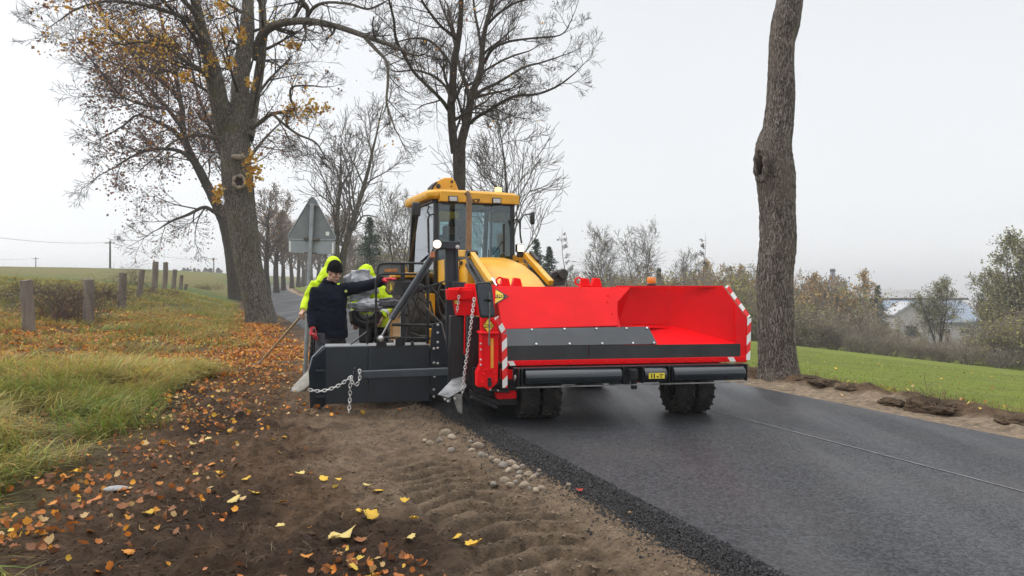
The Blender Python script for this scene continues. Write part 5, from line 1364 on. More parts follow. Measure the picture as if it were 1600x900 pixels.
# bolted joint plate
k = MB(); yj = yb - .02
k.prism([h(673, 541, yj), h(676, 506, yj), h(692, 504, yj), h(706, 530, yj), h(706, 618, yj), h(673, 618, yj)], (0, .08, 0)); jp = k.build('joint_plate', M_ANTH, sp, bevel=.004)
bolts(jp, [h(x, y, yj - .002) for x, y in ((684,508),(684,520),(684,535),(684,544),(678,567),(684,568),(678,545),(679,589),(678,609),(678,620))], (0, -1, 0), .016, .014)
k = MB(); k.tube([h(665, 480, yj - .1), h(690, 505, yj - .1), h(703, 558, yj - .1)], .008, 6); k.build('cable', M_STEEL, sp)
# long square arm with the chain end
k = MB(); p0, p1 = h(553, 585.5, 1.25), h(752, 578.5, .70); k.bar(p0, p1, .085, .085); k.build('square_arm', mat('arm_paint', (.042, .052, .064), rough=.45, var=.15, rvar=.1), sp, bevel=.008)
k = MB(); k.prism([h(553, 576, 1.18), h(556, 575, 1.18), h(556, 597, 1.18), h(551, 597, 1.18)], (0, .1, 0)); k.build('arm_end', M_ANTH, sp)
chain_part(sp, [h(562, 578, 1.17), h(562, 592, 1.15), h(557, 601, 1.14), h(551, 598, 1.13), h(548, 590, 1.15)], .05, .0058)
chain_part(sp, [h(549, 588, 1.15), h(547, 604, 1.13), h(547, 620, 1.12), h(545, 646, 1.08)], .052, .0058)
chain_part(sp, [h(549, 589, 1.15), h(543, 593, 1.14), h(530, 602, 1.14), h(512, 609, 1.14), h(497, 611, 1.15), h(483, 609, 1.18)], .052, .0058)
# mast with lamp bracket, ram, hand rails, console
k = MB(); k.prism([h(696, 388, 1.1), h(713, 388, 1.1), h(715, 545, 1.1), h(699, 545, 1.1)], (0, .14, 0)); k.prism([h(687, 377, 1.0), h(719, 377, 1.0), h(719, 389, 1.0), h(687, 389, 1.0)], (0, .2, 0))
k.prism([h(711, 383, 1.05), h(716, 383, 1.05), h(717, 440, 1.05), h(713, 440, 1.05)], (0, .02, 0)); k.prism([h(708, 440, .9), h(729, 441, .9), h(729, 452, .9), h(708, 452, .9)], (0, .3, 0))
k.build('mast', M_ANTH, sp, bevel=.006)
def lamp(parent, c, r, lit=True, nrm=(0, -1, 0)):
    k = MB(); k.lathe([(.001, -.05), (r * .7, -.045), (r * 1.05, -.01), (r * 1.05, .004), (r * .95, .004), (r * .95, -.004)], c, nrm, 22); o = k.build('work_lamp', M_BLK, parent)
    k = MB(); k.lathe([(r * .96, -.004), (r * .8, .008), (.001, .014)], c, nrm, 22); k.build('lamp_lens', M_LAMPLIT if lit else M_LAMP, o)
lamp(sp, h(683, 381.5, .95), .050); lamp(sp, h(715, 386, 1.0), .028, False)
k = MB(); k.box(h(676, 398, 1.02), (.05, .05, .07)); k.build('orange_marker', mat('dull_orange', (.45, .17, .08), rough=.5), sp, bevel=.006)
k = MB(); k.cyl(h(596, 527, 1.4), h(613, 496, 1.35), .016, 14); k.build('ram_rod', M_CHROME, sp)
k = MB(); k.cyl(h(612, 498, 1.35), h(676, 399, 1.12), .036, 18); k.cyl(h(676, 399, 1.12), h(688, 383, 1.08), .02, 12); k.lathe([(.001, -.04), (.04, -.04), (.04, .04), (.001, .04)], h(595, 529, 1.4), (0, 1, 0), 16); k.tube([h(622, 497, 1.3), h(650, 450, 1.22), h(678, 405, 1.08)], .009, 6)
k.build('hydraulic_ram', mat('ram_grey', (.075, .088, .10), rough=.4, var=.15, rvar=.1), sp)
bolts(sp, [h(595, 529, 1.34)], (0, -1, 0), .035, .03)
k = MB(); yr = 1.62
def rail(pts, r=.014): k.tube([h(*p) if len(p) == 3 else h(p[0], p[1], yr) for p in pts], r, 10)
rail([(590, 438), (590, 420), (592, 414), (597, 411.5), (606, 411), (662, 411.5)]); rail([(587.5, 531), (587.5, 440), (589, 433), (594, 429), (602, 428), (668, 428.5)])
rail([(600, 527.5), (640, 528), (692, 529)]); rail([(668, 424), (668.5, 470), (668, 537)], .020); rail([(612, 507), (692, 509)], .02); rail([(660, 412, 1.9), (672, 425, 1.9)])
k.prism([h(626, 413, yr), h(633, 413, yr), h(633, 540, yr), h(626, 540, yr)], (0, .03, 0))
k.prism([h(646, 446, yr), h(676, 447, yr), h(676, 453, yr), h(646, 453, yr)], (0, .1, 0)); k.tube([h(662, 451, yr), h(704, 436, 1.2)], .010, 8)
rail([(574, 490), (574, 538)], .012); rail([(548, 538), (574, 518)], .010)
for x in (602, 623, 645): k.prism([h(x - 3, 541, yb - .03), h(x - 3, 534, yb - .03), h(x + 1, 533, yb - .03), h(x + 3, 541, yb - .03)], (0, .05, 0))
k.prism([h(588, 541, yb - .03), h(588, 527, yb - .03), h(597, 525, yb - .03), h(601, 541, yb - .03)], (0, .06, 0)); k.prism([h(618, 541, yb - .03), h(618, 528, yb - .03), h(627, 526, yb - .03), h(630, 541, yb - .03)], (0, .06, 0))
k.build('hand_rail', M_BLK, sp, bevel=.002)
k = MB(); g_ = h(592, 413, yr + .01), h(626, 413, yr + .01), h(626, 428, yr + .01), h(592, 428, yr + .01); k.prism(g_, (0, .004, 0)); k.build('screen_plate', mat('smoked_plate', (.12, .125, .12), rough=.3, var=.2), sp)
k = MB(); k.prism([h(601, 420, yr), h(621, 420, yr), h(621, 425, yr), h(601, 425, yr)], (0, -.004, 0)); k.build('orange_plate', mat('orange_label', (.45, .18, .05), rough=.5, var=.3, vscale=40), sp)
# console with a slanted face
k = MB(); f4 = [h(603, 442, 1.45), h(613, 436.5, 1.5), h(618, 441, 1.55), h(615, 455, 1.5), h(607, 461.5, 1.45), h(601, 455, 1.43)]
k.prism(f4, (.22, .18, .0)); con = k.build('console', M_BLK, sp, bevel=.008)
cf = sum(f4, Vector()) / 6; n_ = (f4[1] - f4[0]).cross(f4[4] - f4[0]).normalized(); n_ = n_ if n_.y < 0 else -n_
k = MB(); k.prism([cf + (p - cf) * .82 + n_ * .003 for p in f4], n_ * .004); fr = k.build('console_face', mat('console_print', (.30, .20, .05), rough=.4, var=.5, vscale=60, col2=(.03, .03, .03)), con)
k = MB(); t3 = [cf + (p - cf) * .5 for p in (f4[1], f4[3], f4[4], f4[0])]; k.prism([cf + Vector((0, 0, .05)) + n_ * .009, cf + (f4[4] - cf) * .5 + n_ * .009, cf + (f4[3] - cf) * .5 + n_ * .009], n_ * .001); k.build('pictogram', M_YSTK, con)
k = MB(); k.box(h(636, 448, 1.7), (.26, .2, .14)); k.box(h(650, 450, 1.75), (.16, .16, .09)); k.build('control_box', M_BLK, sp, bevel=.01)
# operator seat wrapped in plastic film
def lumpy(name, c, size, m, parent, seed, amp=.12):
    from mathutils import noise as mn
    bm = bmesh.new(); bmesh.ops.create_cube(bm, size=2); bmesh.ops.bevel(bm, geom=bm.edges[:], offset=.45, segments=3, affect='EDGES'); bmesh.ops.subdivide_edges(bm, edges=bm.edges[:], cuts=5, use_grid_fill=True)
    for v in bm.verts:
        q = Vector((v.co.x * size[0] / 2, v.co.y * size[1] / 2, v.co.z * size[2] / 2))
        d = mn.noise(q * 6 + Vector((seed, 0, 0))) + 1.1 * (.35 - abs(mn.noise(q * 11 + Vector((0, seed, 0))))) + .4 * mn.noise(q * 26)
        v.co = q + v.co.normalized() * d * amp * .30
    me = bpy.data.meshes.new(name); bm.to_mesh(me); bm.free(); me.polygons.foreach_set('use_smooth', [True] * len(me.polygons))
    return link(name, me, m, parent, c)
ys = 3.0
se = lumpy('seat_back', h(563, 445, ys + .05), (.46, .13, .40), M_WRAP, sp, 3, .14); lumpy('seat_cushion', h(574, 477, ys - .22), (.50, .34, .11), M_WRAP, sp, 9, .16)
lumpy('arm_rest', h(604, 474, ys - .3), (.36, .14, .12), mat('dark_wrap', (.06, .062, .07), rough=.3, var=.3, vscale=6, bump=.8, bscale=8), sp, 5, .1)
k = MB(); k.tube([h(552, 484, ys), h(556, 498, ys), h(570, 506, ys), h(588, 500, ys), h(592, 486, ys)], [.07, .10, .09, .10, .06], 12); k.box(h(570, 516, ys + .05), (.16, .2, .3)); k.build('seat_base', M_BLK, sp, bevel=.01)
# hoses and lines in the gap before the tractor
k = MB(); gg = np.random.default_rng(4)
for (a, b, c, d) in (((633,460),(640,490),(648,520),(660,530)), ((640,455),(655,485),(664,515),(690,525)), ((672,470),(678,495),(690,520),(705,530)), ((690,440),(684,465),(688,490),(704,512)), ((655,452),(648,480),(640,505),(634,530)), ((676,452),(690,470),(700,495),(712,520)), ((640,520),(660,526),(675,522),(690,512)), ((690,500),(698,508),(706,505),(712,490))):
    o_ = gg.uniform(0, .35); P_, _ = smooth_line([h(*q, 1.85 + o_)[:] for q in (a, b, c, d)], [0] * 4, 8); k.tube([Vector(p) for p in P_], .014, 8)
k.build('hydraulic_hose', M_HOSE, sp)
k = MB()
for i in range(9): k.prism([h(610 + i * 1.7, 489, 1.95), h(610.6 + i * 1.7, 489, 1.95), h(610.6 + i * 1.7, 530, 1.95), h(610 + i * 1.7, 530, 1.95)], (0, .01, 0))
for i in range(18): k.prism([h(610, 489 + i * 2.4, 1.945), h(625, 489 + i * 2.4, 1.945), h(625, 490 + i * 2.4, 1.945), h(610, 490 + i * 2.4, 1.945)], (0, .006, 0))
k.build('step_grid', M_MESH, sp)
k = MB(); k.prism([h(670, 514, 1.75), h(679, 514, 1.75), h(679, 541, 1.75), h(670, 541, 1.75)], (0, .12, 0)); k.build('yellow_post', M_YEL, sp, bevel=.006)

# ================================================================== THE BACKHOE LOADER THAT CARRIES IT
Tf = Frame((-.60, 11.9, 0), R(21.7)); t = Tf.at
tr = empty('backhoe_loader', Tf.o, Tf.yaw, 'yellow backhoe loader with glazed cab and rusty exhaust behind the red hopper', 'loader')
HW = .65; ZR = t(740, 313, 0).z; ZB = 1.62; ZS = 1.30; LB = 1.55
# cab posts
k = MB()
for x, y0, y1, z0 in ((-HW, 0, .02, ZS), (HW, 0, .02, ZS)): k.bar((x, y0, z0), (x, y1, ZR), .075, .075, (0, 1, 0))
for x in (-HW - .03, HW + .03): k.bar((x * 1.02, LB, ZS), (x, LB - .25, ZR), .09, .09, (0, 1, 0)); k.bar((x, .0, ZS + .02), (x, LB, ZS + .02), .07, .07); k.bar((x, 0, ZR - .03), (x, LB - .25, ZR - .03), .06, .06)
k.bar((-HW, 0, ZR - .03), (HW, 0, ZR - .03), .06, .06); k.bar((-HW, 0, ZB - .03), (HW, 0, ZB - .03), .07, .07); k.bar((-HW, LB - .2, ZR - .03), (HW, LB - .2, ZR - .03), .06, .06); k.bar((-HW, LB, 1.7), (HW, LB, 1.7), .06, .06)
k.bar((.30, .01, ZR), (.28, .03, ZB), .03, .03)
k.box((0, LB / 2, ZS - .05), (2 * HW, LB, .1))
cab = k.build('cab_frame', M_BLK, tr, bevel=.008)
k = MB(); k.prism([(-HW + .04, -.012, ZB), (HW - .04, -.012, ZB), (HW - .04, -.012, ZR - .06), (-HW + .04, -.012, ZR - .06)], (0, .006, 0)); k.build('windscreen', M_GLASS, tr)
for sx_ in (-1, 1):
    x = sx_ * (HW + .02)
    k = MB(); k.prism([(x, .05, ZS + .05), (x * 1.02, LB - .06, ZS + .05), (x, LB - .30, ZR - .06), (x, .05, ZR - .06)], (sx_ * .006, 0, 0)); k.build('side_window', M_SGLASS, tr)
k = MB(); k.prism([(-HW + .05, LB - .10, 1.74), (HW - .05, LB - .10, 1.74), (HW - .05, LB - .23, ZR - .06), (-HW + .05, LB - .23, ZR - .06)], (0, .006, 0)); k.build('rear_window', M_GLASS, tr)
# roof
k = MB(); zr = ZR
def rrect(x0, x1, y0, y1, r, z, n=5):
    out = []
    for cx_, cy_, a0 in ((x1 - r, y1 - r, 0), (x0 + r, y1 - r, 90), (x0 + r, y0 + r, 180), (x1 - r, y0 + r, 270)):
        for i in range(n): a = R(a0 + 90 * i / (n - 1)); out.append(Vector((cx_ + r * math.cos(a), cy_ + r * math.sin(a), z)))
    return out
rings = [rrect(-.80, .72, -.10, 1.5, .12, zr - .01), rrect(-.82, .74, -.14, 1.54, .14, zr + .03), rrect(-.82, .74, -.14, 1.54, .14, zr + .09), rrect(-.79, .71, -.11, 1.50, .14, zr + .13), rrect(-.6, .54, .05, 1.3, .2, zr + .16)]
o_ = 0; nn = len(rings[0])
for rg_ in rings: k.v += [tuple(p) for p in rg_]
for i in range(len(rings) - 1):
    for j in range(nn): k.f.append((i * nn + j, i * nn + (j + 1) % nn, (i + 1) * nn + (j + 1) % nn, (i + 1) * nn + j))
k.f += [tuple(range(nn))[::-1], tuple((len(rings) - 1) * nn + j for j in range(nn))]
k.prism([(-.64, -.19, zr - .055), (.70, -.19, zr - .055), (.70, -.19, zr + .09), (-.62, -.19, zr + .105)], (0, .12, 0))
k.build('cab_roof', M_YEL, tr, bevel=.006, ang=50)
for px in (708, 776):
    c = t(px, 311 if px < 740 else 314, -.195)
    k = MB(); k.box(c, (.155, .03, .10)); o = k.build('roof_lamp', M_BLK, tr, bevel=.01)
    k = MB(); k.box(c + Vector((0, -.016, 0)), (.125, .01, .068)); k.build('lamp_lens', M_LAMP, o, bevel=.008)
c = t(744, 313.5, -.192); M = Matrix(((1, 0, 0, 0), (0, 0, -1, 0), (0, 1, 0, 0), (0, 0, 0, 1))); M.translation = c + Vector((0, -.002, -.005))
text_mesh('JCB', .085, M_BSTK, tr, M, 'lettering', bold=.003, sx=1.05)
c = Vector((.44, .10, zr + .145)); k = MB(); k.lathe([(.001, 0), (.06, 0), (.06, .02), (.001, .02)], c, (0, 0, 1), 18); o = k.build('beacon', M_BLK, tr)
k = MB(); k.lathe([(.052, .02), (.056, .05), (.05, .09), (.001, .105)], c, (0, 0, 1), 18); k.build('beacon_lens', M_BEACONLIT, o)
# bonnet: rounded, falling away to the front
k = MB(); prof = [(-.02, 1.80, .50), (-.35, 1.83, .50), (-.8, 1.82, .49), (-1.2, 1.75, .48), (-1.6, 1.62, .47), (-1.95, 1.45, .45), (-2.2, 1.27, .42), (-2.35, 1.0, .38)]
sec = []
for y, z, w in prof:
    ring = [Vector((-w, y, .75)), Vector((-w, y, z - .28))]
    for i in range(1, 12): a = math.pi - math.pi * i / 12; ring.append(Vector((w * math.copysign(abs(math.cos(a)) ** .72, math.cos(a)), y, z - .28 + .28 * math.sin(a) ** .8)))
    ring += [Vector((w, y, z - .28)), Vector((w, y, .75))]; sec.append(ring)
m_ = len(sec[0])
for r_ in sec: k.v += [tuple(p) for p in r_]
for i in range(len(sec) - 1):
    for j in range(m_ - 1): k.f.append((i * m_ + j, i * m_ + j + 1, (i + 1) * m_ + j + 1, (i + 1) * m_ + j))
k.f += [tuple(range(m_)), tuple((len(sec) - 1) * m_ + j for j in range(m_))[::-1]]
k.build('bonnet', M_YEL, tr, ang=50)
k = MB(); k.prism([(-.47, -2.36, .75), (.47, -2.36, .75), (.36, -2.37, 1.02), (-.36, -2.37, 1.02)], (0, .03, 0)); k.box((0, -1.2, .68), (.8, 2.4, .25)); k.box((0, .8, .8), (1.0, 1.7, .9)); k.box((0, -2.45, .7), (.9, .25, .5)); k.build('chassis', M_BLK, tr, bevel=.01)
# exhaust
e0, e1 = t(732, 400, -.45), t(733, 309, -.45)
k = MB(); k.tube([e0 - Vector((0, 0, .1)), e0, e1, e1 + Vector((-.015, 0, .05)), e1 + Vector((-.05, .01, .085))], [.047, .047, .044, .044, .043], 18); k.build('exhaust_pipe', M_RUST, tr)
# wipers, grab handles and mirrors
k = MB(); k.bar(t(788, 395, -.03), t(788, 350, -.03), .02, .012, (0, 1, 0)); k.bar(t(770, 398, -.03), t(790, 372, -.03), .012, .012, (0, 1, 0)); k.build('wiper', M_BLK, tr)
k = MB(); k.tube([t(672, 337, -.1), t(668, 331, -.12), t(670, 322, -.12), t(662, 320, -.1)], .012, 8); k.tube([t(668, 345, -.1), t(670, 338, -.14), t(675, 335, -.1), t(679, 335, -.02)], .012, 8); k.tube([t(669, 342, -.12), t(670, 395, -.12)], .018, 8); k.build('mirror_arm', M_BLK, tr); k = MB(); k.tube([t(801, 345, -.05), t(808, 342, -.2), t(812, 348, -.22), t(813, 368, -.22), t(815, 380, -.2)], .014, 8); k.tube([t(813, 358, -.22), t(813, 345, -.24), t(818, 336, -.25), t(830, 334, -.25)], .012, 8)
k.build('mirror_arm', M_BLK, tr)
def mirror(c, w, hh):
    k = MB(); k.box(c, (w * 1.7, .07, hh * 1.8))
    k.build('rear_mirror', M_BLK, tr, bevel=.028)
mirror(t(650.5, 327, -.05), .078, .125); mirror(t(832, 341, -.25), .045, .115)
k = MB(); k.tube([t(652, 338, -.02), t(648, 365, .3), t(643, 395, .8), t(640, 410, 1.2)], .022, 8); k.build('door_bar', M_BLK, tr)
# side panel and fender of the near side, steps
k = MB()
k.prism([(-HW - .02, -.02, .85), (-HW - .02, .35, .85), (-HW - .02, .35, 1.26), (-HW - .02, -.02, 1.26)], (-.12, 0, 0)); k.build('step_box', M_YEL, tr, bevel=.008); k = MB()
k.prism([(-HW + .02, -.75, 1.35), (-HW + .02, .0, 1.45), (-HW + .02, 0, 1.78), (-HW + .02, -.65, 1.80)], (.1, 0, 0)); k.build('side_panel', M_YEL, tr, bevel=.008); k = MB(); k.prism([(HW - .1, -.75, .9), (HW - .1, .0, .9), (HW - .1, 0, 1.70), (HW - .1, -.65, 1.74)], (.1, 0, 0)); k.build('side_panel', M_YEL, tr, bevel=.008)
for sg in (-1, 1):
    k = MB(); pts = [(sg * .72, .6 + .86 * math.cos(a), .74 + .86 * math.sin(a)) for a in np.linspace(.15, 1.75, 14)]
    pin = [(sg * .72, .6 + .79 * math.cos(a), .74 + .79 * math.sin(a)) for a in np.linspace(1.75, .15, 14)]
    k.prism(pts + pin, (sg * .48, 0, 0)); k.build('mudguard', M_YEL, tr, bevel=.008)
k = MB(); k.prism([t(717.5, 408, -.68), t(722.5, 408, -.68), t(722.5, 426, -.68), t(717.5, 426, -.68)], (0, -.01, 0)); bd = k.build('badge', M_BSTK, tr)
M = Matrix(((1, 0, 0, 0), (0, 0, -1, 0), (0, 1, 0, 0), (0, 0, 0, 1))); M.translation = t(720, 417, -.698); text_mesh('B', .06, M_YEL, bd, M, 'lettering', bold=.002)
# loader arms and rams
def arm(x, pts, w, hh, name, m):
    k = MB()
    for a, b in zip(pts[:-1], pts[1:]): k.bar(a, b, w, hh)
    return k.build(name, m, tr, bevel=.008)
xl = -.50
a0, a1 = Tf.atx(737, 396, xl), Tf.atx(764, 436, xl); dirn = (a1 - a0).normalized()
arm(xl, [a0 - dirn * .03, a1 + dirn * .12], .075, .075, 'loader_arm', M_YEL)
k = MB(); k.bar(a0 + Vector((-.02, .02, -.03)), a0 + Vector((-.02, .05, -.75)), .10, .10); k.bar(a0 + Vector((-.03, .1, .0)), a0 + Vector((-.03, .75, .03)), .08, .10); k.build('loader_tower', M_YEL, tr, bevel=.01)
k = MB(); k.cyl(a1 + dirn * .05 + Vector((.03, -.02, .02)), a1 + dirn * .26 + Vector((.03, -.02, .02)), .028, 14); k.build('ram_rod', M_CHROME, tr)
k = MB(); k.lathe([(.001, -.08), (.05, -.08), (.05, .08), (.001, .08)], a0 + Vector((0, 0, -.0)), (1, 0, 0), 18); k.bar(a0 + dirn * .05 + Vector((-.07, -.02, -.07)), a1 + Vector((-.07, -.02, -.09)), .05, .05); k.bar(a0 + dirn * .10 + Vector((-.10, -.02, -.12)), a1 + dirn * -.1 + Vector((-.09, -.02, -.12)), .06, .04); k.tube([a0 + Vector((-.1, -.05, -.02)), a0 + dirn * .2 + Vector((-.13, -.08, -.12)), a1 + Vector((-.13, -.05, -.16))], .016, 8); k.build('ram_line', M_HOSE, tr)
xr2 = .66
b0_, b1_ = Tf.atx(822, 399, xr2), Tf.atx(856, 437, xr2); dirn = (b1_ - b0_).normalized()
arm(xr2, [b0_ - dirn * .03, b1_ + dirn * .12], .085, .085, 'loader_arm', M_YEL)
k = MB(); k.prism([t(812, 398, -.45), t(818, 398, -.45), t(820, 445, -.45), t(812, 445, -.45)], (0, .3, 0)); k.prism([t(793, 412, -.4), t(812, 408, -.4), t(812, 432, -.4), t(803, 432, -.4)], (0, .06, 0)); k.build('loader_tower', M_YEL, tr, bevel=.008)
k = MB(); k.prism([t(793, 411.5, -.41), t(812, 406.5, -.41), t(812, 409.5, -.41), t(794, 413.5, -.41)], (0, .08, 0))
k.bar(b0_ + dirn * .02 + Vector((.06, -.02, .06)), b0_ + dirn * .35 + Vector((.06, -.02, .05)), .05, .05)
k.prism([t(820, 424, -.75), t(832, 416, -.75), t(842, 430, -.75), t(838, 448, -.75), t(822, 448, -.75)], (0, .2, 0)); k.prism([t(834, 420, -.95), t(846, 421, -.95), t(848, 436, -.95), t(842, 448, -.95), t(834, 448, -.95)], (0, .12, 0))
k.prism([t(857, 437, -1.2), t(862, 427, -1.2), t(876, 421, -1.2), t(884, 425, -1.2), t(886, 432, -1.2), t(882, 446, -1.2), t(858, 446, -1.2)], (0, .14, 0))
k.lathe([(.001, -.05), (.075, -.05), (.075, .05), (.001, .05)], t(879, 428, -1.25), (0, 1, 0), 16); k.tube([t(826, 400, -.5), t(832, 418, -.7), t(840, 440, -.9)], .02, 8); k.tube([t(848, 441, -1.1), t(858, 432, -1.15), t(872, 430, -1.2)], .022, 8)
k.build('loader_linkage', mat('greasy_steel', (.055, .045, .04), rough=.55, var=.45, vscale=12, col2=(.02, .018, .018), bump=.3), tr, bevel=.008)
# lit head lamp on its bracket
c = t(812, 388, -.55); k = MB(); k.box(c, (.125, .09, .125)); k.box(c + Vector((.02, .03, -.10)), (.10, .06, .08)); o = k.build('head_lamp', M_BLK, tr, bevel=.012)
k = MB(); k.box(c + Vector((0, -.046, 0)), (.105, .01, .105)); k.build('lamp_lens', M_LAMPLIT, o, bevel=.008)
# wheels
for sg in (-1, 1):
    wheel('rear_wheel', tr, (sg * .93, .62, .72), .72, .46, rim=mat('rim_white', (.5, .48, .42), rough=.5, var=.2), lugs=20); wheel('front_wheel', tr, (sg * .93, -2.12, .52), .52, .38, rim=mat('rim_white', (.5, .48, .42)), lugs=18)
k = MB(); k.cyl((-.95, -2.12, .5), (.95, -2.12, .5), .09, 12); k.cyl((-.95, .62, .7), (.95, .62, .7), .12, 12); k.build('axle', M_BLK, tr)
# backhoe boom folded behind the cab
k = MB(); yb_ = 1.9
bp = [t(*q, yb_) for q in ((673, 303), (676, 292), (683, 283), (695, 277.5), (707, 277.5), (712, 285), (720, 305), (716, 345), (672, 345))]
k.prism(bp, (0, .28, 0)); k.bar((-.15, yb_ + .1, 2.9), (-.10, yb_ + .6, .9), .26, .34); k.bar((-.15, yb_ + .75, 2.4), (-.1, yb_ + .6, .9), .22, .28); bm_ = k.build('backhoe_boom', M_YEL, tr, bevel=.012)
for x, y, r_ in ((685, 291, .042), (706, 284, .025), (705, 291, .012)): k = MB(); k.lathe([(.001, 0), (r_, 0), (r_, .012), (r_ * .5, .02), (.001, .02)], t(x, y, yb_ - .004), (0, -1, 0), 16); k.build('pivot_pin', M_BSTK, bm_); k = MB()
k.prism([t(702, 297.5, yb_ - .002), t(711.5, 296, yb_ - .002), t(711.5, 297.2, yb_ - .002), t(702, 298.7, yb_ - .002)], (0, -.004, 0)); k.prism([t(673, 303, yb_ - .01), t(675.5, 303, yb_ - .01), t(677.5, 293, yb_ - .01), t(684, 285, yb_ - .01), t(682, 284, yb_ - .01), t(675, 291, yb_ - .01)], (0, .3, 0)); k.build('dark_edge', M_BSTK, bm_)
k = MB(); k.box((0, 1.85, .95), (1.7, .25, .35)); k.bar((-.75, 1.9, .2), (-.75, 1.9, 1.7), .16, .14); k.bar((.75, 1.9, .2), (.75, 1.9, 1.7), .16, .14); k.build('stabiliser', M_YEL, tr, bevel=.01)
# cab interior
k = MB(); k.box((-.08, .85, 1.55), (.50, .48, .14)); k.box((-.08, 1.10, 1.92), (.48, .14, .70)); k.box((-.08, 1.13, 2.34), (.26, .10, .18)); k.build('driver_seat', mat('seat_cloth', (.03, .03, .035), rough=.9, var=.2), tr, bevel=.04)
k = MB(); k.bar((-.08, .30, 1.35), (-.08, .42, 1.82), .07, .07); k.box((-.08, .18, 1.5), (.7, .22, .25)); k.tube([Vector((-.08, .44, 1.84)) + Vector((math.cos(a) * .19, math.sin(a) * .07, math.sin(a) * .17)) for a in np.linspace(0, 2 * math.pi, 26)], .015, 8, cap=False); k.bar((-.25, .44, 1.84), (.09, .44, 1.84), .025, .02); k.box((.5, .7, 1.6), (.18, .8, .35)); k.bar((.42, .5, 1.75), (.40, .45, 2.0), .025); k.build('steering_wheel', M_BLK, tr, bevel=.006)
k = MB(); k.box((0, LB - .12, ZS + .22), (2 * HW - .1, .05, .42)); k.build('cab_lining', mat('lining', (.10, .10, .105), rough=.8), tr)
# ================================================================== PEOPLE
M_SKIN = mat('skin', (.52, .30, .22), rough=.55, var=.08, vscale=12)
M_NAVY = mat('navy_fleece', (.0075, .010, .020), rough=.95, var=.25, vscale=9, bump=.35, bscale=26, spec=.15)
M_GREYT = mat('grey_trousers', (.070, .072, .085), rough=.9, var=.2, vscale=6, bump=.3, bscale=18, spec=.2)
M_BLKT = mat('black_trousers', (.012, .013, .017), rough=.9, var=.25, vscale=6, bump=.3, bscale=18, spec=.2)
M_HIVIS = mat('hivis_yellow', (.55, .74, .014), rough=.7, var=.10, vscale=5, bump=.45, bscale=9, spec=.2)
M_REFL = mat('reflective_tape', (.55, .56, .56), rough=.4, var=.1)
M_GLOVE = mat('red_glove', (.52, .022, .035), rough=.75, var=.2, vscale=30, bump=.3)
M_KNIT = mat('black_knit', (.008, .008, .009), rough=1, var=.3, vscale=60, bump=.5, bscale=90, spec=.1)
M_BOOT = mat('work_boot', (.018, .015, .013), rough=.7, var=.3, vscale=15)
M_HAIR = mat('dark_hair', (.03, .022, .016), rough=.7, var=.3)
M_EYE = mat('eye_dark', (.02, .015, .012), rough=.2, var=.1); M_LIP = mat('lips', (.36, .14, .12), rough=.5, var=.1)

def basis(f, tilt=0.0):
    """head axes: right, forward, up for a facing direction and a nod"""
    f = Vector((f[0], f[1], 0)).normalized(); up = Vector((0, 0, 1)); f2 = (f * math.cos(tilt) - up * math.sin(tilt)).normalized()
    r = f2.cross(up).normalized(); u = r.cross(f2); return r, f2, u

def head_parts(mb, c, B):
    r, f, u = B; M = Matrix((r, f, u)).transposed()
    P = lambda a, b, d: c + r * a + f * b + u * d
    mb.ell(P(0, -.012, .02), (.076, .096, .102), 20, 14, M); mb.ell(P(0, .022, -.055), (.058, .066, .062), 16, 10, M)
    mb.tube([P(0, .085, .022), P(0, .106, -.018), P(0, .098, -.026)], [.010, .017, .013], 10)          # nose
    mb.ell(P(0, .076, .034), (.058, .020, .014), 12, 8, M); mb.ell(P(0, .062, -.098), (.030, .024, .020), 12, 8, M)
    for s in (-1, 1):
        mb.ell(P(s * .038, .062, -.018), (.026, .026, .020), 10, 8, M); mb.ell(P(s * .077, -.005, -.005), (.010, .020, .032), 10, 8, M)
    mb.ell(P(0, .088, -.060), (.024, .012, .010), 10, 8, M)
def face_parts(root, c, B, b0):
    r, f, u = B; M = Matrix((r, f, u)).transposed(); P = lambda a, b, d: c - b0 + r * a + f * b + u * d
    for s in (-1, 1):
        k = MB(); k.ell(P(s * .032, .083, .008), (.013, .007, .006), 12, 8, M); k.build('eye', M_EYE, root)
    k = MB(); k.ell(P(0, .099, -.060), (.020, .004, .005), 12, 8, M); k.build('mouth', M_LIP, root)
    k = MB()
    for s in (-1, 1): k.tube([P(s * .014, .094, .026), P(s * .034, .090, .032), P(s * .052, .076, .026)], [.003, .005, .003], 6)
    k.build('eyebrows', M_HAIR, root)

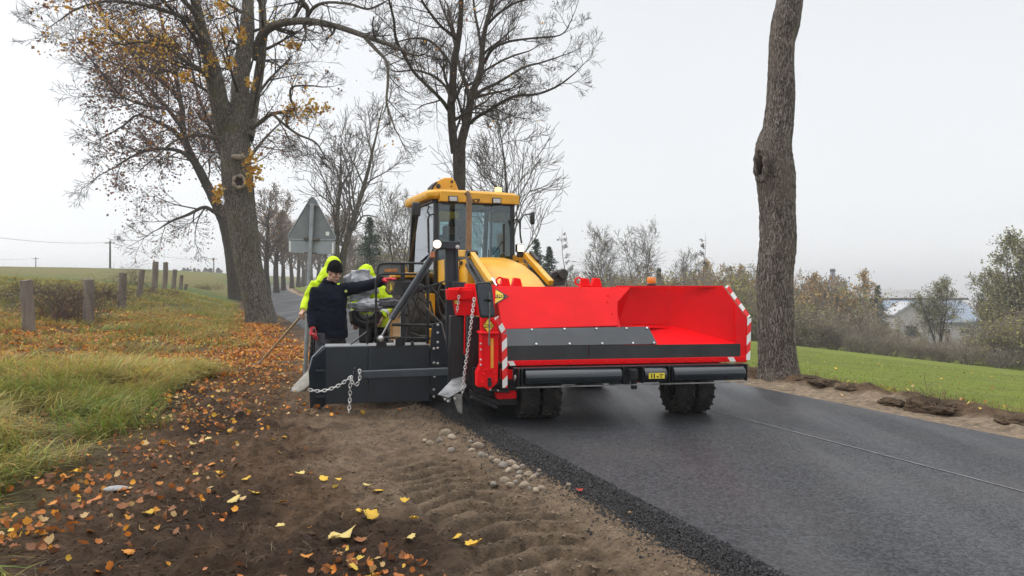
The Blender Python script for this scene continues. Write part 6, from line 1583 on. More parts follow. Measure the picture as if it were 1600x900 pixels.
def hand_volume(mb, w, d, pn, grip=None, curl=.5, sc=1.0):
    """palm, four unequal bent fingers and a side thumb; d runs along the hand, pn is the palm's inside"""
    d = d.normalized(); pn = (pn - d * pn.dot(d)).normalized(); s = d.cross(pn).normalized()
    mb.tube([w, w + d * .03 * sc, w + d * .062 * sc, w + d * .088 * sc], [(.026 * sc, .022 * sc), (.038 * sc, .021 * sc), (.043 * sc, .019 * sc), (.040 * sc, .017 * sc)], 12)
    for i, (o, L) in enumerate(((-.031, .072), (-.010, .082), (.011, .076), (.031, .058))):
        p = w + (d * .080 + s * o) * sc; a = curl * (.7 + .12 * i); q = p; dd = d
        pts = [p]
        for fr in (.42, .32, .26):
            dd = (dd * math.cos(a) + pn * math.sin(a)).normalized(); q = q + dd * L * fr * sc; pts.append(q); pn2 = pn; 
            pnn = (pn * math.cos(a) - d * math.sin(a)).normalized(); a = curl * .9
        mb.tube(pts, [.0105 * sc, .0100 * sc, .0090 * sc, .0070 * sc], 8)
    t0 = w + (d * .025 - s * .034) * sc; t1 = t0 + (d * .030 - s * .022 + pn * .012) * sc; t2 = t1 + (d * .030 - s * .004 + pn * .018) * sc
    mb.tube([t0 - d * .01 + s * .014, t0, t1, t2], [.016 * sc, .014 * sc, .0115 * sc, .009 * sc], 8)

def make_person(label, J, face, nod, jacket_m, trouser_m, glove=None, hood=None, hat=None, tape=False, curl=(.5, .5), palms=None, group=None, seat=False, hem=None, bulk=1.0):
    b0 = Vector(J['base']); B = basis(face, nod); fwd = Vector((face[0], face[1], 0)).normalized(); hc = J['head']
    pel, che, nek = J['pelvis'], J['chest'], J['neck']
    body = MB(); head_parts(body, hc, B)
    body.tube([nek - Vector((0, 0, .05)), nek + (hc - nek) * .35, hc - B[2] * .03 - B[1] * .02], [.062, .056, .055], 12)
    body.tube([pel - Vector((0, 0, .05)), pel, (pel + che) / 2, che, nek - Vector((0, 0, .03))], [(.13, .10), (.16, .11), (.15, .10), (.17, .11), (.10, .08)], 16)
    for s in 'LR':
        sh, el, wr = J['sh' + s], J['el' + s], J['wr' + s]
        body.tube([sh, (sh + el) / 2, el, (el * 2 + wr) / 3, wr], [.052, .046, .038, .036, .026], 10)
        hp_, kn, an, to = J['hip' + s], J['kn' + s], J['an' + s], J['to' + s]
        body.tube([hp_, (hp_ + kn) / 2, kn, (kn * 2 + an) / 3, an], [.082, .074, .054, .052, .036], 12); body.tube([an + Vector((0, 0, -.03)), to], [.038, .03], 8)
        hd = (wr - el).normalized(); pn = palms[s] if palms else Vector((0, 0, -1))
        hand_volume(body, wr, hd, pn, curl=curl[0 if s == 'L' else 1])
    root = link('person', None if False else remeshed(_shift(body, b0), 'person', .0085, 3), M_SKIN, None, b0)
    tag(root, label, 'person', group)
    face_parts(root, hc, B, b0)
    jk = MB(); kb = bulk
    hemz = hem if hem is not None else pel.z - .07
    low = Vector((pel.x, pel.y, hemz))
    jk.tube([low, pel + Vector((0, 0, .04)), (pel * .5 + che * .5), che, che * .45 + nek * .55, nek + Vector((0, 0, .01)), nek + Vector((0, 0, .062)) + fwd * .02],
            [(.195 * kb, .145 * kb), (.192 * kb, .142 * kb), (.19 * kb, .14 * kb), (.205 * kb, .145 * kb), (.17 * kb, .12 * kb), (.098, .092), (.088, .084)], 20)
    for s in 'LR':
        sh, el, wr = J['sh' + s], J['el' + s], J['wr' + s]; d = (wr - el).normalized()
        jk.tube([che * .35 + sh * .65, sh, (sh + el) / 2, el, (el + wr) / 2, wr - d * .015], [.085 * kb, .082 * kb, .072 * kb, .064 * kb, .058 * kb, .050 * kb], 12)
    if hood == 'up':
        M = Matrix(B).transposed(); jk.ell(hc - B[1] * .022 + B[2] * .022, (.112, .125, .135), 20, 14, M); jk.tube([hc - B[1] * .03 - B[2] * .03, hc * .4 + nek * .6 - B[1] * .02, nek * .7 + che * .3], [.115, (.135, .125), (.175, .14)], 16)
    jo = link('jacket', remeshed(_shift(jk, b0), 'jacket', .011, 6, .0075), jacket_m, root)
    if hood == 'up':
        k = MB(); k.ell(hc - b0 + B[1] * .075 - B[2] * .005, (.074, .05, .092), 18, 12, Matrix(B).transposed()); k.build('hood_opening', M_SKIN, jo)
    tk = MB(); tk.tube([pel - Vector((0, 0, .10)), pel + Vector((0, 0, .06))], [(.165, .125), (.165, .125)], 18)
    for s in 'LR':
        hp_, kn, an = J['hip' + s], J['kn' + s], J['an' + s]
        tk.tube([hp_ + Vector((0, 0, .03)), hp_ * .6 + kn * .4, kn, kn * .45 + an * .55, an + Vector((0, 0, .02))], [.108, .100, .080, .076, .074], 14)
    link('trousers', remeshed(_shift(tk, b0), 'trousers', .012, 5, .008), trouser_m, root)
    for s in 'LR':
        an, to = J['an' + s], J['to' + s]; k = MB(); hl = an + (an - to).normalized() * .06; hl.z = to.z
        k.tube([an + Vector((0, 0, .14)), an + Vector((0, 0, .03)), an + Vector((0, 0, -.035))], [.058, .056, .052], 12); k.tube([hl, an * .4 + to * .6 - Vector((0, 0, .012)), to, to + (to - hl).normalized() * .03], [.046, .052, .046, .028], 12)
        link('boot', remeshed(_shift(k, b0), 'boot', .010, 3), M_BOOT, root)
        if glove:
            el, wr = J['el' + s], J['wr' + s]; hd = (wr - el).normalized(); pn = palms[s] if palms else Vector((0, 0, -1)); g = MB()
            hand_volume(g, wr, hd, pn, curl=curl[0 if s == 'L' else 1], sc=1.13); g.tube([wr - hd * .05, wr + hd * .02], [.040, .034], 12)
            link('glove', remeshed(_shift(g, b0), 'glove', .0048, 2), glove, root)
    if hat:
        M = Matrix(B).transposed(); k = MB(); P = lambda a, b, d: hc - b0 + B[0] * a + B[1] * b + B[2] * d
        k.ell(P(0, -.016, .050), (.092, .112, .118), 22, 14, M)
        k.v = [tuple(Vector(v) + B[2] * max(0, .026 - (Vector(v) - P(0, 0, 0)).dot(B[2]))) for v in k.v]
        k.tube([P(math.cos(a) * .086, -.014 + math.sin(a) * .106, .032 + .012 * math.sin(a)) for a in np.linspace(0, 2 * math.pi, 24)], .013, 8, cap=False)
        k.build('beanie', hat, root)
        k = MB(); k.tube([P(math.cos(a) * .073, -.02 + math.sin(a) * .09, -.005) for a in np.linspace(math.pi * 1.05, math.pi * 1.95, 12)], .022, 8); k.build('hair', M_HAIR, root)
    if tape:
        k = MB(); z = pel.z + .06
        k.tube([Vector((pel.x, pel.y, z)) - b0, Vector((pel.x, pel.y, z + .055)) - b0], [(.199 * kb, .149 * kb)] * 2, 24, cap=False)
        for s in 'LR':
            el, wr = J['el' + s] - b0, J['wr' + s] - b0; d = (wr - el).normalized(); m_ = el + (wr - el) * .45; k.tube([m_, m_ + d * .05], [.066 * kb, .064 * kb], 14, cap=False)
        k.build('reflective_band', M_REFL, root)
    return root
def _shift(mb, b0):
    o = MB(); o.v = [tuple(Vector(v) - b0) for v in mb.v]; o.f = mb.f; return o
def gz(p, dz=0.0): return Vector((p.x, p.y, hz(p.x, p.y) + dz))
def V3(px, py, Y): return pix(px, py, Y)

# man in navy fleece and black beanie reaching for the console
Y = 9.62
J = dict(head=V3(523, 426, Y - .06), neck=V3(514, 444, Y + .02), chest=V3(514, 468, Y), pelvis=V3(517, 519, Y),
         shL=V3(537, 453, Y + .04), elL=V3(571, 447, Y - .10), wrL=V3(601, 438, Y - .24),
         shR=V3(495, 455, Y - .07), elR=V3(488, 489, Y - .08), wrR=V3(489, 513, Y - .18))
for s, hx, kx, ax_, dy in (('L', 527, 530, 531, .05), ('R', 506, 504, 500, -.06)):
    J['hip' + s] = V3(hx, 525, Y + dy); a = gz(V3(ax_, 600, Y + dy), .10); J['an' + s] = a; k_ = V3(kx, 560, Y + dy - .03); J['kn' + s] = Vector((k_.x, k_.y, a.z + .42)); J['to' + s] = gz(Vector((a.x + .11, a.y - .15, 0)), .045)
J['base'] = gz((J['anL'] + J['anR']) / 2)
man = make_person('man in navy fleece, black beanie and red gloves reaching across to the control console', J, (.72, -.70), .38, M_NAVY, M_GREYT, M_GLOVE, hat=M_KNIT, bulk=1.13, curl=(.22, .55), palms={'L': Vector((0, .2, -1)), 'R': Vector((.9, .3, 0))})
k = MB(); c = V3(540.5, 453.5, Y - .118) - man.location; k.lathe([(.001, 0), (.018, 0), (.018, .004), (.001, .004)], V3(540.5, 455, Y - .135) - man.location, (.3, -1, .1), 14); k.build('chest_badge', mat('badge', (.45, .50, .10), rough=.6), man)

# worker in hi-vis with the hood up, hidden behind him, holding the rake
Y = 10.55
J = dict(head=V3(521, 418, Y), neck=V3(511, 437, Y), chest=V3(503, 458, Y), pelvis=V3(507, 512, Y + .05),
         shL=V3(524, 448, Y + .1), elL=V3(528, 480, Y + .1), wrL=V3(522, 505, Y - .05),
         shR=V3(492, 445, Y - .08), elR=V3(480, 468, Y - .10), wrR=V3(473, 486, Y - .3))
for s, hx, ax_, dy in (('L', 515, 520, .1), ('R', 500, 489, -.1)):
    J['hip' + s] = V3(hx, 518, Y + dy); a = gz(V3(ax_, 590, Y + dy), .10); J['an' + s] = a; J['kn' + s] = Vector((a.x * .5 + J['hip' + s].x * .5, a.y - .04, a.z + .40)); J['to' + s] = gz(Vector((a.x + .08, a.y - .16, 0)), .045)
J['base'] = gz((J['anL'] + J['anR']) / 2)
w2_ = make_person('worker in bright yellow hooded jacket standing behind the man in navy, holding a long wooden handle', J, (.5, -.86), .3, M_HIVIS, M_BLKT, None, hood='up', curl=(.6, 1.0), palms={'L': Vector((0, 1, -.2)), 'R': Vector((.8, .4, -.3))})
tag(w2_, 'worker in bright yellow hooded jacket behind the man in navy, holding a wooden handle')
rake_hand = J['wrR'].copy()

# worker in hi-vis behind the wrapped seat
Y = 10.35
J = dict(head=V3(572, 431, Y), neck=V3(577, 447, Y), chest=V3(585, 463, Y), pelvis=V3(585, 503, Y),
         shL=V3(603, 455, Y), elL=V3(607, 480, Y - .1), wrL=V3(596, 496, Y - .25),
         shR=V3(565, 455, Y), elR=V3(556, 478, Y - .1), wrR=V3(556, 499, Y - .2))
for s, hx, ax_, dy in (('L', 594, 598, .0), ('R', 576, 572, .0)):
    J['hip' + s] = V3(hx, 508, Y + dy); a = gz(V3(ax_, 590, Y + dy), .10); J['an' + s] = a; J['kn' + s] = Vector((a.x, a.y - .03, a.z + .40)); J['to' + s] = gz(Vector((a.x + .02, a.y - .18, 0)), .045)
J['base'] = gz((J['anL'] + J['anR']) / 2)
make_person('worker in hi-vis yellow jacket with silver band, behind the plastic wrapped seat', J, (.1, -1), .5, M_HIVIS, M_BLKT, None, hood='up', tape=True, curl=(.4, .4), bulk=1.05)

# driver seated in the cab
def tw(x, y, z): return Tf.world(Vector((x, y, z)))
J = dict(head=tw(-.08, .90, 2.38), neck=tw(-.08, .96, 2.20), chest=tw(-.08, .98, 2.02), pelvis=tw(-.08, .92, 1.70),
         shL=tw(.11, .95, 2.13), elL=tw(.18, .72, 1.90), wrL=tw(.06, .50, 1.90), shR=tw(-.27, .95, 2.13), elR=tw(-.34, .72, 1.90), wrR=tw(-.22, .50, 1.90))
for s, sg in (('L', 1), ('R', -1)):
    J['hip' + s] = tw(-.08 + sg * .10, .88, 1.68); J['kn' + s] = tw(-.08 + sg * .16, .48, 1.70); J['an' + s] = tw(-.08 + sg * .16, .38, 1.40); J['to' + s] = tw(-.08 + sg * .16, .22, 1.36)
J['base'] = tw(-.08, .9, 1.62)
fx = Tf.y * -1
make_person('driver in grey jacket sitting at the wheel inside the yellow cab', J, (fx.x, fx.y), .05, mat('grey_jacket', (.16, .18, .20), rough=.9, var=.15, vscale=6, bump=.3), M_BLKT, None, hat=mat('grey_knit', (.10, .10, .11), rough=1, var=.2), curl=(.9, .9))
# ================================================================== HAND TOOLS, SIGN, FENCE, POLES, FACTORY
M_WOOD = mat('pale_handle', (.46, .34, .20), rough=.7, var=.2, vscale=12, stretch=(8, 8, 1))
hd = rake_hand + Vector((0, -.02, -.05)); ft_ = on_ground(403, 573, .03)
d = (hd - ft_).normalized()
root = empty('rake', ft_, 0, 'wooden handled soil rake slanting from the yellow sleeved worker to the leaves', 'rake')
k = MB(); k.cyl(d * .12, (hd - ft_) + d * .22, .016, 12); k.build('handle', M_WOOD, root)
k = MB(); k.tube([d * .20, d * .07, Vector((0, -.02, .0))], [.022, .026, .02], 12)
sd = d.cross(Vector((0, 0, 1))).normalized(); k.bar(-sd * .11, sd * .11, .03, .05)
for i in range(6): k.bar(sd * (-.10 + i * .04), sd * (-.10 + i * .04) + Vector((-.03, -.03, -.06)), .01)
k.build('rake_head', M_STEEL, root, bevel=.003)
# shovel stuck in the soil, handle up to the red glove
sb = on_ground(474, 612, .0); top = V3(491, 522, 9.44)
root = empty('shovel', sb, 0, 'shovel with a pale worn blade standing in the soil beside the dark side blade', 'shovel')
dv = Vector((.16, .30, 1)).normalized(); lt = top - sb
k = MB(); neck = Vector((.13, .16, .22)); k.tube([neck, neck * .4 + lt * .6, lt + (lt - neck).normalized() * .12], [.018, .016, .016], 12); k.build('handle', mat('dark_handle', (.05, .045, .04), rough=.6, var=.3, vscale=20), root)
k = MB(); nu, nv = 9, 7; g = []
for j in range(nv):
    v = j / (nv - 1)
    for i in range(nu):
        u = i / (nu - 1) * 2 - 1; w = .125 * (1 - .35 * max(0, (.30 - v) / .30) ** 2)
        p = Vector((-.115, -.02, -.03)) * (1 - v) + (neck + Vector((-.02, 0, .02))) * v; g.append(p + Vector((.92, -.3, 0)) * u * w + Vector((0, .06, .03)) * (u * u) * .5)
k._add(g, [(j * nu + i, j * nu + i + 1, (j + 1) * nu + i + 1, (j + 1) * nu + i) for j in range(nv - 1) for i in range(nu - 1)])
o = k.build('shovel_blade', mat('worn_shovel', (.25, .235, .20), rough=.55, metal=.2, var=.25, vscale=8), root); sdm = o.modifiers.new('thickness', 'SOLIDIFY'); sdm.thickness = .006

# ---- road sign seen from behind
Ys = 11.6
sgb = gz(V3(476, 580, Ys)); root = empty('road_sign', sgb, 0, 'back of a triangular road sign with a small plate under it on a grey post', 'road sign')
L = lambda x, y, dy=0.0: V3(x, y, Ys + dy) - sgb
M_SIGN = mat('sign_back', (.20, .22, .225), rough=.55, var=.12, vscale=3, metal=.3); M_SPOST = mat('sign_post', (.30, .325, .35), rough=.5, metal=.5, var=.15, vscale=8)
k = MB(); k.tube([L(475.5, 582, -.05) - Vector((0, 0, .3)), L(483, 440, -.05), L(488, 318, -.05)], .034, 16); k.build('post', M_SPOST, root)
def round_poly(cs, r, n=6):
    out = []
    for i in range(len(cs)):
        a, b, c = cs[i - 1], cs[i], cs[(i + 1) % len(cs)]; e1 = (a - b).normalized(); e2 = (c - b).normalized()
        for t_ in np.linspace(0, 1, n): out.append(b + e1 * r * (1 - t_) ** 2 + e2 * r * t_ ** 2)
    return out
tri = round_poly([L(488.5, 303), L(446, 374.5), L(528, 376)], .10, 8)
k = MB(); k.prism(tri, (0, .018, 0)); pl = k.build('triangle_plate', M_SIGN, root, bevel=.004)
ctr = sum(tri, Vector()) / len(tri)
k = MB(); k.tube([ctr + (p - ctr) * .985 + Vector((0, -.004, 0)) for p in tri + tri[:1]], .009, 6, cap=False); k.build('rolled_edge', M_SPOST, pl)
k = MB(); k.prism(round_poly([L(450.5, 373.5, .0), L(524, 376, .0), L(523, 397.5, .0), L(451, 394.5, .0)], .02, 4), (0, .018, 0)); k.build('small_plate', mat('plate_back', (.30, .335, .36), rough=.5, metal=.3, var=.08), root, bevel=.003)
k = MB(); k.bar(L(475, 373, -.045), L(499, 374, -.045), .05, .035); k.bar(L(480, 321, -.045), L(498, 322, -.045), .04, .022); k.bar(L(476, 395, -.045), L(495, 396, -.045), .04, .02); k.build('clamp', mat('clamp', (.14, .13, .12), rough=.6, metal=.5, var=.3), root, bevel=.003)
k = MB(); k.prism([L(509, 362, -.003), L(514.5, 362, -.003), L(514.5, 368, -.003), L(509, 368, -.003)], (0, -.001, 0)); k.build('paper_label', M_WHITE, pl)
k = MB(); k.prism([L(452, 376.5, -.003), L(454, 376.5, -.003), L(454, 393, -.003), L(452, 393, -.003)], (0, -.002, 0)); k.prism([L(519, 379, -.003), L(521.5, 379, -.003), L(521, 396, -.003), L(518.5, 396, -.003)], (0, -.002, 0)); k.build('pale_edge', M_WHITE, root)

# ---- old fence posts on the bank
M_POST = mat('weathered_post', (.22, .18, .15), rough=.95, var=.3, vscale=9, stretch=(1, 1, .18), col2=(.11, .09, .075), bump=1.0, bscale=22)
fp = [(46,523,41,437.5,18,17.4,'grey'),(138,507,139,436,15,20.8,0),(190,481,192,427,12,27,0),(216,462,223,421,8.5,32,0),(241,450,243.5,409,9,37,0),(256.5,448,259.5,410,7.5,40,0),(271,450,273.5,421,6.5,44,0),(282,453,284,430,5.5,49,0),(289.5,456,291,443.5,5,54,0)]
lbs = ['thick weathered fence post nearest the camera, standing in brown grass at far left', 'weathered fence post beside the dark bramble clump, second from the left', 'weathered fence post at the edge of leaning dry stems, third from the left', 'leaning fence post tilted to the right among dry stems',
       'tall fence post standing highest on the bank, left one of a close pair', 'tall fence post on the bank, right one of the close pair', 'shorter fence post just right of the close pair on the bank', 'small distant fence post second from the end of the row', 'shortest and most distant fence post at the end of the row']
for (bx, by, tx_, ty_, w, Yp, _), lb in zip(fp, lbs):
    b = gz(V3(bx, by, Yp)); tp = V3(tx_, ty_, Yp); r_ = w / 2 * Yp / F; g = np.random.default_rng(int(bx)); k = MB(); L_ = tp - b; n = 9
    pts = [L_ * f + Vector((g.normal(0, r_ * .06), g.normal(0, r_ * .06), 0)) for f in np.linspace(-.18, 1, n)]
    k.tube(pts, [r_ * (1.04 - .07 * i / n + g.normal(0, .02)) for i in range(n)], 14)
    nb = len(k.v); k.v = [tuple(Vector(v) * 1.0 + Vector((g.normal(0, r_ * .035), g.normal(0, r_ * .035), g.normal(0, r_ * .05)))) for v in k.v]
    o = k.build('fence_post', M_POST, None, b, bevel=r_ * .06); tag(o, lb, 'fence post', 'old fence posts on the bank')
# ---- brambles and dry stems between the posts
M_BRAM = mat('bramble', (.105, .072, .058), rough=.9, var=.3, spec=.15)
def bramble(px, py, W, H, n, seed, label, leafn=120, pal=None, m=None, name='bramble_bush'):
    b = on_ground(px, py); g = np.random.default_rng(seed); G = Geo(); tips = []
    for i in range(n):
        a = g.uniform(0, 6.28); p = np.array([g.normal(0, W * .32), g.normal(0, W * .32), -.05]); d = np.array([math.cos(a) * .7, math.sin(a) * .7, g.uniform(.5, 1.5)])
        grow(G, p, d, H * g.uniform(.5, 1.3), .010, 1, 2, g, tips, up=-.05, rmin=.0045, nch=(4, 4, 3), wob=.28, droop=.5)
    root = empty(name, b, 0, label, 'bush'); link('stems', G.mesh('stems'), m or M_BRAM, root)
    v, q, c = leaf_cloud(tips, leafn, .05, pal or RUST, [1] * len(pal or RUST), g, .06); link('foliage', fast_mesh('foliage', v, q, cols=c), M_CROWN, root)
bramble(95, 500, 1.5, .9, 130, 1, 'dark reddish bramble clump between the two nearest fence posts', 260)
bramble(118, 480, 1.3, .9, 80, 2, 'brown bramble clump left of the second fence post', 200)
bramble(160, 468, 1.6, .9, 90, 3, 'loose dry brown weeds right of the second fence post', 300, GREYB)
bramble(206, 446, .9, 1.5, 45, 4, 'tall leaning dry stems beside the tilted fence post', 60)
bramble(70, 462, 2.0, .7, 60, 5, 'low brown weeds on the bank behind the first fence posts', 400, GREYB + OLIVE)
bramble(20, 470, 2.2, .8, 60, 6, 'straw coloured weeds at the left picture edge', 500, [(.36, .28, .11), (.28, .22, .09)])
bramble(240, 462, 1.6, .6, 50, 7, 'ochre weeds under the close pair of fence posts', 400, [(.36, .26, .08), (.26, .20, .07)])
bramble(320, 452, 2.2, .6, 60, 8, 'ochre weeds on the mound left of the big maple', 500, [(.36, .28, .08), (.26, .22, .07)])

# ---- heaps of torn turf on the right verge
def heap(px, py, sx_, sy_, hh, seed, label):
    b = on_ground(px, py, -.02); from mathutils import noise as mn
    bm = bmesh.new(); bmesh.ops.create_icosphere(bm, subdivisions=5, radius=1)
    for v in bm.verts:
        d = 1 + .42 * mn.noise(v.co * 1.5 + Vector((seed, 0, 0))) + .22 * mn.noise(v.co * 4 + Vector((0, seed, 0))) + .14 * mn.noise(v.co * 10)
        v.co = Vector((v.co.x * sx_, v.co.y * sy_, v.co.z * hh)) * d
    me = bpy.data.meshes.new('turf_heap'); bm.to_mesh(me); bm.free(); me.polygons.foreach_set('use_smooth', [True] * len(me.polygons))
    o = link('turf_heap', me, mat('turf_soil', (.12, .085, .055), rough=1, var=.4, vscale=9, col2=(.045, .033, .024), bump=1.0, bscale=18, spec=.1), None, b); o.rotation_euler = (0, 0, RA + 1.57)
    tag(o, label, 'soil heap')
    g = np.random.default_rng(seed); n = 260 if sx_ > .32 else 26; P = g.normal(0, .42, (n, 3)) * np.array([sx_, sy_, .2]) + np.array([0, 0, hh * .6]); 
    cc = np.where(g.random((n, 1)) < .6, np.array([[.16, .11, .06]]), np.array([[.07, .05, .035]])) * g.uniform(.6, 1.4, (n, 1))
    v, q, t_, c = blades(P[:, 0], P[:, 1], P[:, 2], g.uniform(.05, .14, n), np.full(n, .003), g.uniform(.8, 2.2, n), g.uniform(0, 6.28, n), cc, cc)
    tag(link('dry_grass', fast_mesh('dry_grass', v, q, t_, c), M_grass, o), kind='stuff')
heap(1455, 639, .34, .20, .13, 3, 'dark heap of torn turf on the right verge, largest of the heaps')
heap(1290, 597, .22, .16, .06, 5, 'low brown soil heap right of the bare trunk')
heap(1325, 607, .18, .13, .05, 6, 'small brown soil heap between the bare trunk and the dark turf heap')
heap(1392, 628, .16, .12, .05, 7, 'flat clod of soil just left of the dark turf heap')
heap(1583, 660, .16, .10, .06, 8, 'dark clod at the right picture edge on the field margin')
heap(1262, 592, .26, .18, .07, 9, 'soil pushed up against the foot of the bare trunk')

# ---- telephone poles and lines over the hill
M_POLE = mat('pole_wood', (.10, .085, .075), rough=.9, var=.2)
poles = [(172, 423, 376, 105, .15, 'dark telephone pole on the hill skyline left of the fence posts, the most visible one'), (56, 423, 402, 190, .14, 'small distant telephone pole at the far left skyline'), (334, 432, 402, 150, .13, 'distant telephone pole on the skyline just left of the maple'), (-130, 420, 346, 82, .16, 'telephone pole outside the left edge carrying the wire')]
tops = []
for px, by, ty_, Yp, r_, lb in poles:
    b = gz(V3(px, by, Yp)); tp = V3(px, ty_, Yp); root = empty('telephone_pole', b, 0, lb, 'pole', 'telephone poles over the hill'); L_ = tp - b
    k = MB(); k.tube([Vector((0, 0, -.4)), L_], [r_, r_ * .7], 10); k.build('pole', M_POLE, root)
    k = MB(); k.bar(L_ + Vector((-.75, 0, -.35)), L_ + Vector((.75, 0, -.35)), .10); k.build('cross_arm', M_POLE, root); tops.append(b + L_ + Vector((0, 0, -.25)))
def wire(a, b, sag, label):
    P = [a * (1 - f) + b * f - Vector((0, 0, sag * 4 * f * (1 - f))) for f in np.linspace(0, 1, 20)]
    k = MB(); k.tube([p - a for p in P], .022, 5); o = k.build('telephone_wire', mat('wire', (.16, .16, .17), rough=.6), None, a); tag(o, label, 'wire')
wire(tops[3], tops[0], .8, 'telephone wire running from the left picture edge to the dark pole')
wire(tops[0], tops[2], 1.0, 'telephone wire from the dark pole to the pole by the maple')
wire(V3(-60, 401, 170), tops[1], .5, 'faint wire reaching the small distant pole')

# ---- factory beyond the thicket
def fz_(px, py, Y): return V3(px, py, Y)
M_HALL = mat('hall_cladding', (.25, .31, .31), rough=.6, var=.08, vscale=.4, stretch=(6, 6, .3)); M_HROOF = mat('hall_roof', (.27, .265, .26), rough=.7, var=.12, vscale=.3)
M_BLUE = mat('blue_roof', (.17, .215, .28), rough=.45, var=.12, vscale=.5, stretch=(5, .4, 1)); M_PLASTER = mat('pale_plaster', (.42, .40, .37), rough=.85, var=.12, vscale=.4); M_WIN = mat('dark_window', (.03, .035, .04), rough=.15)
def block(root, name, x0, x1, Y, dep, z0, z1, m):
    k = MB(); k.box(((x0 + x1) / 2, Y + dep / 2, (z0 + z1) / 2), (x1 - x0, dep, z1 - z0)); return k.build(name, m, root)
Yh = 128
a, b = fz_(1298, 470, Yh), fz_(1503, 470, Yh); zt_ = fz_(0, 466, Yh).z; base = Vector(((a.x + b.x) / 2, Yh, hz((a.x + b.x) / 2, Yh)))
root = empty('factory_hall', base, 0, 'long grey green factory hall with pale low roof beyond the thicket', 'building'); Wd = b.x - a.x
k = MB(); k.box((0, 9, (zt_ - base.z) / 2), (Wd, 18, zt_ - base.z)); k.build('wall', M_HALL, root)
k = MB(); k.prism([(-Wd / 2 - .6, -.8, zt_ - base.z), (-Wd / 2 - .6, 9, zt_ - base.z + 1.5), (-Wd / 2 - .6, 18.8, zt_ - base.z)], (Wd + 1.2, 0, 0)); k.build('roof', M_HROOF, root)
k = MB(); k.box((0, -.85, zt_ - base.z - .1), (Wd + 1.2, .1, .35)); k.build('gutter', mat('gutter', (.08, .08, .085), rough=.6), root)
for i in range(9):
    x = -Wd / 2 + 2.0 + i * (Wd - 4) / 8; k = MB(); k.box((x, -.05, zt_ - base.z - 2.4), (1.5, .16, 1.1)); f_ = k.build('window', mat('frame_grey', (.4, .42, .42), rough=.5), root)
    k = MB(); k.box((x, -.10, zt_ - base.z - 2.4), (1.3, .12, .9)); k.build('pane', M_WIN, f_)
Yh = 112
a, b = fz_(1402, 500, Yh), fz_(1537, 500, Yh); ze = fz_(0, 502, Yh).z; zr_ = fz_(0, 471, Yh).z; base = Vector(((a.x + b.x) / 2, Yh, hz((a.x + b.x) / 2, Yh) - .5)); Wd = b.x - a.x; lo = ze - base.z; hi_ = zr_ - base.z
root = empty('farm_building', base, 0, 'white walled building with blue grey metal roof in front of the hall', 'building')
k = MB(); k.box((0, 6, lo / 2), (Wd, 12, lo)); k.prism([(-Wd / 2, 0, lo), (-Wd / 2, 12, lo), (-Wd / 2, 6, hi_ - .1)], (.3, 0, 0)); k.build('wall', M_PLASTER, root)
k = MB(); k.prism([(-Wd / 2 - .4, -.5, lo - .1), (-Wd / 2 - .4, 6, hi_), (-Wd / 2 - .4, 12.5, lo - .1), (-Wd / 2 - .4, 12.5, lo - .35), (-Wd / 2 - .4, 6, hi_ - .25), (-Wd / 2 - .4, -.5, lo - .35)], (Wd + .8, 0, 0)); k.build('roof', M_BLUE, root)
for i, x in enumerate((-Wd * .36, -Wd * .16, Wd * .06, Wd * .28)):
    k = MB(); k.box((x, -.03, lo - 1.5), (1.5, .12, .8)); f_ = k.build('window', mat('frame_white', (.6, .6, .58), rough=.5), root); k = MB(); k.box((x, -.06, lo - 1.5), (1.3, .12, .62)); k.build('pane', M_WIN, f_)
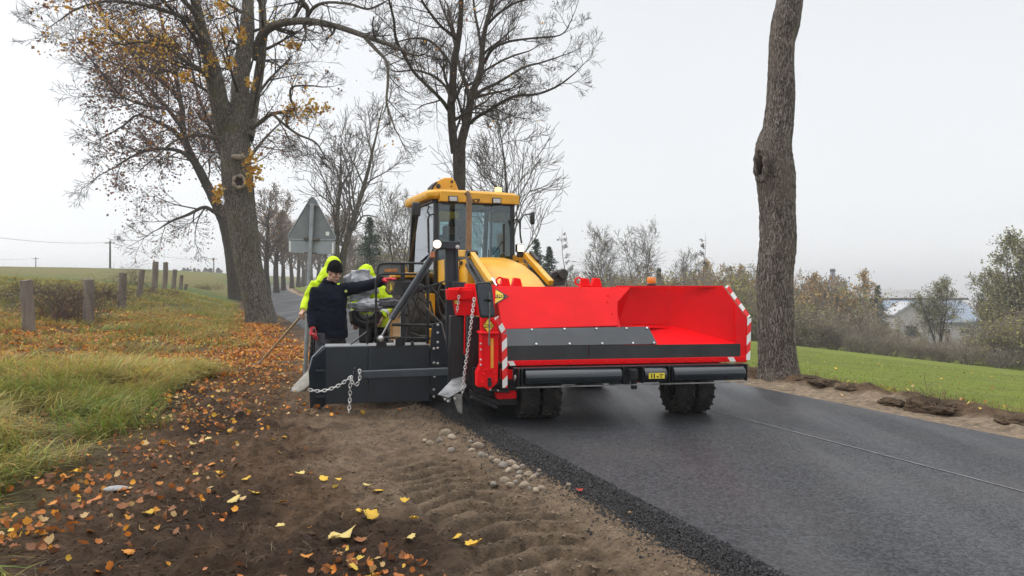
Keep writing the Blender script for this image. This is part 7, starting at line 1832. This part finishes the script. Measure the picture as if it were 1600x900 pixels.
# gable building with the white edged roof
Yh = 108; a, b = fz_(1398, 490, Yh), fz_(1450, 490, Yh); base = Vector(((a.x + b.x) / 2, Yh, hz((a.x + b.x) / 2, Yh) - .5)); Wd = b.x - a.x; lo = fz_(0, 491, Yh).z - base.z; hi_ = fz_(0, 475, Yh).z - base.z
root = empty('gable_shed', base, 0, 'pale shed with a white edged gable beside the blue grey roof', 'building')
k = MB(); k.prism([(-Wd / 2, 0, 0), (Wd / 2, 0, 0), (Wd / 2, 0, lo), (0, 0, hi_), (-Wd / 2, 0, lo)], (0, 3.5, 0)); k.build('wall', M_PLASTER, root)
k = MB(); k.bar((-Wd / 2 - .4, 1.6, lo - .2), (0, 1.6, hi_ + .15), 3.9, .25, (0, 0, 1)); k.bar((Wd / 2 + .4, 1.6, lo - .2), (0, 1.6, hi_ + .15), 3.9, .25, (0, 0, 1)); k.build('roof', mat('white_roof', (.42, .43, .44), rough=.6), root)
k = MB(); k.box((0, -.03, lo * .55), (1.6, .1, 1.8)); k.build('door', M_WIN, root)
# chimney
cb = fz_(1301, 470, 138); base = Vector((cb.x, cb.y, hz(cb.x, cb.y))); ht = fz_(0, 420, 138).z - base.z
root = empty('factory_chimney', base, 0, 'slim grey factory chimney rising over the thicket', 'chimney')
k = MB(); k.tube([(0, 0, 0), (0, 0, ht * .9), (0, 0, ht * .9), (0, 0, ht)], [.60, .52, .44, .44], 16); k.build('shaft', mat('chimney_grey', (.24, .25, .28), rough=.7, var=.1), root)
k = MB(); k.lathe([(.44, ht * .955), (.50, ht * .96), (.50, ht * .985), (.44, ht * .99)], (0, 0, 0), (0, 0, 1), 16); k.build('cap_ring', M_POLE, root)
cb = fz_(1320, 470, 138); base = Vector((cb.x, cb.y, hz(cb.x, cb.y))); ht = fz_(0, 441, 138).z - base.z
root = empty('vent_stack', base, 0, 'short grey vent stack beside the slim chimney', 'chimney'); k = MB(); k.tube([(0, 0, 0), (0, 0, ht)], [.45, .42], 12); k.build('shaft', MATS['chimney_grey'], root); k = MB(); k.box((0, 0, ht + .1), (1.1, 1.1, .2)); k.build('cap', MATS['chimney_grey'], root)

# ---- thin autumn haze lying over everything
def haze(density):
    k = MB(); x0, x1, y0, y1 = -4200, 4200, -2600, 4600; z0 = -260; z1 = 26
    k.box(((x0 + x1) / 2, (y0 + y1) / 2, (z0 + z1) / 2), (x1 - x0, y1 - y0, z1 - z0))
    m = bpy.data.materials.new('haze'); m.use_nodes = True; n, l = m.node_tree.nodes, m.node_tree.links
    n.remove(n['Principled BSDF']); v = n.new('ShaderNodeVolumePrincipled')
    v.inputs['Color'].default_value = (.93, .94, .95, 1); v.inputs['Density'].default_value = density; v.inputs['Anisotropy'].default_value = .1
    l.new(v.outputs[0], n['Material Output'].inputs['Volume'])
    tag(k.build('haze', m, smooth=False), kind='stuff')
HAZE = .0010
if HAZE: haze(HAZE)
